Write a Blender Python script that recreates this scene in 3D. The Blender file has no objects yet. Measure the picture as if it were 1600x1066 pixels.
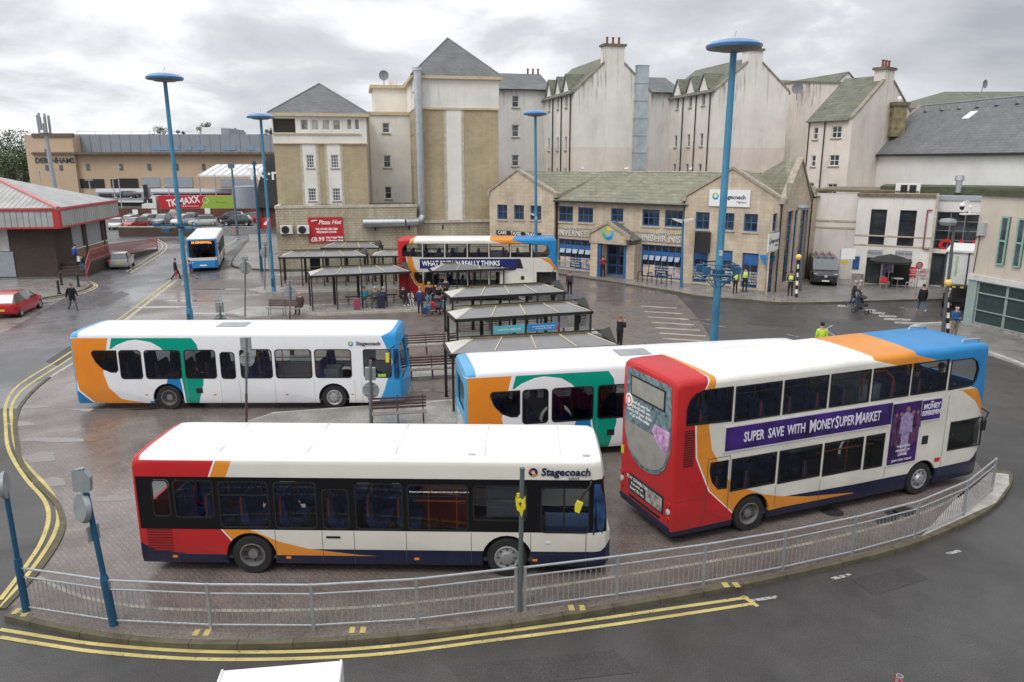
import bpy, bmesh, math, random
from mathutils import Vector, Matrix
R = math.radians
random.seed(7)
scene = bpy.context.scene
C = scene.collection
# ---------------------------------------------------------------- camera
CAMH, PIT, FPX = 9.3, R(13.38), 1181.0
cam = bpy.data.objects.new('camera', bpy.data.cameras.new('camera'))
C.objects.link(cam); scene.camera = cam
cam.data.sensor_width = 36; cam.data.lens = FPX/1600*36
cam.data.clip_end = 3000
cam.location = (0, 0, CAMH); cam.rotation_euler = (R(90)-PIT, 0, 0)
# ---------------------------------------------------------------- exposure, sky, sun
scene.view_settings.view_transform = 'Standard'; scene.view_settings.look = 'None'
scene.view_settings.exposure = 0.46; scene.view_settings.gamma = 1
SUN_EL, SUN_AZ = R(52), R(215)
w = bpy.data.worlds.new("World"); scene.world = w; w.use_nodes = True
def make_world():
    nt = w.node_tree; nt.nodes.clear(); N = nt.nodes.new; L = nt.links.new
    out = N('ShaderNodeOutputWorld'); mix = N('ShaderNodeMixShader'); b1 = N('ShaderNodeBackground'); b2 = N('ShaderNodeBackground')
    sky = N('ShaderNodeTexSky'); sky.sky_type = 'NISHITA'; sky.sun_disc = False; sky.sun_elevation = SUN_EL; sky.sun_rotation = SUN_AZ
    L(sky.outputs[0], b1.inputs[0]); b1.inputs[1].default_value = 0.08
    tc = N('ShaderNodeTexCoord'); sp = N('ShaderNodeSeparateXYZ'); L(tc.outputs['Generated'], sp.inputs[0])
    def m(op, a, b=None, clamp=False):
        n = N('ShaderNodeMath'); n.operation = op; n.use_clamp = clamp
        for i, v in enumerate((a, b)):
            if v is None: continue
            if isinstance(v, (int, float)): n.inputs[i].default_value = v
            else: L(v, n.inputs[i])
        return n.outputs[0]
    z = m('MAXIMUM', sp.outputs[2], 0.0); zz = m('ADD', z, 0.3)
    cx = m('DIVIDE', sp.outputs[0], zz); cy = m('DIVIDE', sp.outputs[1], zz)
    cb = N('ShaderNodeCombineXYZ'); L(cx, cb.inputs[0]); L(cy, cb.inputs[1])
    n1 = N('ShaderNodeTexNoise'); n1.inputs['Scale'].default_value = 1.9; n1.inputs['Detail'].default_value = 7; n1.inputs['Roughness'].default_value = .55; n1.inputs['Distortion'].default_value = .25
    L(cb.outputs[0], n1.inputs['Vector'])
    n2 = N('ShaderNodeTexNoise'); n2.inputs['Scale'].default_value = .8; n2.inputs['Detail'].default_value = 3
    L(cb.outputs[0], n2.inputs['Vector'])
    s = m('ADD', m('MULTIPLY', n1.outputs[0], .62), m('MULTIPLY', n2.outputs[0], .38))
    s = m('SUBTRACT', s, m('MULTIPLY', sp.outputs[0], .09))
    cr = N('ShaderNodeValToRGB'); e = cr.color_ramp.elements
    e[0].position = .30; e[0].color = (.33, .345, .38, 1); e[1].position = .60; e[1].color = (.88, .885, .90, 1)
    k = e.new(.48); k.color = (.53, .545, .575, 1)
    L(s, cr.inputs[0])
    # an overcast sky is brighter overhead than near the horizon
    g = m('ADD', 1.0, m('MULTIPLY', m('SMOOTH_MIN', m('MAXIMUM', m('SUBTRACT', z, .35), 0), .6), 1.35))
    L(cr.outputs[0], b2.inputs[0]); L(g, b2.inputs[1])
    L(b1.outputs[0], mix.inputs[1]); L(b2.outputs[0], mix.inputs[2]); mix.inputs[0].default_value = .97
    L(mix.outputs[0], out.inputs[0])
make_world()
sl = bpy.data.lights.new('sun', 'SUN'); sl.energy = 0.9; sl.angle = R(24); sl.color = (1, .96, .9)
so = bpy.data.objects.new('sun', sl); C.objects.link(so)
so.rotation_euler = (R(90)-SUN_EL, 0, R(180)-SUN_AZ)

# ---------------------------------------------------------------- pixel helpers (1600x1066 photo, unprojected on real planes)
def ray(px, py):
    a = (px-800)/FPX; b = -(py-533)/FPX
    return (a, math.cos(PIT)+b*math.sin(PIT), -math.sin(PIT)+b*math.cos(PIT))
def G(px, py, z=0.):
    d = ray(px, py); t = (z-CAMH)/d[2]; return Vector((d[0]*t, d[1]*t, z))
def at(px, py, Y):
    d = ray(px, py); t = Y/d[1]; return Vector((d[0]*t, Y, CAMH+d[2]*t))
class Frame:
    """a vertical wall plane: origin on the ground, u along the wall, d behind it"""
    def __init__(s, o, deg): s.o = Vector((o[0], o[1], 0)); s.deg = deg; s.c = math.cos(R(deg)); s.s = math.sin(R(deg))
    def uz(s, px, py, d=0.):
        r = ray(px, py); ox = s.o.x-s.s*d; oy = s.o.y+s.c*d
        det = -s.c*r[1]+r[0]*s.s
        t = (ox*r[1]-r[0]*oy)/det; k = (-s.c*oy+s.s*ox)/det
        return t, CAMH+k*r[2]
    def u(s, px, py=300, d=0.): return s.uz(px, py, d)[0]
    def z(s, px, py, d=0.): return s.uz(px, py, d)[1]
    def loc(s, p):
        dx, dy = p[0]-s.o.x, p[1]-s.o.y; return dx*s.c+dy*s.s, -dx*s.s+dy*s.c
# ---------------------------------------------------------------- materials
MATS = {}
def newmat(name):
    m = bpy.data.materials.new(name); m.use_nodes = True; nt = m.node_tree
    return m, nt, nt.nodes['Principled BSDF']
def nd(nt, t, **kw):
    n = nt.nodes.new(t)
    for k, v in kw.items():
        if k in n.inputs: n.inputs[k].default_value = v
        else: setattr(n, k, v)
    return n
def mulcol(nt, col, fac, lo, hi):
    """colour * mapped noise"""
    mr = nd(nt, 'ShaderNodeMapRange'); mr.inputs[1].default_value = .3; mr.inputs[2].default_value = .7
    mr.inputs[3].default_value = lo; mr.inputs[4].default_value = hi; nt.links.new(fac, mr.inputs[0])
    mx = nd(nt, 'ShaderNodeVectorMath', operation='SCALE'); nt.links.new(mr.outputs[0], mx.inputs['Scale'])
    if isinstance(col, tuple): mx.inputs[0].default_value = col[:3]
    else: nt.links.new(col, mx.inputs[0])
    return mx.outputs[0]
def M(name, col=(.5, .5, .5), rough=.6, metal=0., var=.12, scale=3., bump=0., bscale=None, stretch=None, spec=.5, coat=0., emit=None, estr=1.):
    if name in MATS: return MATS[name]
    m, nt, b = newmat(name); L = nt.links.new
    b.inputs['Roughness'].default_value = rough; b.inputs['Metallic'].default_value = metal
    b.inputs['Specular IOR Level'].default_value = spec; b.inputs['Coat Weight'].default_value = coat
    b.inputs['Base Color'].default_value = (*col, 1)
    if var:
        tc = nd(nt, 'ShaderNodeTexCoord'); mp = nd(nt, 'ShaderNodeMapping'); L(tc.outputs['Object'], mp.inputs[0])
        if stretch: mp.inputs['Scale'].default_value = stretch
        n = nd(nt, 'ShaderNodeTexNoise', Scale=scale, Detail=5., Roughness=.6); L(mp.outputs[0], n.inputs['Vector'])
        L(mulcol(nt, col, n.outputs[0], 1-var, 1+var), b.inputs['Base Color'])
        if bump:
            n2 = nd(nt, 'ShaderNodeTexNoise', Scale=bscale or scale*8, Detail=3.); L(tc.outputs['Object'], n2.inputs['Vector'])
            bp = nd(nt, 'ShaderNodeBump', Strength=bump, Distance=.02); L(n2.outputs[0], bp.inputs['Height']); L(bp.outputs[0], b.inputs['Normal'])
    if emit: b.inputs['Emission Color'].default_value = (*emit, 1); b.inputs['Emission Strength'].default_value = estr
    MATS[name] = m; return m
def wallcoords(nt):
    """u = x + y, v = z: follows every wall that is square to its building"""
    tc = nd(nt, 'ShaderNodeTexCoord'); s = nd(nt, 'ShaderNodeSeparateXYZ'); nt.links.new(tc.outputs['Object'], s.inputs[0])
    a = nd(nt, 'ShaderNodeMath', operation='ADD'); nt.links.new(s.outputs[0], a.inputs[0]); nt.links.new(s.outputs[1], a.inputs[1])
    c = nd(nt, 'ShaderNodeCombineXYZ'); nt.links.new(a.outputs[0], c.inputs[0]); nt.links.new(s.outputs[2], c.inputs[1])
    return tc, s, c.outputs[0]
def Mblock(name, c1, c2, mortar, bw=.45, bh=.22, ms=.012, rough=.85, var=.2, vs=.6, moss=None, bump=.4, flat=False, squash=0., stain=0.):
    """bricks, ashlar, slates, pavers"""
    if name in MATS: return MATS[name]
    m, nt, b = newmat(name); L = nt.links.new
    tc, s, uv = wallcoords(nt)
    if flat: uv = tc.outputs['Object']
    br = nd(nt, 'ShaderNodeTexBrick'); br.inputs['Scale'].default_value = 1.; br.inputs['Brick Width'].default_value = bw; br.inputs['Row Height'].default_value = bh
    br.inputs['Mortar Size'].default_value = ms; br.inputs['Mortar Smooth'].default_value = .1; br.inputs['Bias'].default_value = 0
    br.inputs['Color1'].default_value = (*c1, 1); br.inputs['Color2'].default_value = (*c2, 1); br.inputs['Mortar'].default_value = (*mortar, 1)
    L(uv, br.inputs['Vector'])
    n = nd(nt, 'ShaderNodeTexNoise', Scale=vs, Detail=6., Roughness=.65); L(tc.outputs['Object'], n.inputs['Vector'])
    col = mulcol(nt, br.outputs[0], n.outputs[0], 1-var, 1+var)
    if stain:
        mp = nd(nt, 'ShaderNodeMapping'); mp.inputs['Scale'].default_value = (2.2, 2.2, .16); L(tc.outputs['Object'], mp.inputs[0])
        n4 = nd(nt, 'ShaderNodeTexNoise', Scale=1., Detail=6., Roughness=.7); L(mp.outputs[0], n4.inputs['Vector'])
        col = mulcol(nt, col, n4.outputs[0], 1+stain*.4, 1-stain)
    if moss:
        n3 = nd(nt, 'ShaderNodeTexNoise', Scale=vs*1.7, Detail=8., Roughness=.75); L(tc.outputs['Object'], n3.inputs['Vector'])
        cr = nd(nt, 'ShaderNodeMapRange'); cr.inputs[1].default_value = .45; cr.inputs[2].default_value = .66; cr.inputs[4].default_value = moss[3]; L(n3.outputs[0], cr.inputs[0])
        mx = nd(nt, 'ShaderNodeMix', data_type='RGBA'); L(cr.outputs[0], mx.inputs[0]); L(col, mx.inputs[6]); mx.inputs[7].default_value = (*moss[:3], 1); col = mx.outputs[2]
    L(col, b.inputs['Base Color']); b.inputs['Roughness'].default_value = rough
    bp = nd(nt, 'ShaderNodeBump', Strength=bump, Distance=.01); bp.invert = True; L(br.outputs['Fac'], bp.inputs['Height']); L(bp.outputs[0], b.inputs['Normal'])
    MATS[name] = m; return m
def Mrender(name, col, streak=.35, dirt=(.16, .13, .10), pinkz=None, pink=(.5, .40, .32), topz=None, scale=.35):
    """harled wall: speckle, vertical weather streaks, blotches"""
    if name in MATS: return MATS[name]
    m, nt, b = newmat(name); L = nt.links.new
    tc, s, uv = wallcoords(nt)
    n = nd(nt, 'ShaderNodeTexNoise', Scale=scale, Detail=7., Roughness=.6); L(tc.outputs['Object'], n.inputs['Vector'])
    base = col
    if pinkz is not None:
        lt = nd(nt, 'ShaderNodeMath', operation='LESS_THAN'); L(s.outputs[2], lt.inputs[0]); lt.inputs[1].default_value = pinkz
        mx = nd(nt, 'ShaderNodeMix', data_type='RGBA'); L(lt.outputs[0], mx.inputs[0]); mx.inputs[6].default_value = (*col, 1); mx.inputs[7].default_value = (*pink, 1); base = mx.outputs[2]
    c = mulcol(nt, base, n.outputs[0], .84, 1.1)
    mp = nd(nt, 'ShaderNodeMapping'); mp.inputs['Scale'].default_value = (1.5, 1.5, .16); L(tc.outputs['Object'], mp.inputs[0])
    n2 = nd(nt, 'ShaderNodeTexNoise', Scale=1., Detail=8., Roughness=.72, Distortion=.5); L(mp.outputs[0], n2.inputs['Vector'])
    mr = nd(nt, 'ShaderNodeMapRange'); mr.inputs[1].default_value = .53; mr.inputs[2].default_value = .74; mr.inputs[4].default_value = streak; L(n2.outputs[0], mr.inputs[0])
    f = mr.outputs[0]
    if topz is not None:   # rain streaks hang from the wall head
        h = nd(nt, 'ShaderNodeMapRange'); h.inputs[1].default_value = topz-3.2; h.inputs[2].default_value = topz; h.inputs[3].default_value = .35; h.inputs[4].default_value = 1.9; L(s.outputs[2], h.inputs[0])
        q = nd(nt, 'ShaderNodeMath', operation='MULTIPLY'); L(f, q.inputs[0]); L(h.outputs[0], q.inputs[1]); q.use_clamp = True; f = q.outputs[0]
    mx = nd(nt, 'ShaderNodeMix', data_type='RGBA'); L(f, mx.inputs[0]); L(c, mx.inputs[6]); mx.inputs[7].default_value = (*dirt, 1)
    L(mx.outputs[2], b.inputs['Base Color']); b.inputs['Roughness'].default_value = .92
    n3 = nd(nt, 'ShaderNodeTexNoise', Scale=30., Detail=2.); L(tc.outputs['Object'], n3.inputs['Vector'])
    bp = nd(nt, 'ShaderNodeBump', Strength=.35, Distance=.015); L(n3.outputs[0], bp.inputs['Height']); L(bp.outputs[0], b.inputs['Normal'])
    MATS[name] = m; return m
def Mground(name, col, kind='asphalt', wet=.4, col2=None, base_r=.54):
    """asphalt, brick pavers or slabs with damp, glossy patches"""
    if name in MATS: return MATS[name]
    m, nt, b = newmat(name); L = nt.links.new
    tc = nd(nt, 'ShaderNodeTexCoord'); P = tc.outputs['Object']
    big = nd(nt, 'ShaderNodeTexNoise', Scale=.16, Detail=6., Roughness=.6, Distortion=.6); L(P, big.inputs['Vector'])
    mid = nd(nt, 'ShaderNodeTexNoise', Scale=1.1, Detail=6., Roughness=.65); L(P, mid.inputs['Vector'])
    fine = nd(nt, 'ShaderNodeTexNoise', Scale=38., Detail=3., Roughness=.7); L(P, fine.inputs['Vector'])
    base = col; hgt = fine.outputs[0]
    if kind != 'asphalt':
        mp = nd(nt, 'ShaderNodeMapping'); mp.inputs['Rotation'].default_value = (0, 0, R(45 if kind == 'brick' else 13)); L(P, mp.inputs[0])
        br = nd(nt, 'ShaderNodeTexBrick'); br.inputs['Scale'].default_value = 1
        bw, bh, ms = (.23, .115, .010) if kind == 'brick' else (.75, .6, .016)
        br.inputs['Brick Width'].default_value = bw; br.inputs['Row Height'].default_value = bh; br.inputs['Mortar Size'].default_value = ms
        br.inputs['Color1'].default_value = (*col, 1); br.inputs['Color2'].default_value = (*(col2 or [c*.82 for c in col]), 1); br.inputs['Mortar'].default_value = (*[c*.68 for c in col], 1)
        L(mp.outputs[0], br.inputs['Vector']); base = br.outputs[0]
    c = mulcol(nt, base, mid.outputs[0], .78, 1.2)
    c = mulcol(nt, c, big.outputs[0], .72, 1.25)
    c = mulcol(nt, c, fine.outputs[0], .25, 1.85)
    # oil and tyre stains
    vo = nd(nt, 'ShaderNodeTexNoise', Scale=.45, Detail=7., Roughness=.7); L(P, vo.inputs['Vector'])
    mr = nd(nt, 'ShaderNodeMapRange'); mr.inputs[1].default_value = .62; mr.inputs[2].default_value = .74; mr.inputs[3].default_value = 0; mr.inputs[4].default_value = .6; L(vo.outputs[0], mr.inputs[0])
    mx = nd(nt, 'ShaderNodeMix', data_type='RGBA'); L(mr.outputs[0], mx.inputs[0]); L(c, mx.inputs[6]); mx.inputs[7].default_value = (.03, .026, .024, 1)
    L(mx.outputs[2], b.inputs['Base Color'])
    rr = nd(nt, 'ShaderNodeMapRange'); rr.inputs[1].default_value = .40; rr.inputs[2].default_value = .60; rr.inputs[3].default_value = base_r; rr.inputs[4].default_value = base_r-wet; L(big.outputs[0], rr.inputs[0])
    n5 = nd(nt, 'ShaderNodeMath', operation='ADD'); mm = nd(nt, 'ShaderNodeMath', operation='MULTIPLY'); mm.inputs[1].default_value = .25; L(mid.outputs[0], mm.inputs[0])
    L(rr.outputs[0], n5.inputs[0]); L(mm.outputs[0], n5.inputs[1]); n6 = nd(nt, 'ShaderNodeMath', operation='SUBTRACT'); n6.inputs[1].default_value = .12; L(n5.outputs[0], n6.inputs[0])
    L(n6.outputs[0], b.inputs['Roughness'])
    bp = nd(nt, 'ShaderNodeBump', Strength=.25, Distance=.01); L(hgt, bp.inputs['Height']); L(bp.outputs[0], b.inputs['Normal'])
    MATS[name] = m; return m
def Mglass(name, tint=(.25, .28, .3), rough=.03):
    """thin pane: partly see-through, partly mirror"""
    if name in MATS: return MATS[name]
    m, nt, b = newmat(name); nt.nodes.remove(b); L = nt.links.new
    out = nt.nodes['Material Output']
    t = nd(nt, 'ShaderNodeBsdfTransparent'); t.inputs[0].default_value = (*tint, 1)
    g = nd(nt, 'ShaderNodeBsdfGlossy', Roughness=rough); g.inputs[0].default_value = (.9, .93, .95, 1)
    f = nd(nt, 'ShaderNodeFresnel', IOR=1.5); mx = nd(nt, 'ShaderNodeMixShader')
    L(f.outputs[0], mx.inputs[0]); L(t.outputs[0], mx.inputs[1]); L(g.outputs[0], mx.inputs[2]); L(mx.outputs[0], out.inputs[0])
    MATS[name] = m; return m
# ---------------------------------------------------------------- mesh builder
class MB:
    def __init__(s): s.v = []; s.f = []; s.mi = []; s.m = []; s.cuts = []
    def mid(s, mat):
        if mat not in s.m: s.m.append(mat)
        return s.m.index(mat)
    def poly(s, pts, mat):
        n = len(s.v); s.v += [tuple(p) for p in pts]; s.f.append(list(range(n, n+len(pts)))); s.mi.append(s.mid(mat)); return s
    def raw(s, vs, fs, mat):
        s.cuts.append((len(s.v), len(s.f)))
        n = len(s.v); s.v += [tuple(p) for p in vs]; k = s.mid(mat)
        for f in fs: s.f.append([i+n for i in f]); s.mi.append(k)
        return s
    def box(s, x0, x1, y0, y1, z0, z1, mat, T=None):
        vs = [(x, y, z) for x in (x0, x1) for y in (y0, y1) for z in (z0, z1)]
        if T: vs = [T(*p) for p in vs]
        return s.raw(vs, [(0, 1, 3, 2), (4, 6, 7, 5), (0, 4, 5, 1), (2, 3, 7, 6), (0, 2, 6, 4), (1, 5, 7, 3)], mat)
    def prism(s, pts, a0, a1, mat, axis='z', T=None, caps=True):
        def P(p, a):
            q = (p[0], p[1], a) if axis == 'z' else ((p[0], a, p[1]) if axis == 'y' else (a, p[0], p[1]))
            return T(*q) if T else q
        n = len(pts); vs = [P(p, a0) for p in pts]+[P(p, a1) for p in pts]
        fs = [(i, (i+1) % n, n+(i+1) % n, n+i) for i in range(n)]
        if caps: fs += [tuple(range(n)), tuple(range(2*n-1, n-1, -1))]
        return s.raw(vs, fs, mat)
    def tube(s, p, q, r, mat, r2=None, n=8, caps=True):
        p = Vector(p); q = Vector(q); r2 = r if r2 is None else r2; d = (q-p).normalized()
        a = d.orthogonal().normalized(); b = d.cross(a)
        vs = [p+(a*math.cos(t)+b*math.sin(t))*r for t in [2*math.pi*i/n for i in range(n)]]+[q+(a*math.cos(t)+b*math.sin(t))*r2 for t in [2*math.pi*i/n for i in range(n)]]
        fs = [(i, (i+1) % n, n+(i+1) % n, n+i) for i in range(n)]
        if caps: fs += [tuple(range(n)), tuple(range(2*n-1, n-1, -1))]
        return s.raw(vs, fs, mat)
    def path(s, pts, r, mat, n=6):
        for a, b in zip(pts, pts[1:]): s.tube(a, b, r, mat, n=n)
        return s
    def lathe(s, prof, o, mat, axis='z', n=20):
        o = Vector(o); vs = []; k = len(prof)
        for i in range(n):
            t = 2*math.pi*i/n; c, d = math.cos(t), math.sin(t)
            for r, h in prof:
                p = {'z': (r*c, r*d, h), 'y': (r*c, h, r*d), 'x': (h, r*c, r*d)}[axis]; vs.append(o+Vector(p))
        fs = [(i*k+j, ((i+1) % n)*k+j, ((i+1) % n)*k+j+1, i*k+j+1) for i in range(n) for j in range(k-1)]
        return s.raw(vs, fs, mat)
    def ball(s, o, rx, ry, rz, mat, n=10, m=7):
        vs = []; fs = []
        for j in range(m+1):
            ph = math.pi*j/m
            for i in range(n):
                t = 2*math.pi*i/n; vs.append((o[0]+rx*math.sin(ph)*math.cos(t), o[1]+ry*math.sin(ph)*math.sin(t), o[2]+rz*math.cos(ph)))
        for j in range(m):
            for i in range(n): fs.append((j*n+i, (j+1)*n+i, (j+1)*n+(i+1) % n, j*n+(i+1) % n))
        return s.raw(vs, fs, mat)
    def each(s, name, parent=None, **kw):
        """one object per piece"""
        c = s.cuts+[(len(s.v), len(s.f))]; out = []
        for (v0, f0), (v1, f1) in zip(c, c[1:]):
            m = MB(); m.raw(s.v[v0:v1], [[i-v0 for i in f] for f in s.f[f0:f1]], s.m[s.mi[f0]]); out.append(m.build(name, parent, **kw))
        return out
    def build(s, name, parent=None, smooth=False, bevel=0., loc=None):
        me = bpy.data.meshes.new(name); me.from_pydata(s.v, [], s.f)
        for m in s.m: me.materials.append(m)
        me.polygons.foreach_set('material_index', s.mi)
        bm = bmesh.new(); bm.from_mesh(me)
        bmesh.ops.remove_doubles(bm, verts=bm.verts, dist=1e-5)
        if bevel: bmesh.ops.bevel(bm, geom=bm.edges[:], offset=bevel, segments=1, affect='EDGES')
        bmesh.ops.recalc_face_normals(bm, faces=bm.faces)
        bm.to_mesh(me); bm.free()
        if smooth:
            me.polygons.foreach_set('use_smooth', [True]*len(me.polygons))
            me.set_sharp_from_angle(angle=R(smooth if smooth is not True else 40))
        o = bpy.data.objects.new(name, me); C.objects.link(o)
        if parent: o.parent = parent
        if loc: o.location = loc
        return o
def thing(name, label, cat, loc=(0, 0, 0), rotz=0., group=None):
    o = bpy.data.objects.new(name, None); C.objects.link(o); o.empty_display_size = .3
    o.location = loc; o.rotation_euler = (0, 0, R(rotz)); o['label'] = label; o['category'] = cat
    if group: o['group'] = group
    return o
def tag(o, label, cat, group=None):
    o['label'] = label; o['category'] = cat
    if group: o['group'] = group
    return o
def struct(o): o['kind'] = 'structure'; return o
def dup(root, loc=None, rotz=None, label=None, cat=None, parent=None):
    def cp(o, par):
        c = o.copy(); C.objects.link(c); c.parent = par
        for ch in o.children: cp(ch, c)
        return c
    r = cp(root, parent)
    if loc is not None: r.location = loc
    if rotz is not None: r.rotation_euler = (0, 0, R(rotz))
    if label: r['label'] = label
    if cat: r['category'] = cat
    return r
def text(s, size, parent, loc, rot, mat, name='lettering', ext=.004, bold=0., align='CENTER', shear=0., squash=1.):
    cu = bpy.data.curves.new(name, 'FONT'); cu.body = s; cu.size = size; cu.extrude = ext; cu.offset = bold; cu.align_x = align; cu.align_y = 'CENTER'; cu.shear = shear; cu.resolution_u = 2
    tmp = bpy.data.objects.new('t', cu); C.objects.link(tmp)
    dg = bpy.context.evaluated_depsgraph_get(); me = bpy.data.meshes.new_from_object(tmp.evaluated_get(dg)); bpy.data.objects.remove(tmp)
    if squash != 1:
        for v in me.vertices: v.co.x *= squash
    me.materials.clear(); me.materials.append(mat)
    o = bpy.data.objects.new(name, me); C.objects.link(o); o.parent = parent; o.location = loc
    o.rotation_euler = tuple(R(a) for a in rot); return o
def spline(pts, k=5, closed=False):
    out = []; n = len(pts)
    rng = range(n) if closed else range(n-1)
    for i in rng:
        g = (lambda j: pts[j % n]) if closed else (lambda j: pts[min(max(j, 0), n-1)])
        p0, p1, p2, p3 = g(i-1), g(i), g(i+1), g(i+2)
        for j in range(k):
            t = j/k
            out.append(tuple(.5*((2*p1[a])+(-p0[a]+p2[a])*t+(2*p0[a]-5*p1[a]+4*p2[a]-p3[a])*t*t+(-p0[a]+3*p1[a]-3*p2[a]+p3[a])*t**3) for a in range(2)))
    if not closed: out.append(tuple(pts[-1][:2]))
    return out
def offs(pts, d, closed=False):
    out = []; n = len(pts)
    for i in range(n):
        a = pts[(i-1) % n] if (closed or i) else pts[i]; b = pts[(i+1) % n] if (closed or i < n-1) else pts[i]
        dx, dy = b[0]-a[0], b[1]-a[1]; l = math.hypot(dx, dy) or 1
        out.append((pts[i][0]-dy/l*d, pts[i][1]+dx/l*d))
    return out
def ribbon(mb, pts, w0, w1, z0, z1, mat, closed=False):
    a = offs(pts, w0, closed); b = offs(pts, w1, closed); n = len(pts)
    for i in range(n if closed else n-1):
        j = (i+1) % n
        if z1-z0 < .001: mb.poly([(*a[i], z0), (*a[j], z0), (*b[j], z0), (*b[i], z0)], mat)
        else:
            vs = [(*a[i], z0), (*a[j], z0), (*b[j], z0), (*b[i], z0), (*a[i], z1), (*a[j], z1), (*b[j], z1), (*b[i], z1)]
            mb.raw(vs, [(0, 3, 2, 1), (4, 5, 6, 7), (0, 1, 5, 4), (2, 3, 7, 6), (1, 2, 6, 5), (3, 0, 4, 7)], mat)
    return mb
def rrect(x0, x1, z0, z1, r, k=4):
    r = min(r, (x1-x0)/2-.001, (z1-z0)/2-.001); out = []
    for cx, cz, a in ((x1-r, z1-r, 0), (x0+r, z1-r, 90), (x0+r, z0+r, 180), (x1-r, z0+r, 270)):
        for i in range(k+1): t = R(a+90*i/k); out.append((cx+r*math.cos(t), cz+r*math.sin(t)))
    return out
# ================================================================ SETTING
asph = Mground('asphalt', (.056, .053, .051), 'asphalt', .25)
asph2 = Mground('old_asphalt', (.13, .13, .134), 'asphalt', .36, base_r=.42)
brick_g = Mground('brick_pavers', (.175, .146, .130), 'brick', .42, (.145, .122, .110), base_r=.46)
brick_p = Mground('pavement_tarmac', (.145, .122, .105), 'asphalt', .2)
slab_g = Mground('concrete_slabs', (.30, .285, .26), 'slab', .3)
slab_w = Mground('worn_slabs', (.235, .22, .205), 'slab', .35)
kerb_m = M('kerb_stone', (.105, .092, .058), .85, var=.35, scale=2.5, bump=.3)
kerb_l = M('kerb_pale', (.40, .38, .35), .8, var=.25, scale=2.5)
def Mpaint(name, col, wear=.55):
    m, nt, b = newmat(name); L = nt.links.new
    tc = nd(nt, 'ShaderNodeTexCoord'); n = nd(nt, 'ShaderNodeTexNoise', Scale=9., Detail=8., Roughness=.75); L(tc.outputs['Object'], n.inputs['Vector'])
    mr = nd(nt, 'ShaderNodeMapRange'); mr.inputs[1].default_value = wear; mr.inputs[2].default_value = wear+.07; L(n.outputs[0], mr.inputs[0])
    mx = nd(nt, 'ShaderNodeMix', data_type='RGBA'); L(mr.outputs[0], mx.inputs[0]); mx.inputs[6].default_value = (*col, 1); mx.inputs[7].default_value = (.075, .07, .065, 1)
    n2 = nd(nt, 'ShaderNodeTexNoise', Scale=1.5, Detail=5.); L(tc.outputs['Object'], n2.inputs['Vector'])
    L(mulcol(nt, mx.outputs[2], n2.outputs[0], .72, 1.15), b.inputs['Base Color']); b.inputs['Roughness'].default_value = .55; return m
yel = Mpaint('yellow_paint', (.54, .44, .15), .575); yel_old = Mpaint('old_yellow_paint', (.50, .44, .28), .56); whi = Mpaint('white_paint', (.50, .50, .48), .47)
struct(MB().poly([(-1500, -300, 0), (1500, -300, 0), (1500, 2500, 0), (-1500, 2500, 0)], asph).build('ground'))
def P2(l, z=0.): return [tuple(G(a, b, z)[:2]) for a, b in l]
def sheet(name, pts, z, mat):
    o = MB().poly([(x, y, z) for x, y in pts], mat).build(name)
    bm = bmesh.new(); bm.from_mesh(o.data); bmesh.ops.triangulate(bm, faces=bm.faces)
    for f in bm.faces:
        if f.normal.z < 0: f.normal_flip()
    bm.to_mesh(o.data); bm.free(); return struct(o)
leftk = P2([(278, 437), (240, 468), (200, 500), (140, 552), (80, 590), (42, 625), (28, 655), (30, 690), (38, 724), (68, 760), (94, 788), (103, 822), (89, 857), (58, 900), (10, 952)])
leftk = spline(leftk, 4)
inner = spline(P2([(62, 900), (130, 930), (240, 948), (420, 952), (600, 944), (820, 920), (1000, 893), (1100, 877), (1250, 850), (1400, 813), (1480, 782), (1520, 755), (1542, 735)], .12), 4)
outer = spline(P2([(6, 962), (100, 984), (200, 1000), (330, 1007), (500, 1003), (660, 991), (800, 975), (960, 949), (1100, 925), (1230, 899), (1400, 858), (1500, 820), (1556, 788), (1580, 757), (1578, 737), (1545, 733)], .12), 4)
rightb = P2([(1520, 715), (1115, 537), (1096, 505), (1075, 480), (1058, 462)])
farb = P2([(1000, 449), (896, 434), (845, 426), (640, 424), (440, 425), (400, 425), (362, 418), (330, 428)])
sheet('bus_bay_paving', leftk+inner[2:]+rightb+farb, .004, brick_g)
# wetter, greyer road surface on the left
sheet('side_road', [(-21, 27), (-48, 36), (-75, 60), (-75, 62), (-39, 62), (-38, 70), (-45, 96.5), (-33, 97), (-27.5, 66), (-28, 60)]+leftk[:22], .003, asph2)
mb = MB(); ribbon(mb, leftk[16:], -.14, 0, 0, .035, kerb_m); ribbon(mb, leftk[:17], -.14, 0, .0045, .0045, kerb_l); struct(mb.build('flush_kerb'))
# foreground pavement: kerb, paving, pale end
mb = MB()
ribbon(mb, outer, 0, .15, -.05, .12, kerb_m); ribbon(mb, inner, -.1, 0, -.05, .122, kerb_m); ribbon(mb, inner, -.1, 0, .1225, .1225, M('kerb_lichen', (.26, .24, .20), .9, var=.4, scale=3)); kj = M('kerb_joint', (.03, .026, .02), .9, var=0); acc = 0
for a, b in zip(outer, outer[1:]):
    acc += math.hypot(b[0]-a[0], b[1]-a[1])
    if acc > .9: acc = 0; t_ = math.degrees(math.atan2(b[1]-a[1], b[0]-a[0])); c_, s_ = math.cos(R(t_)), math.sin(R(t_)); mb.box(-.007, .007, -.003, .151, .0, .123, kj, T=lambda x, y, z: (a[0]+x*c_-y*s_, a[1]+x*s_+y*c_, z))
struct(mb.build('kerb'))
sheet('pavement', offs(outer, .14)+[tuple(p) for p in reversed(inner)], .118, brick_p)
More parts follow.
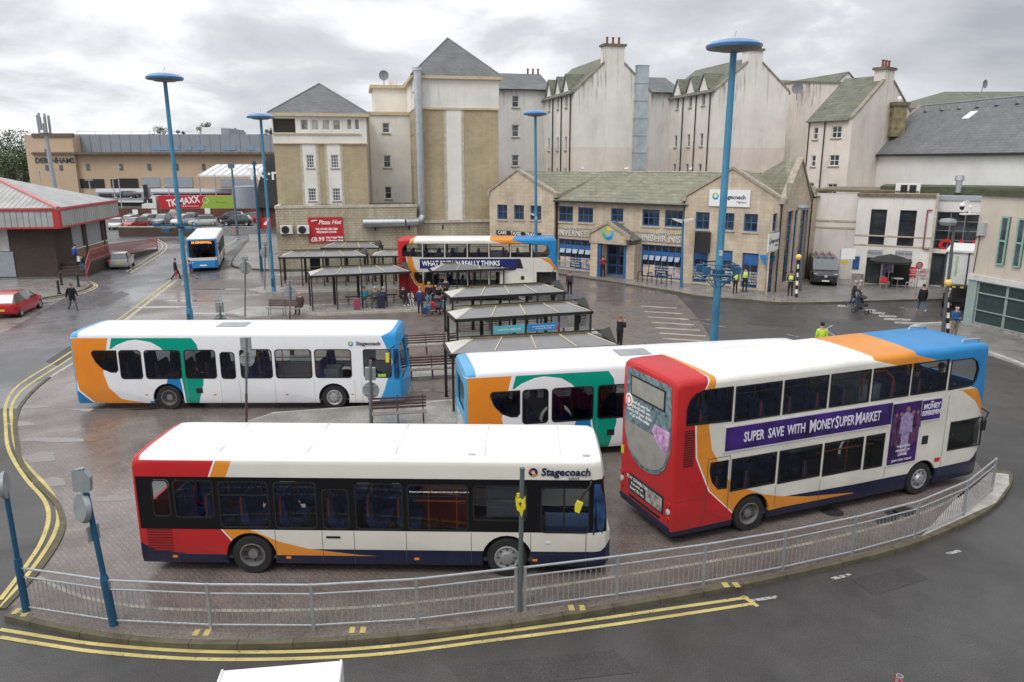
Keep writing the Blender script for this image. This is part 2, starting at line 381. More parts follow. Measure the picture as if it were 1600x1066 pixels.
pe = P2([(1440, 838), (1556, 786), (1577, 757), (1576, 741), (1543, 738), (1500, 772)], .12)
sheet('pavement_end', pe, .1225, kerb_l)
def lines(name, pts_list, w, mat, z=.009):
    mb = MB()
    for pts in pts_list: ribbon(mb, pts, -w/2, w/2, z, z, mat)
    return struct(mb.build(name))
lines('yellow_line', [spline(P2(l), 5) for l in (
    [(0, 984), (80, 997), (160, 1008), (300, 1018), (450, 1019), (600, 1011), (762, 991), (925, 969), (1050, 951), (1169, 934)],
    [(0, 996), (80, 1009), (160, 1020), (300, 1030), (450, 1030), (600, 1022), (762, 1002), (925, 981), (1050, 963), (1181, 943)])], .1, yel)
lines('yellow_line', [P2([(1160, 932), (1184, 948)])], .1, yel, .0095)
lines('platform_edge_line', [[(a[0]+b[0]*t+c*.15, a[1]+b[1]*t-c*.6) for t in (0, 1)] for a, b, c in (((-14, 45.35), (10, 2.4), 0), ((-16, 54.1), (12, 2.88), 0))], .12, yel_old)
lines('kerb_line', [spline(P2(l), 5) for l in (
    [(272, 440), (190, 504), (110, 560), (45, 602), (20, 630), (19, 662), (30, 712), (76, 764), (91, 800), (86, 832), (60, 876), (0, 952)],
    [(268, 437), (184, 500), (100, 557), (32, 600), (10, 630), (9, 665), (14, 704), (40, 748), (68, 780), (76, 808), (66, 844), (44, 880), (0, 938)])], .11, yel)
mb = MB()
for x, y in ((313, 992), (558, 988), (902, 953), (1144, 917), (22, 958), (36, 962)):
    for dx in ((-9, 8) if x > 100 else (0,)):
        a, b = G(x+dx-4, y, .12), G(x+dx+5, y-(x/1500), .12)
        d = Vector((a.y-b.y, b.x-a.x, 0)).normalized()*.17
        mb.poly([a-d*.2+Vector((0, 0, .004)), b-d*.2+Vector((0, 0, .004)), b+d+Vector((0, 0, .004)), a+d+Vector((0, 0, .004))], yel)
struct(mb.build('kerb_marks'))
# other painted marks
lines('road_line', [spline(P2(l), 4) for l in (
    [(240, 374), (253, 382), (250, 391), (228, 406), (197, 425)], [(246, 374), (260, 383), (256, 393), (234, 408), (203, 427)],
    [(388, 377), (372, 396), (356, 415)], [(60, 468), (100, 462), (130, 455), (146, 449), (147, 445), (138, 442)], [(64, 471), (104, 465), (134, 457), (151, 449), (150, 444), (140, 440)],
    [(340, 388), (360, 380), (372, 372)])], .12, yel_old)
lines('road_line', [P2(l) for l in ([(1540, 553), (1600, 574), (1700, 610)], [(1302, 508), (1291, 514), (1296, 520), (1305, 526)], [(1420, 513), (1440, 508)], [(1230, 523), (1248, 527)],
    [(1168, 940), (1214, 933)], [(1300, 905), (1330, 898)], [(1405, 480), (1420, 484)], [(1095, 505), (1135, 512)], [(1480, 866), (1500, 861)])], .1, whi)
mb = MB()
for x0, x1, y in ((1308, 1326, 478), (1352, 1370, 484.5), (1357, 1384, 489), (1372, 1402, 494), (1380, 1424, 499), (1396, 1442, 504.5)):
    mb.poly([G(x0, y+1, .006), G(x1-2, y+2.4, .006), G(x1, y-.5, .006), G(x0+2, y-2, .006)], whi)
struct(mb.build('zebra_crossing'))
mb = MB(); cm = M('crossing_setts', (.36, .32, .24), .8, var=.3, scale=2)
for i in range(7): t = i/6; a = G(1002+t*34, 478+t*50, .009); b = G(1058+t*54, 481+t*52, .009); v = (b-a).normalized().cross(Vector((0, 0, 1)))*(-.28); mb.poly([a, b, b-v, a-v], cm)
struct(mb.build('crossing_strip'))
mb = MB(); dm = M('iron_cover', (.035, .033, .032), .5, var=.3)
for x, y, r in ((1300, 800, .3), (1415, 800, .35), (1395, 803, .2), (1203, 501, .5), (1222, 475, .35), (68, 474, .3)): mb.lathe([(0, .011), (r, .011), (r, .004)], G(x, y), dm, n=16)
mb.prism([(-.35, -.15), (.35, -.15), (.35, .15), (-.35, .15)], .0045, .012, dm, T=lambda x, y, z: (G(1385, 812).x+x, G(1385, 812).y+y+x*.3, z)); struct(mb.build('drain_cover'))
# damp films and road patches
wetm = M('wet_film', (.17, .145, .135), .05, var=.2, scale=3, spec=.9)
mb = MB(); rw = random.Random(3)
for x, y, a, b in ((30, 636, .9, .3), (33, 662, .5, .22), (83, 687, 1.3, .28), (62, 714, .6, .4), (80, 753, .5, .3), (165, 780, .9, .22), (172, 640, 1.6, .2), (255, 640, 1.2, .15), (300, 470, 2.2, .35), (350, 452, 3, .3), (250, 480, 2.2, .3), (330, 490, 2.0, .3), (640, 640, 1.0, .3), (690, 610, .9, .35), (980, 470, 2.6, .3), (1060, 500, 2, .3)):
    g = G(x, y, .0082); n = 22; ph = rw.random()*6; mb.poly([(g.x+a*(1+.3*math.sin(3*t+ph)+.12*math.sin(7*t))*math.cos(t), g.y+b*(1+.3*math.sin(2*t+ph)+.15*math.sin(5*t+ph))*math.sin(t), .0082) for t in [6.283*i/n for i in range(n)]], wetm)
struct(mb.build('puddle'))
mb = MB(); pm1 = Mground('patch_asphalt', (.046, .043, .042), 'asphalt', .15)
for l in ([(700, 1040), (960, 1016), (1000, 1050), (730, 1080)], [(1330, 905), (1420, 884), (1450, 905), (1365, 930)], [(1180, 490), (1262, 497), (1255, 512), (1165, 506)], [(70, 565), (110, 540), (130, 545), (92, 572)], [(150, 470), (190, 455), (203, 460), (165, 476)]): mb.poly([G(x, y, .0065) for x, y in l], pm1)
struct(mb.build('road_patch'))
# raised platforms
def platform(name, pts, top, z=.12):
    n = len(pts); a = sum(pts[i][0]*pts[(i+1) % n][1]-pts[(i+1) % n][0]*pts[i][1] for i in range(n))
    if a < 0: pts = pts[::-1]
    mb = MB(); mb.prism(pts, -.05, z, kerb_l if top is slab_g else kerb_m); struct(mb.build('kerb'))
    return sheet(name, offs(pts, .14, True), z+.004, top)
ca, sa = math.cos(R(13.5)), math.sin(R(13.5))
def strip(x0, y0, L, W, nose=1.2, r=.6): # long platform: local x along the strip from its left tip
    l = [(0, 0), (nose, -W*.5), (L, -W*.5), (L+.8, -W*.2), (L+.8, W*.2), (L, W*.5), (nose*.6, W*.5)]
    platform('platform', [(x0+a*ca-b*sa, y0+a*sa+b*ca) for a, b in l], slab_g)
strip(-10.4, 24.8, 15.6, 3.7, 3.2); strip(-5.9, 32.6, 10.9, 2.3); strip(-6.2, 38.5, 10.4, 2.4)
strip(-17.9, 46.2, 20.4, 3.2, 1.6); strip(-19.3, 54.9, 16, 2.8); strip(-19.8, 62.6, 21, 2.2)
# pavement along the buildings
k1 = spline(P2([(388, 377), (373, 395), (361, 411), (368, 419), (400, 422), (445, 423), (640, 423), (800, 422), (845, 425), (896, 433), (996, 449), (1060, 459), (1100, 466), (1172, 471), (1214, 475), (1290, 475), (1380, 472), (1462, 470), (1570, 467)], .0), 3)
mb = MB(); ribbon(mb, k1, 0, .15, -.05, .12, kerb_m); struct(mb.build('kerb'))
sheet('pavement', offs(k1, .14)+[(75, 110), (-10, 110), (-26, 100), (-34, 98.2)], .118, slab_w)
k2 = spline(P2([(1790, 650), (1700, 612), (1600, 575), (1537, 552), (1480, 539), (1440, 526), (1420, 517), (1426, 510), (1450, 506.5), (1506, 504.5)]), 4)
mb = MB(); ribbon(mb, k2[::-1], 0, .3, -.05, .11, kerb_l); struct(mb.build('kerb'))
sheet('pavement', k2+[(60, 43), (60, 25)], .108, slab_w)
k3 = spline(P2([(-120, 500), (0, 483), (63, 468), (100, 462), (128, 455), (142, 448), (140, 443), (120, 439), (90, 437), (-100, 440)]), 3)
sheet('pavement', k3, .08, slab_w); mb = MB(); ribbon(mb, k3, 0, .13, -.05, .084, kerb_m, True); struct(mb.build('kerb'))
sheet('parking_apron', P2([(0, 523), (101, 466), (60, 470), (0, 484), (-160, 510), (-160, 620)]), .0065, slab_w)
# ---------------------------------------------------------------- street railings
galv = M('galvanised_steel', (.44, .46, .48), .42, .55, var=.12, scale=6)
posts = [(44, 955), (178, 976), (330, 983), (490, 984), (652, 974), (806, 955), (820, 954), (963, 935), (1098, 915), (1222, 892), (1330, 868), (1428, 841), (1505, 806), (1549, 768)]
pp = [G(x, y, .12) for x, y in posts]
for i in range(len(pp)-1):
    if i == 5: continue
    a, b = pp[i], pp[i+1]; L = (b-a).length; t = math.degrees(math.atan2(b.y-a.y, b.x-a.x))
    nm = ['at the left end beside the blue sign pole', 'right of the blue pole with two sign backs', 'third panel from the left', 'fourth panel from the left', 'fifth panel, just left of the grey pole with yellow marker', '', 'first panel right of the grey pole with yellow marker', 'second panel right of the grey pole', 'third right of the grey pole, before the double-decker rear', 'fourth panel right of the grey pole', 'fifth panel right of the grey pole', 'last but one panel towards the right end', 'last panel at the right end by the pale kerb'][i]
    th = thing('guard_railing', 'galvanised pedestrian guard railing panel, '+nm, 'railing', a, t, 'guard railing panels round the kerb')
    mb = MB()
    mb.tube((.03, 0, 1.0), (L-.03, 0, 1.0), .026, galv); mb.tube((.03, 0, .80), (L-.03, 0, .80), .02, galv); mb.tube((.03, 0, .1), (L-.03, 0, .1), .02, galv); mb.build('rail', th, True)
    mb = MB(); n = int(L/.115)
    for k in range(1, n): mb.tube((L*k/n, 0, .1), (L*k/n, 0, .80), .0086, galv, n=5, caps=False)
    mb.build('infill_bars', th)
    for x in ((0, L) if i in (4, 12) else (0,)):
        mb = MB(); mb.box(x-.03, x+.03, -.03, .03, -.02, 1.02, galv); mb.build('post', th)
# ================================================================ BUILDINGS
roofslate = Mblock('grey_slate', (.165, .172, .18), (.13, .135, .142), (.075, .078, .08), .35, .22, .01, .75, .22, .5, (.14, .15, .12, .35))
mossy = Mblock('mossy_slate', (.17, .175, .14), (.13, .135, .11), (.08, .085, .06), .5, .25, .014, .85, .35, 1.1, (.16, .17, .10, .7))
mossy2 = Mblock('green_slate', (.25, .245, .18), (.20, .195, .14), (.13, .125, .095), .5, .22, .016, .8, .3, 1.3, (.165, .17, .13, .75))
ash = Mblock('sandstone', (.61, .51, .385), (.53, .44, .335), (.46, .39, .30), .62, .30, .012, .9, .2, .5, stain=.22)
beigeb = Mblock('buff_brick', (.47, .39, .25), (.41, .34, .215), (.40, .335, .225), .44, .22, .012, .88, .12, .5, stain=.10)
podb = Mblock('cream_block', (.50, .43, .32), (.44, .375, .275), (.31, .27, .20), .44, .22, .018, .88, .2, .5, stain=.25)
cream = Mrender('cream_harling', (.80, .78, .73), .25)
trimc = M('buff_trim', (.58, .48, .31), .7, var=.15)
harl = Mrender('stained_harling', (.77, .74, .69), .7, pinkz=10.7, pink=(.72, .65, .585), topz=17)
harl_g = Mrender('grey_harling', (.68, .67, .65), .5, topz=15.0)
harl_p = Mrender('pinkish_harling', (.75, .68, .61), .65, topz=16)
whiteR = Mrender('white_harling', (.82, .82, .79), .10, scale=.25)
caffR = Mrender('off_white_render', (.78, .75, .71), .22)
tanR = Mrender('tan_render', (.60, .53, .45), .25)
winf = M('white_window_frame', (.78, .78, .76), .5, var=.05)
bluef = M('blue_window_frame', (.03, .125, .34), .4, var=.1)
dark = M('dark_gap', (.02, .02, .022), .7, var=0)
black = M('black_metal', (.022, .022, .024), .45, var=.1)
sill = M('stone_sill', (.30, .27, .22), .85, var=.2)
lead = M('lead_grey', (.20, .21, .22), .6, var=.15)
def Mpane(name, col, rough=.06):
    if name in MATS: return MATS[name]
    m, nt, b = newmat(name); tc = nd(nt, 'ShaderNodeTexCoord'); n = nd(nt, 'ShaderNodeTexNoise', Scale=.9, Detail=3.); nt.links.new(tc.outputs['Object'], n.inputs['Vector'])
    nt.links.new(mulcol(nt, col, n.outputs[0], .3, 1.9), b.inputs['Base Color']); b.inputs['Roughness'].default_value = rough; MATS[name] = m; return m
paneM = Mpane('window_pane', (.07, .08, .09)); paneC = Mpane('curtained_pane', (.28, .27, .22), .2); paneD = Mpane('dark_shop_pane', (.03, .035, .042))
def Tfront(y=0.): return lambda u, d, z: (u, y+d, z)
def Tleft(x=0.): return lambda u, d, z: (x+d, u, z)
def Tright(x=0.): return lambda u, d, z: (x-d, u, z)
def wall(mb, T, u0, u1, z0, z1, mat, holes=(), depth=.16):
    us = sorted({u0, u1, *[h[0] for h in holes], *[h[1] for h in holes]}); zs = sorted({z0, z1, *[h[2] for h in holes], *[h[3] for h in holes]})
    us = [u for u in us if u0 <= u <= u1]; zs = [z for z in zs if z0 <= z <= z1]
    for a, b in zip(us, us[1:]):
        for c, d in zip(zs, zs[1:]):
            if any(h[0] < (a+b)/2 < h[1] and h[2] < (c+d)/2 < h[3] for h in holes): continue
            mb.poly([T(a, 0, c), T(b, 0, c), T(b, 0, d), T(a, 0, d)], mat)
    for a, b, c, d in holes:
        for p, q in (((a, c), (b, c)), ((b, c), (b, d)), ((b, d), (a, d)), ((a, d), (a, c))):
            mb.poly([T(p[0], 0, p[1]), T(q[0], 0, q[1]), T(q[0], depth, q[1]), T(p[0], depth, p[1])], mat)
def window(parent, T, a, b, c, d, nx=1, nz=2, fm=None, gm=None, depth=.1, fw=.06, bw=.035, sl=True, sm=None, name='window', lab=None):
    fm = fm or winf; gm = gm or paneM; mb = MB(); d0, d1 = depth, depth+.06
    for u0, u1, z0, z1 in ((a, a+fw, c, d), (b-fw, b, c, d), (a+fw, b-fw, c, c+fw), (a+fw, b-fw, d-fw, d)): mb.box(u0, u1, d0, d1, z0, z1, fm, T)
    for i in range(1, nx): u = a+(b-a)*i/nx; mb.box(u-bw/2, u+bw/2, d0+.01, d1-.01, c+fw, d-fw, fm, T)
    for i in range(1, nz): z = c+(d-c)*i/nz; mb.box(a+fw, b-fw, d0+.013, d1-.013, z-bw/2, z+bw/2, fm, T)
    if sl: mb.box(a-.08, b+.08, -.09, depth+.02, c-.12, c-.002, sm or sill, T)
    f = mb.build(name, parent)
    if lab: f['label'] = lab
    MB().poly([T(a+.01, d1-.02, c+.01), T(b-.01, d1-.02, c+.01), T(b-.01, d1-.02, d-.01), T(a+.01, d1-.02, d-.01)], gm).build('pane', f)
    return f
def shell(mb, T0, u0, u1, dep, z0, z1, mat, front=True):
    """the three other walls and lid of a box"""
    mb.poly([(u0, dep, z0), (u1, dep, z0), (u1, dep, z1), (u0, dep, z1)], mat)
def boxwalls(mb, x0, x1, y0, y1, z0, z1, mat, hf=(), hl=(), hr=(), lid=True):
    wall(mb, Tfront(y0), x0, x1, z0, z1, mat, hf); wall(mb, Tleft(x0), y0, y1, z0, z1, mat, hl); wall(mb, Tright(x1), y0, y1, z0, z1, mat, hr)
    mb.poly([(x0, y1, z0), (x1, y1, z0), (x1, y1, z1), (x0, y1, z1)], mat)
    if lid: mb.poly([(x0, y0, z1), (x1, y0, z1), (x1, y1, z1), (x0, y1, z1)], mat)
def roofslab(mb, quad, th, mat, edge=None):
    n = (Vector(quad[1])-Vector(quad[0])).cross(Vector(quad[-1])-Vector(quad[0])).normalized()
    if n.z < 0: n = -n
    lo = [Vector(p) for p in quad]; hi = [p+n*th for p in lo]; k = len(quad)
    mb.poly(hi, mat); mb.poly(lo, edge or mat)
    for i in range(k): j = (i+1) % k; mb.poly([lo[i], lo[j], hi[j], hi[i]], edge or mat)
def pot(mb, x, y, z, h=.75): mb.lathe([(0, 0), (.13, 0), (.11, h*.8), (.14, h*.85), (.14, h), (.09, h), (.09, h*.6), (0, h*.6)], (x, y, z), M('clay_pot', (.24, .085, .065), .85), n=10)
# ---------------------------------------------------------------- buff block with two pyramid roofs (12 degree grid)
KO = at(435.5, 409, 66.0); K = Frame((KO.x, KO.y), 11.5)
bb = thing('apartment_block', 'buff brick and cream block with two grey pyramid roofs', 'building', (KO.x, KO.y, 0), K.deg)
def KH(l, d): return [(K.u(a, b, d), K.u(c, b, d), K.z((a+c)/2, e, d), K.z((a+c)/2, b, d)) for a, b, c, e in l]
V1, V2, V3 = 3.6, 8.6, 1.3    # setbacks: left tower, link, right tower
pz = K.z(435, 326, 0); u_pod = K.u(651, 330); u_end = K.u(772, 350, V3)+1.5
mb = MB(); wall(mb, Tfront(), 0, u_pod, 0, pz, podb); wall(mb, Tleft(), 0, 12, 0, pz, podb); wall(mb, Tright(u_pod), 0, V3, 0, pz, podb)
mb.box(-.06, u_pod+.05, -.06, .35, pz, pz+.22, M('coping', (.50, .46, .38), .85, var=.25)); mb.poly([(0, .3, pz-.05), (u_pod, .3, pz-.05), (u_pod, 14, pz-.05), (0, 14, pz-.05)], lead)
mb.box(-.06, .3, .35, 12, pz, pz+.2, M('coping'))
zb = K.z(700, 348, V3); wall(mb, Tfront(V3), u_pod, u_end, 0, zb, podb); mb.build('podium_wall', bb)
mb = MB(); mb.box(u_pod+.05, u_end, V3-.12, V3, zb, zb+.25, M('coping')); mb.build('string_course', bb)
# left tower
L0, L1 = K.u(433, 300, V1), K.u(576, 300, V1); zt1, zw = K.z(500, 182, V1), K.z(500, 225, V1)
px = lambda x, y: (400+x/2.96, 40+y/2.96)
wl = KH([(*px(232, 598), *px(268, 660)), (*px(345, 598), *px(381, 660)), (*px(240, 753), *px(278, 812)), (*px(353, 753), *px(390, 812))], V1)
wl = [(a, b, c, d) for a, b, c, d in wl]
mb = MB(); boxwalls(mb, L0, L1, V1, V1+11, pz-.3, zw, beigeb, hf=wl); mb.build('wall', bb)
for i, (xa, xb) in enumerate(((222, 283), (335, 394))):
    a, b = K.u(*px(xa, 700), V1), K.u(*px(xb, 700), V1); mb = MB(); wall(mb, Tfront(V1-.04), a, b, pz-.2, zw, cream, [h for h in wl if a-.3 < (h[0]+h[1])/2 < b+.3], .1)
    mb.poly([(a, V1-.04, pz-.2), (a, V1, pz-.2), (a, V1, zw), (a, V1-.04, zw)], cream); mb.poly([(b, V1-.04, pz-.2), (b, V1, pz-.2), (b, V1, zw), (b, V1-.04, zw)], cream)
    for e, g in ((a-.22, a), (b, b+.22)): mb.box(e, g, V1-.03, V1+.0, pz-.2, zw, M('coping'))
    mb.build('render_panel', bb)
for h in wl: window(bb, Tfront(V1), *h, 3, 4, gm=paneM, depth=.04, fw=.08, bw=.04)
wt = KH([(*px(203, 432), *px(242, 486)), (*px(252, 432), *px(291, 486)), (*px(303, 432), *px(342, 486)), (*px(352, 432), *px(391, 486)), (*px(417, 430), *px(444, 484)), (*px(453, 430), *px(479, 484))], V1)
wbal = KH([(*px(90, 430), *px(180, 495))], V1)[0]; wbal = (L0+.05, wbal[1], wbal[2], wbal[3])
mb = MB(); wall(mb, Tfront(V1-.05), L0-.05, L1+.05, zw, zt1, cream, wt+[wbal], .2); wall(mb, Tleft(L0-.05), V1-.05, V1+11, zw, zt1, cream); wall(mb, Tright(L1+.05), V1-.05, V1+11, zw, zt1, cream)
mb.box(wbal[0], wbal[1], V1+.15, V1+1.8, wbal[2]-.1, wbal[2], cream); mb.box(wbal[0], wbal[1], V1+1.7, V1+1.8, wbal[2], wbal[3], M('balcony_back', (.22, .2, .19), .8)); mb.build('upper_wall', bb)
for i, h in enumerate(wt): window(bb, Tfront(V1-.05), *h, 1, 1, gm=paneC, depth=.05, fw=.09, sl=False)
mb = MB(); mb.box(L0-.1, L1+.1, V1-.14, V1, zw-.02, zw+.1, trimc); mb.box(L0, K.u(*px(484, 490), V1), V1-.16, V1-.04, wbal[2]-.16, wbal[2]-.02, trimc); mb.build('string_course', bb)
def pyramid(x0, x1, y0, y1, z, apex, ov, par, mat):
    mb = MB(); c = [(x0-ov, y0-ov, z+.25), (x1+ov, y0-ov, z+.25), (x1+ov, y1+ov, z+.25), (x0-ov, y1+ov, z+.25)]
    for i in range(4): mb.poly([c[i], c[(i+1) % 4], apex], mat)
    for i in range(4): mb.tube(Vector(c[i])+Vector((0, 0, .02)), Vector(apex)+Vector((0, 0, .03)), .07, lead, n=5)
    mb.build('roof', par); mb = MB(); mb.box(x0-ov, x1+ov, y0-ov, y1+ov, z, z+.25, trimc); mb.build('cornice', par)
pyramid(L0, L1, V1, V1+9.5, zt1, ((L0+L1)/2, V1+4.7, K.z(493, 131, V1+4.7)), .35, bb, roofslate)
# recessed link with three windows
zl = K.z(610, 180, V2); M0, M1 = L1-.5, K.u(636, 300, V2)+.8
wm = KH([(*px(583, 450), *px(618, 498)), (*px(588, 600), *px(624, 658)), (*px(594, 744), *px(628, 803))], V2)
mb = MB(); boxwalls(mb, M0, M1, V2, V2+9, pz-.3, zl, cream, hf=wm); mb.box(M0-.1, M1, V2-.15, V2+9, zl, zl+.3, trimc); mb.build('link_wall', bb)
for h in wm: window(bb, Tfront(V2), *h, 1, 2, fw=.09)
mb = MB(); a = K.u(*px(528, 600), V2); mb.tube((a, V2-.08, pz), (a, V2-.08, zl), .06, trimc); mb.build('downpipe', bb)
A0, A1 = K.u(583, 150, V2+3), K.u(634, 150, V2+3); za = K.z(600, 138, V2+3)
mb = MB(); boxwalls(mb, A0, A1+3, V2+3, V2+9, zl, za, cream); mb.box(A0-.3, A1+3, V2+2.7, V2+9.3, za, za+.3, trimc); mb.build('attic', bb)
# right tower
R0, R1 = K.u(651, 250, V3), K.u(779, 250, V3); zc, zt2 = K.z(715, 170, V3), K.z(715, 124, V3)
pb = K.u(*px(883, 600), V3), K.u(*px(950, 600), V3)
def side_h(l): # windows on the tower's left side
    F2 = Frame((KO.x+R0*K.c-(V3)*K.s, KO.y+R0*K.s+(V3)*K.c), K.deg+90)
    return [(F2.u(a, b)+V3, F2.u(a, b)+V3+.62, F2.z(a, e), F2.z(a, b)) for a, b, e in l]
dep = V2-V3+.5
hs = []
for zz in (K.z(640, 190, 4), K.z(640, 240, 4), K.z(640, 292, 4)):
    for q in (2.0, 4.6): hs.append((V3+q, V3+q+.7, zz-1.1, zz))
mb = MB(); boxwalls(mb, R0, R1, V3, V3+9, zb+.2, zc, beigeb, hl=hs); mb.build('wall', bb)
for h in hs: window(bb, Tleft(R0), *h, 1, 2)
mb = MB(); mb.box(pb[0], pb[1], V3-.05, V3, zb+.25, zc, cream); mb.box(pb[0]-.25, pb[0], V3-.04, V3, zb+.25, zc, M('coping')); mb.box(pb[1], pb[1]+.25, V3-.04, V3, zb+.25, zc, M('coping')); mb.build('render_panel', bb)
ht = [(V3+2., V3+2.6, zc+1, zc+2.6), (V3+3.2, V3+3.8, zc+1, zc+2.6)]
mb = MB(); boxwalls(mb, R0-.05, R1+.05, V3-.05, V3+9, zc, zt2, cream, hl=ht); mb.build('upper_wall', bb)
for h in ht: window(bb, Tleft(R0-.05), *h, 1, 2, sl=False)
mb = MB(); mb.box(R0-.1, R1+.1, V3-.12, V3-.04, zc-.1, zc+.08, trimc); mb.build('string_course', bb)
pyramid(R0, R1, V3, V3+9, zt2, ((R0+R1)/2-.2, V3+4.5, K.z(698, 60, V3+4.5)), .35, bb, roofslate)
# big duct, air conditioners, poster on the block
dm_ = M('duct_steel', (.50, .53, .56), .32, .8, var=.1)
du = K.u(*px(758, 600), V3-.6); dz = K.z(*px(760, 905), V3-.6); dl = K.u(*px(495, 925), -.5)
th = thing('ventilation_duct', 'long galvanised extract duct running up the tower wall and along the podium', 'duct', (KO.x, KO.y, 0), K.deg)
mb = MB(); ztop = K.z(*px(748, 212), V3-.6)
cv = [(du, V3-.6, ztop)]+[(du, V3-.6, dz+.45)]+[(du-.45*(1-math.cos(R(a))), V3-.6-(V3-.1)*(a/90)*.5, dz+.45-.45*math.sin(R(a))) for a in (30, 60, 90)]+[(du-1.6, -.42, dz), (dl, -.42, dz)]
mb.path(cv, .36, dm_, 14)
for z in [dz+1+i*1.9 for i in range(int((ztop-dz)/1.9))]: mb.lathe([(.36, 0), (.40, 0), (.40, .06), (.36, .06)], (du, V3-.6, z), dm_, n=16)
for i in range(5): mb.lathe([(.36, 0), (.40, 0), (.40, .06), (.36, .06)], (dl+.3+i*(du-dl-1.8)/5, -.42, dz), dm_, axis='x', n=16)
mb.lathe([(.36, 0), (.48, .02), (.48, .3), (0, .34)], (du, V3-.6, ztop), dm_, n=16); mb.build('duct_run', th, 40)
mb = MB()
for z in [dz+1.5+i*3.2 for i in range(4)]: mb.box(du-.5, du+.5, V3-.25, V3-.02, z, z+.12, dm_)
for i in range(3): mb.box(dl+1+i*3, dl+1.1+i*3, -.42, -.02, dz-.7, dz-.3, black)
mb.build('brackets', th)
for i, (xa, lab) in enumerate(((112, 'leftmost white air conditioning unit on the buff wall'), (190, 'white air conditioning unit on the wall touching the red poster'))):
    a, z0, z1 = K.u(*px(xa, 945), -.4), K.z(*px(xa+25, 965), -.4), K.z(*px(xa+25, 925), -.4)
    p = K.o+Vector((K.c, K.s, 0))*a+Vector((K.s, -K.c, 0))*.42
    th = thing('air_conditioner', lab, 'air conditioner', (p.x, p.y, z0), K.deg, 'air conditioners on the podium wall')
    W, Hh = 1.02, z1-z0; MB().box(0, W, 0, .38, 0, Hh, M('ac_white', (.68, .68, .66), .5)).build('housing', th, bevel=.02)
    mb = MB(); mb.lathe([(.0, -.03), (.08, -.03), (.08, -.012), (.30, -.012), (.30, -.03), (.33, -.03), (.33, -.001)], (W*.42, 0, Hh/2), dark, axis='y', n=20); mb.build('fan', th)
    mb = MB(); mb.box(.1, .16, 0, .42, -.12, 0, black); mb.box(W-.16, W-.1, 0, .42, -.12, 0, black); mb.build('bracket', th)
a, b = K.u(*px(243, 950), -.05), K.u(*px(403, 950), -.05); z0, z1 = K.z(*px(320, 1005), -.05), K.z(*px(320, 887), -.05)
p = K.o+Vector((K.c, K.s, 0))*a+Vector((K.s, -K.c, 0))*.08
th = thing('poster', 'large red pizza price poster fixed to the buff podium wall', 'poster', (p.x, p.y, z0), K.deg)
red = M('poster_red', (.50, .02, .03), .5, var=.08); wht = M('lettering_white', (.85, .85, .84), .6, var=0)
W, Hh = b-a, z1-z0; MB().box(0, W, 0, .05, 0, Hh, red).build('panel', th)
for s, sz, x, z, sh in (('Pizza Hut', .50, .62, .80, .25), ('Tel: 01463 222 200', .24, .52, .54, 0), ('PIZZAHUT.CO.UK', .21, .52, .42, 0), ('£8.99', .52, .25, .14, 0), ('Any Large Pizza', .23, .74, .21, 0), ('Collection Deal', .23, .74, .085, 0)):
    text(s, sz, th, (W*x, -.006, Hh*z), (90, 0, 0), wht, bold=.012, shear=sh)
for x, z, w_ in ((.08, .84, .20), (.14, .80, .20)): MB().prism([(W*x, Hh*z), (W*(x+w_), Hh*(z+.03)), (W*(x+w_*.9), Hh*(z+.06)), (W*(x+.03), Hh*(z+.05))], -.008, 0, wht if x < .1 else dark, 'y').build('emblem', th)
# satellite dish on the link roof
def dish(loc, rz, s, lab):
    th = thing('satellite_dish', lab, 'satellite dish', loc, rz, 'satellite dishes on the roofs'); g = M('dish_grey', (.22, .23, .25), .5)
    mb = MB(); mb.tube((0, 0, 0), (0, 0, .9*s), .05*s, g); mb.tube((0, 0, .9*s), (0, -.2*s, 1.1*s), .04*s, g); mb.build('mast', th)
    mb = MB(); mb.lathe([(0, 0), (.3*s, -.03*s), (.62*s, -.14*s), (.6*s, -.10*s), (.3*s, .02*s), (0, .04*s)], (0, -.2*s, 1.25*s), g, axis='y', n=18); mb.tube((0, -.2*s, .7*s), (0, -.75*s, 1.2*s), .02*s, g); mb.build('reflector', th, 50)
p = K.o+Vector((K.c, K.s, 0))*(K.u(600, 130, V2+4))+Vector((-K.s, K.c, 0))*(V2+4); dish((p.x, p.y, za+.3), 10, .8, 'grey satellite dish on the roof between the two pyramid roofs')
mb = MB(); p2 = p+Vector((.8, .5, 0)); mb.box(p2.x-.4, p2.x+.4, p2.y, p2.y+.6, za+.3, za+1.0, winf); tag(mb.build('roof_cabinet'), 'small white cabinet beside the dish on the buff block roof', 'cabinet')
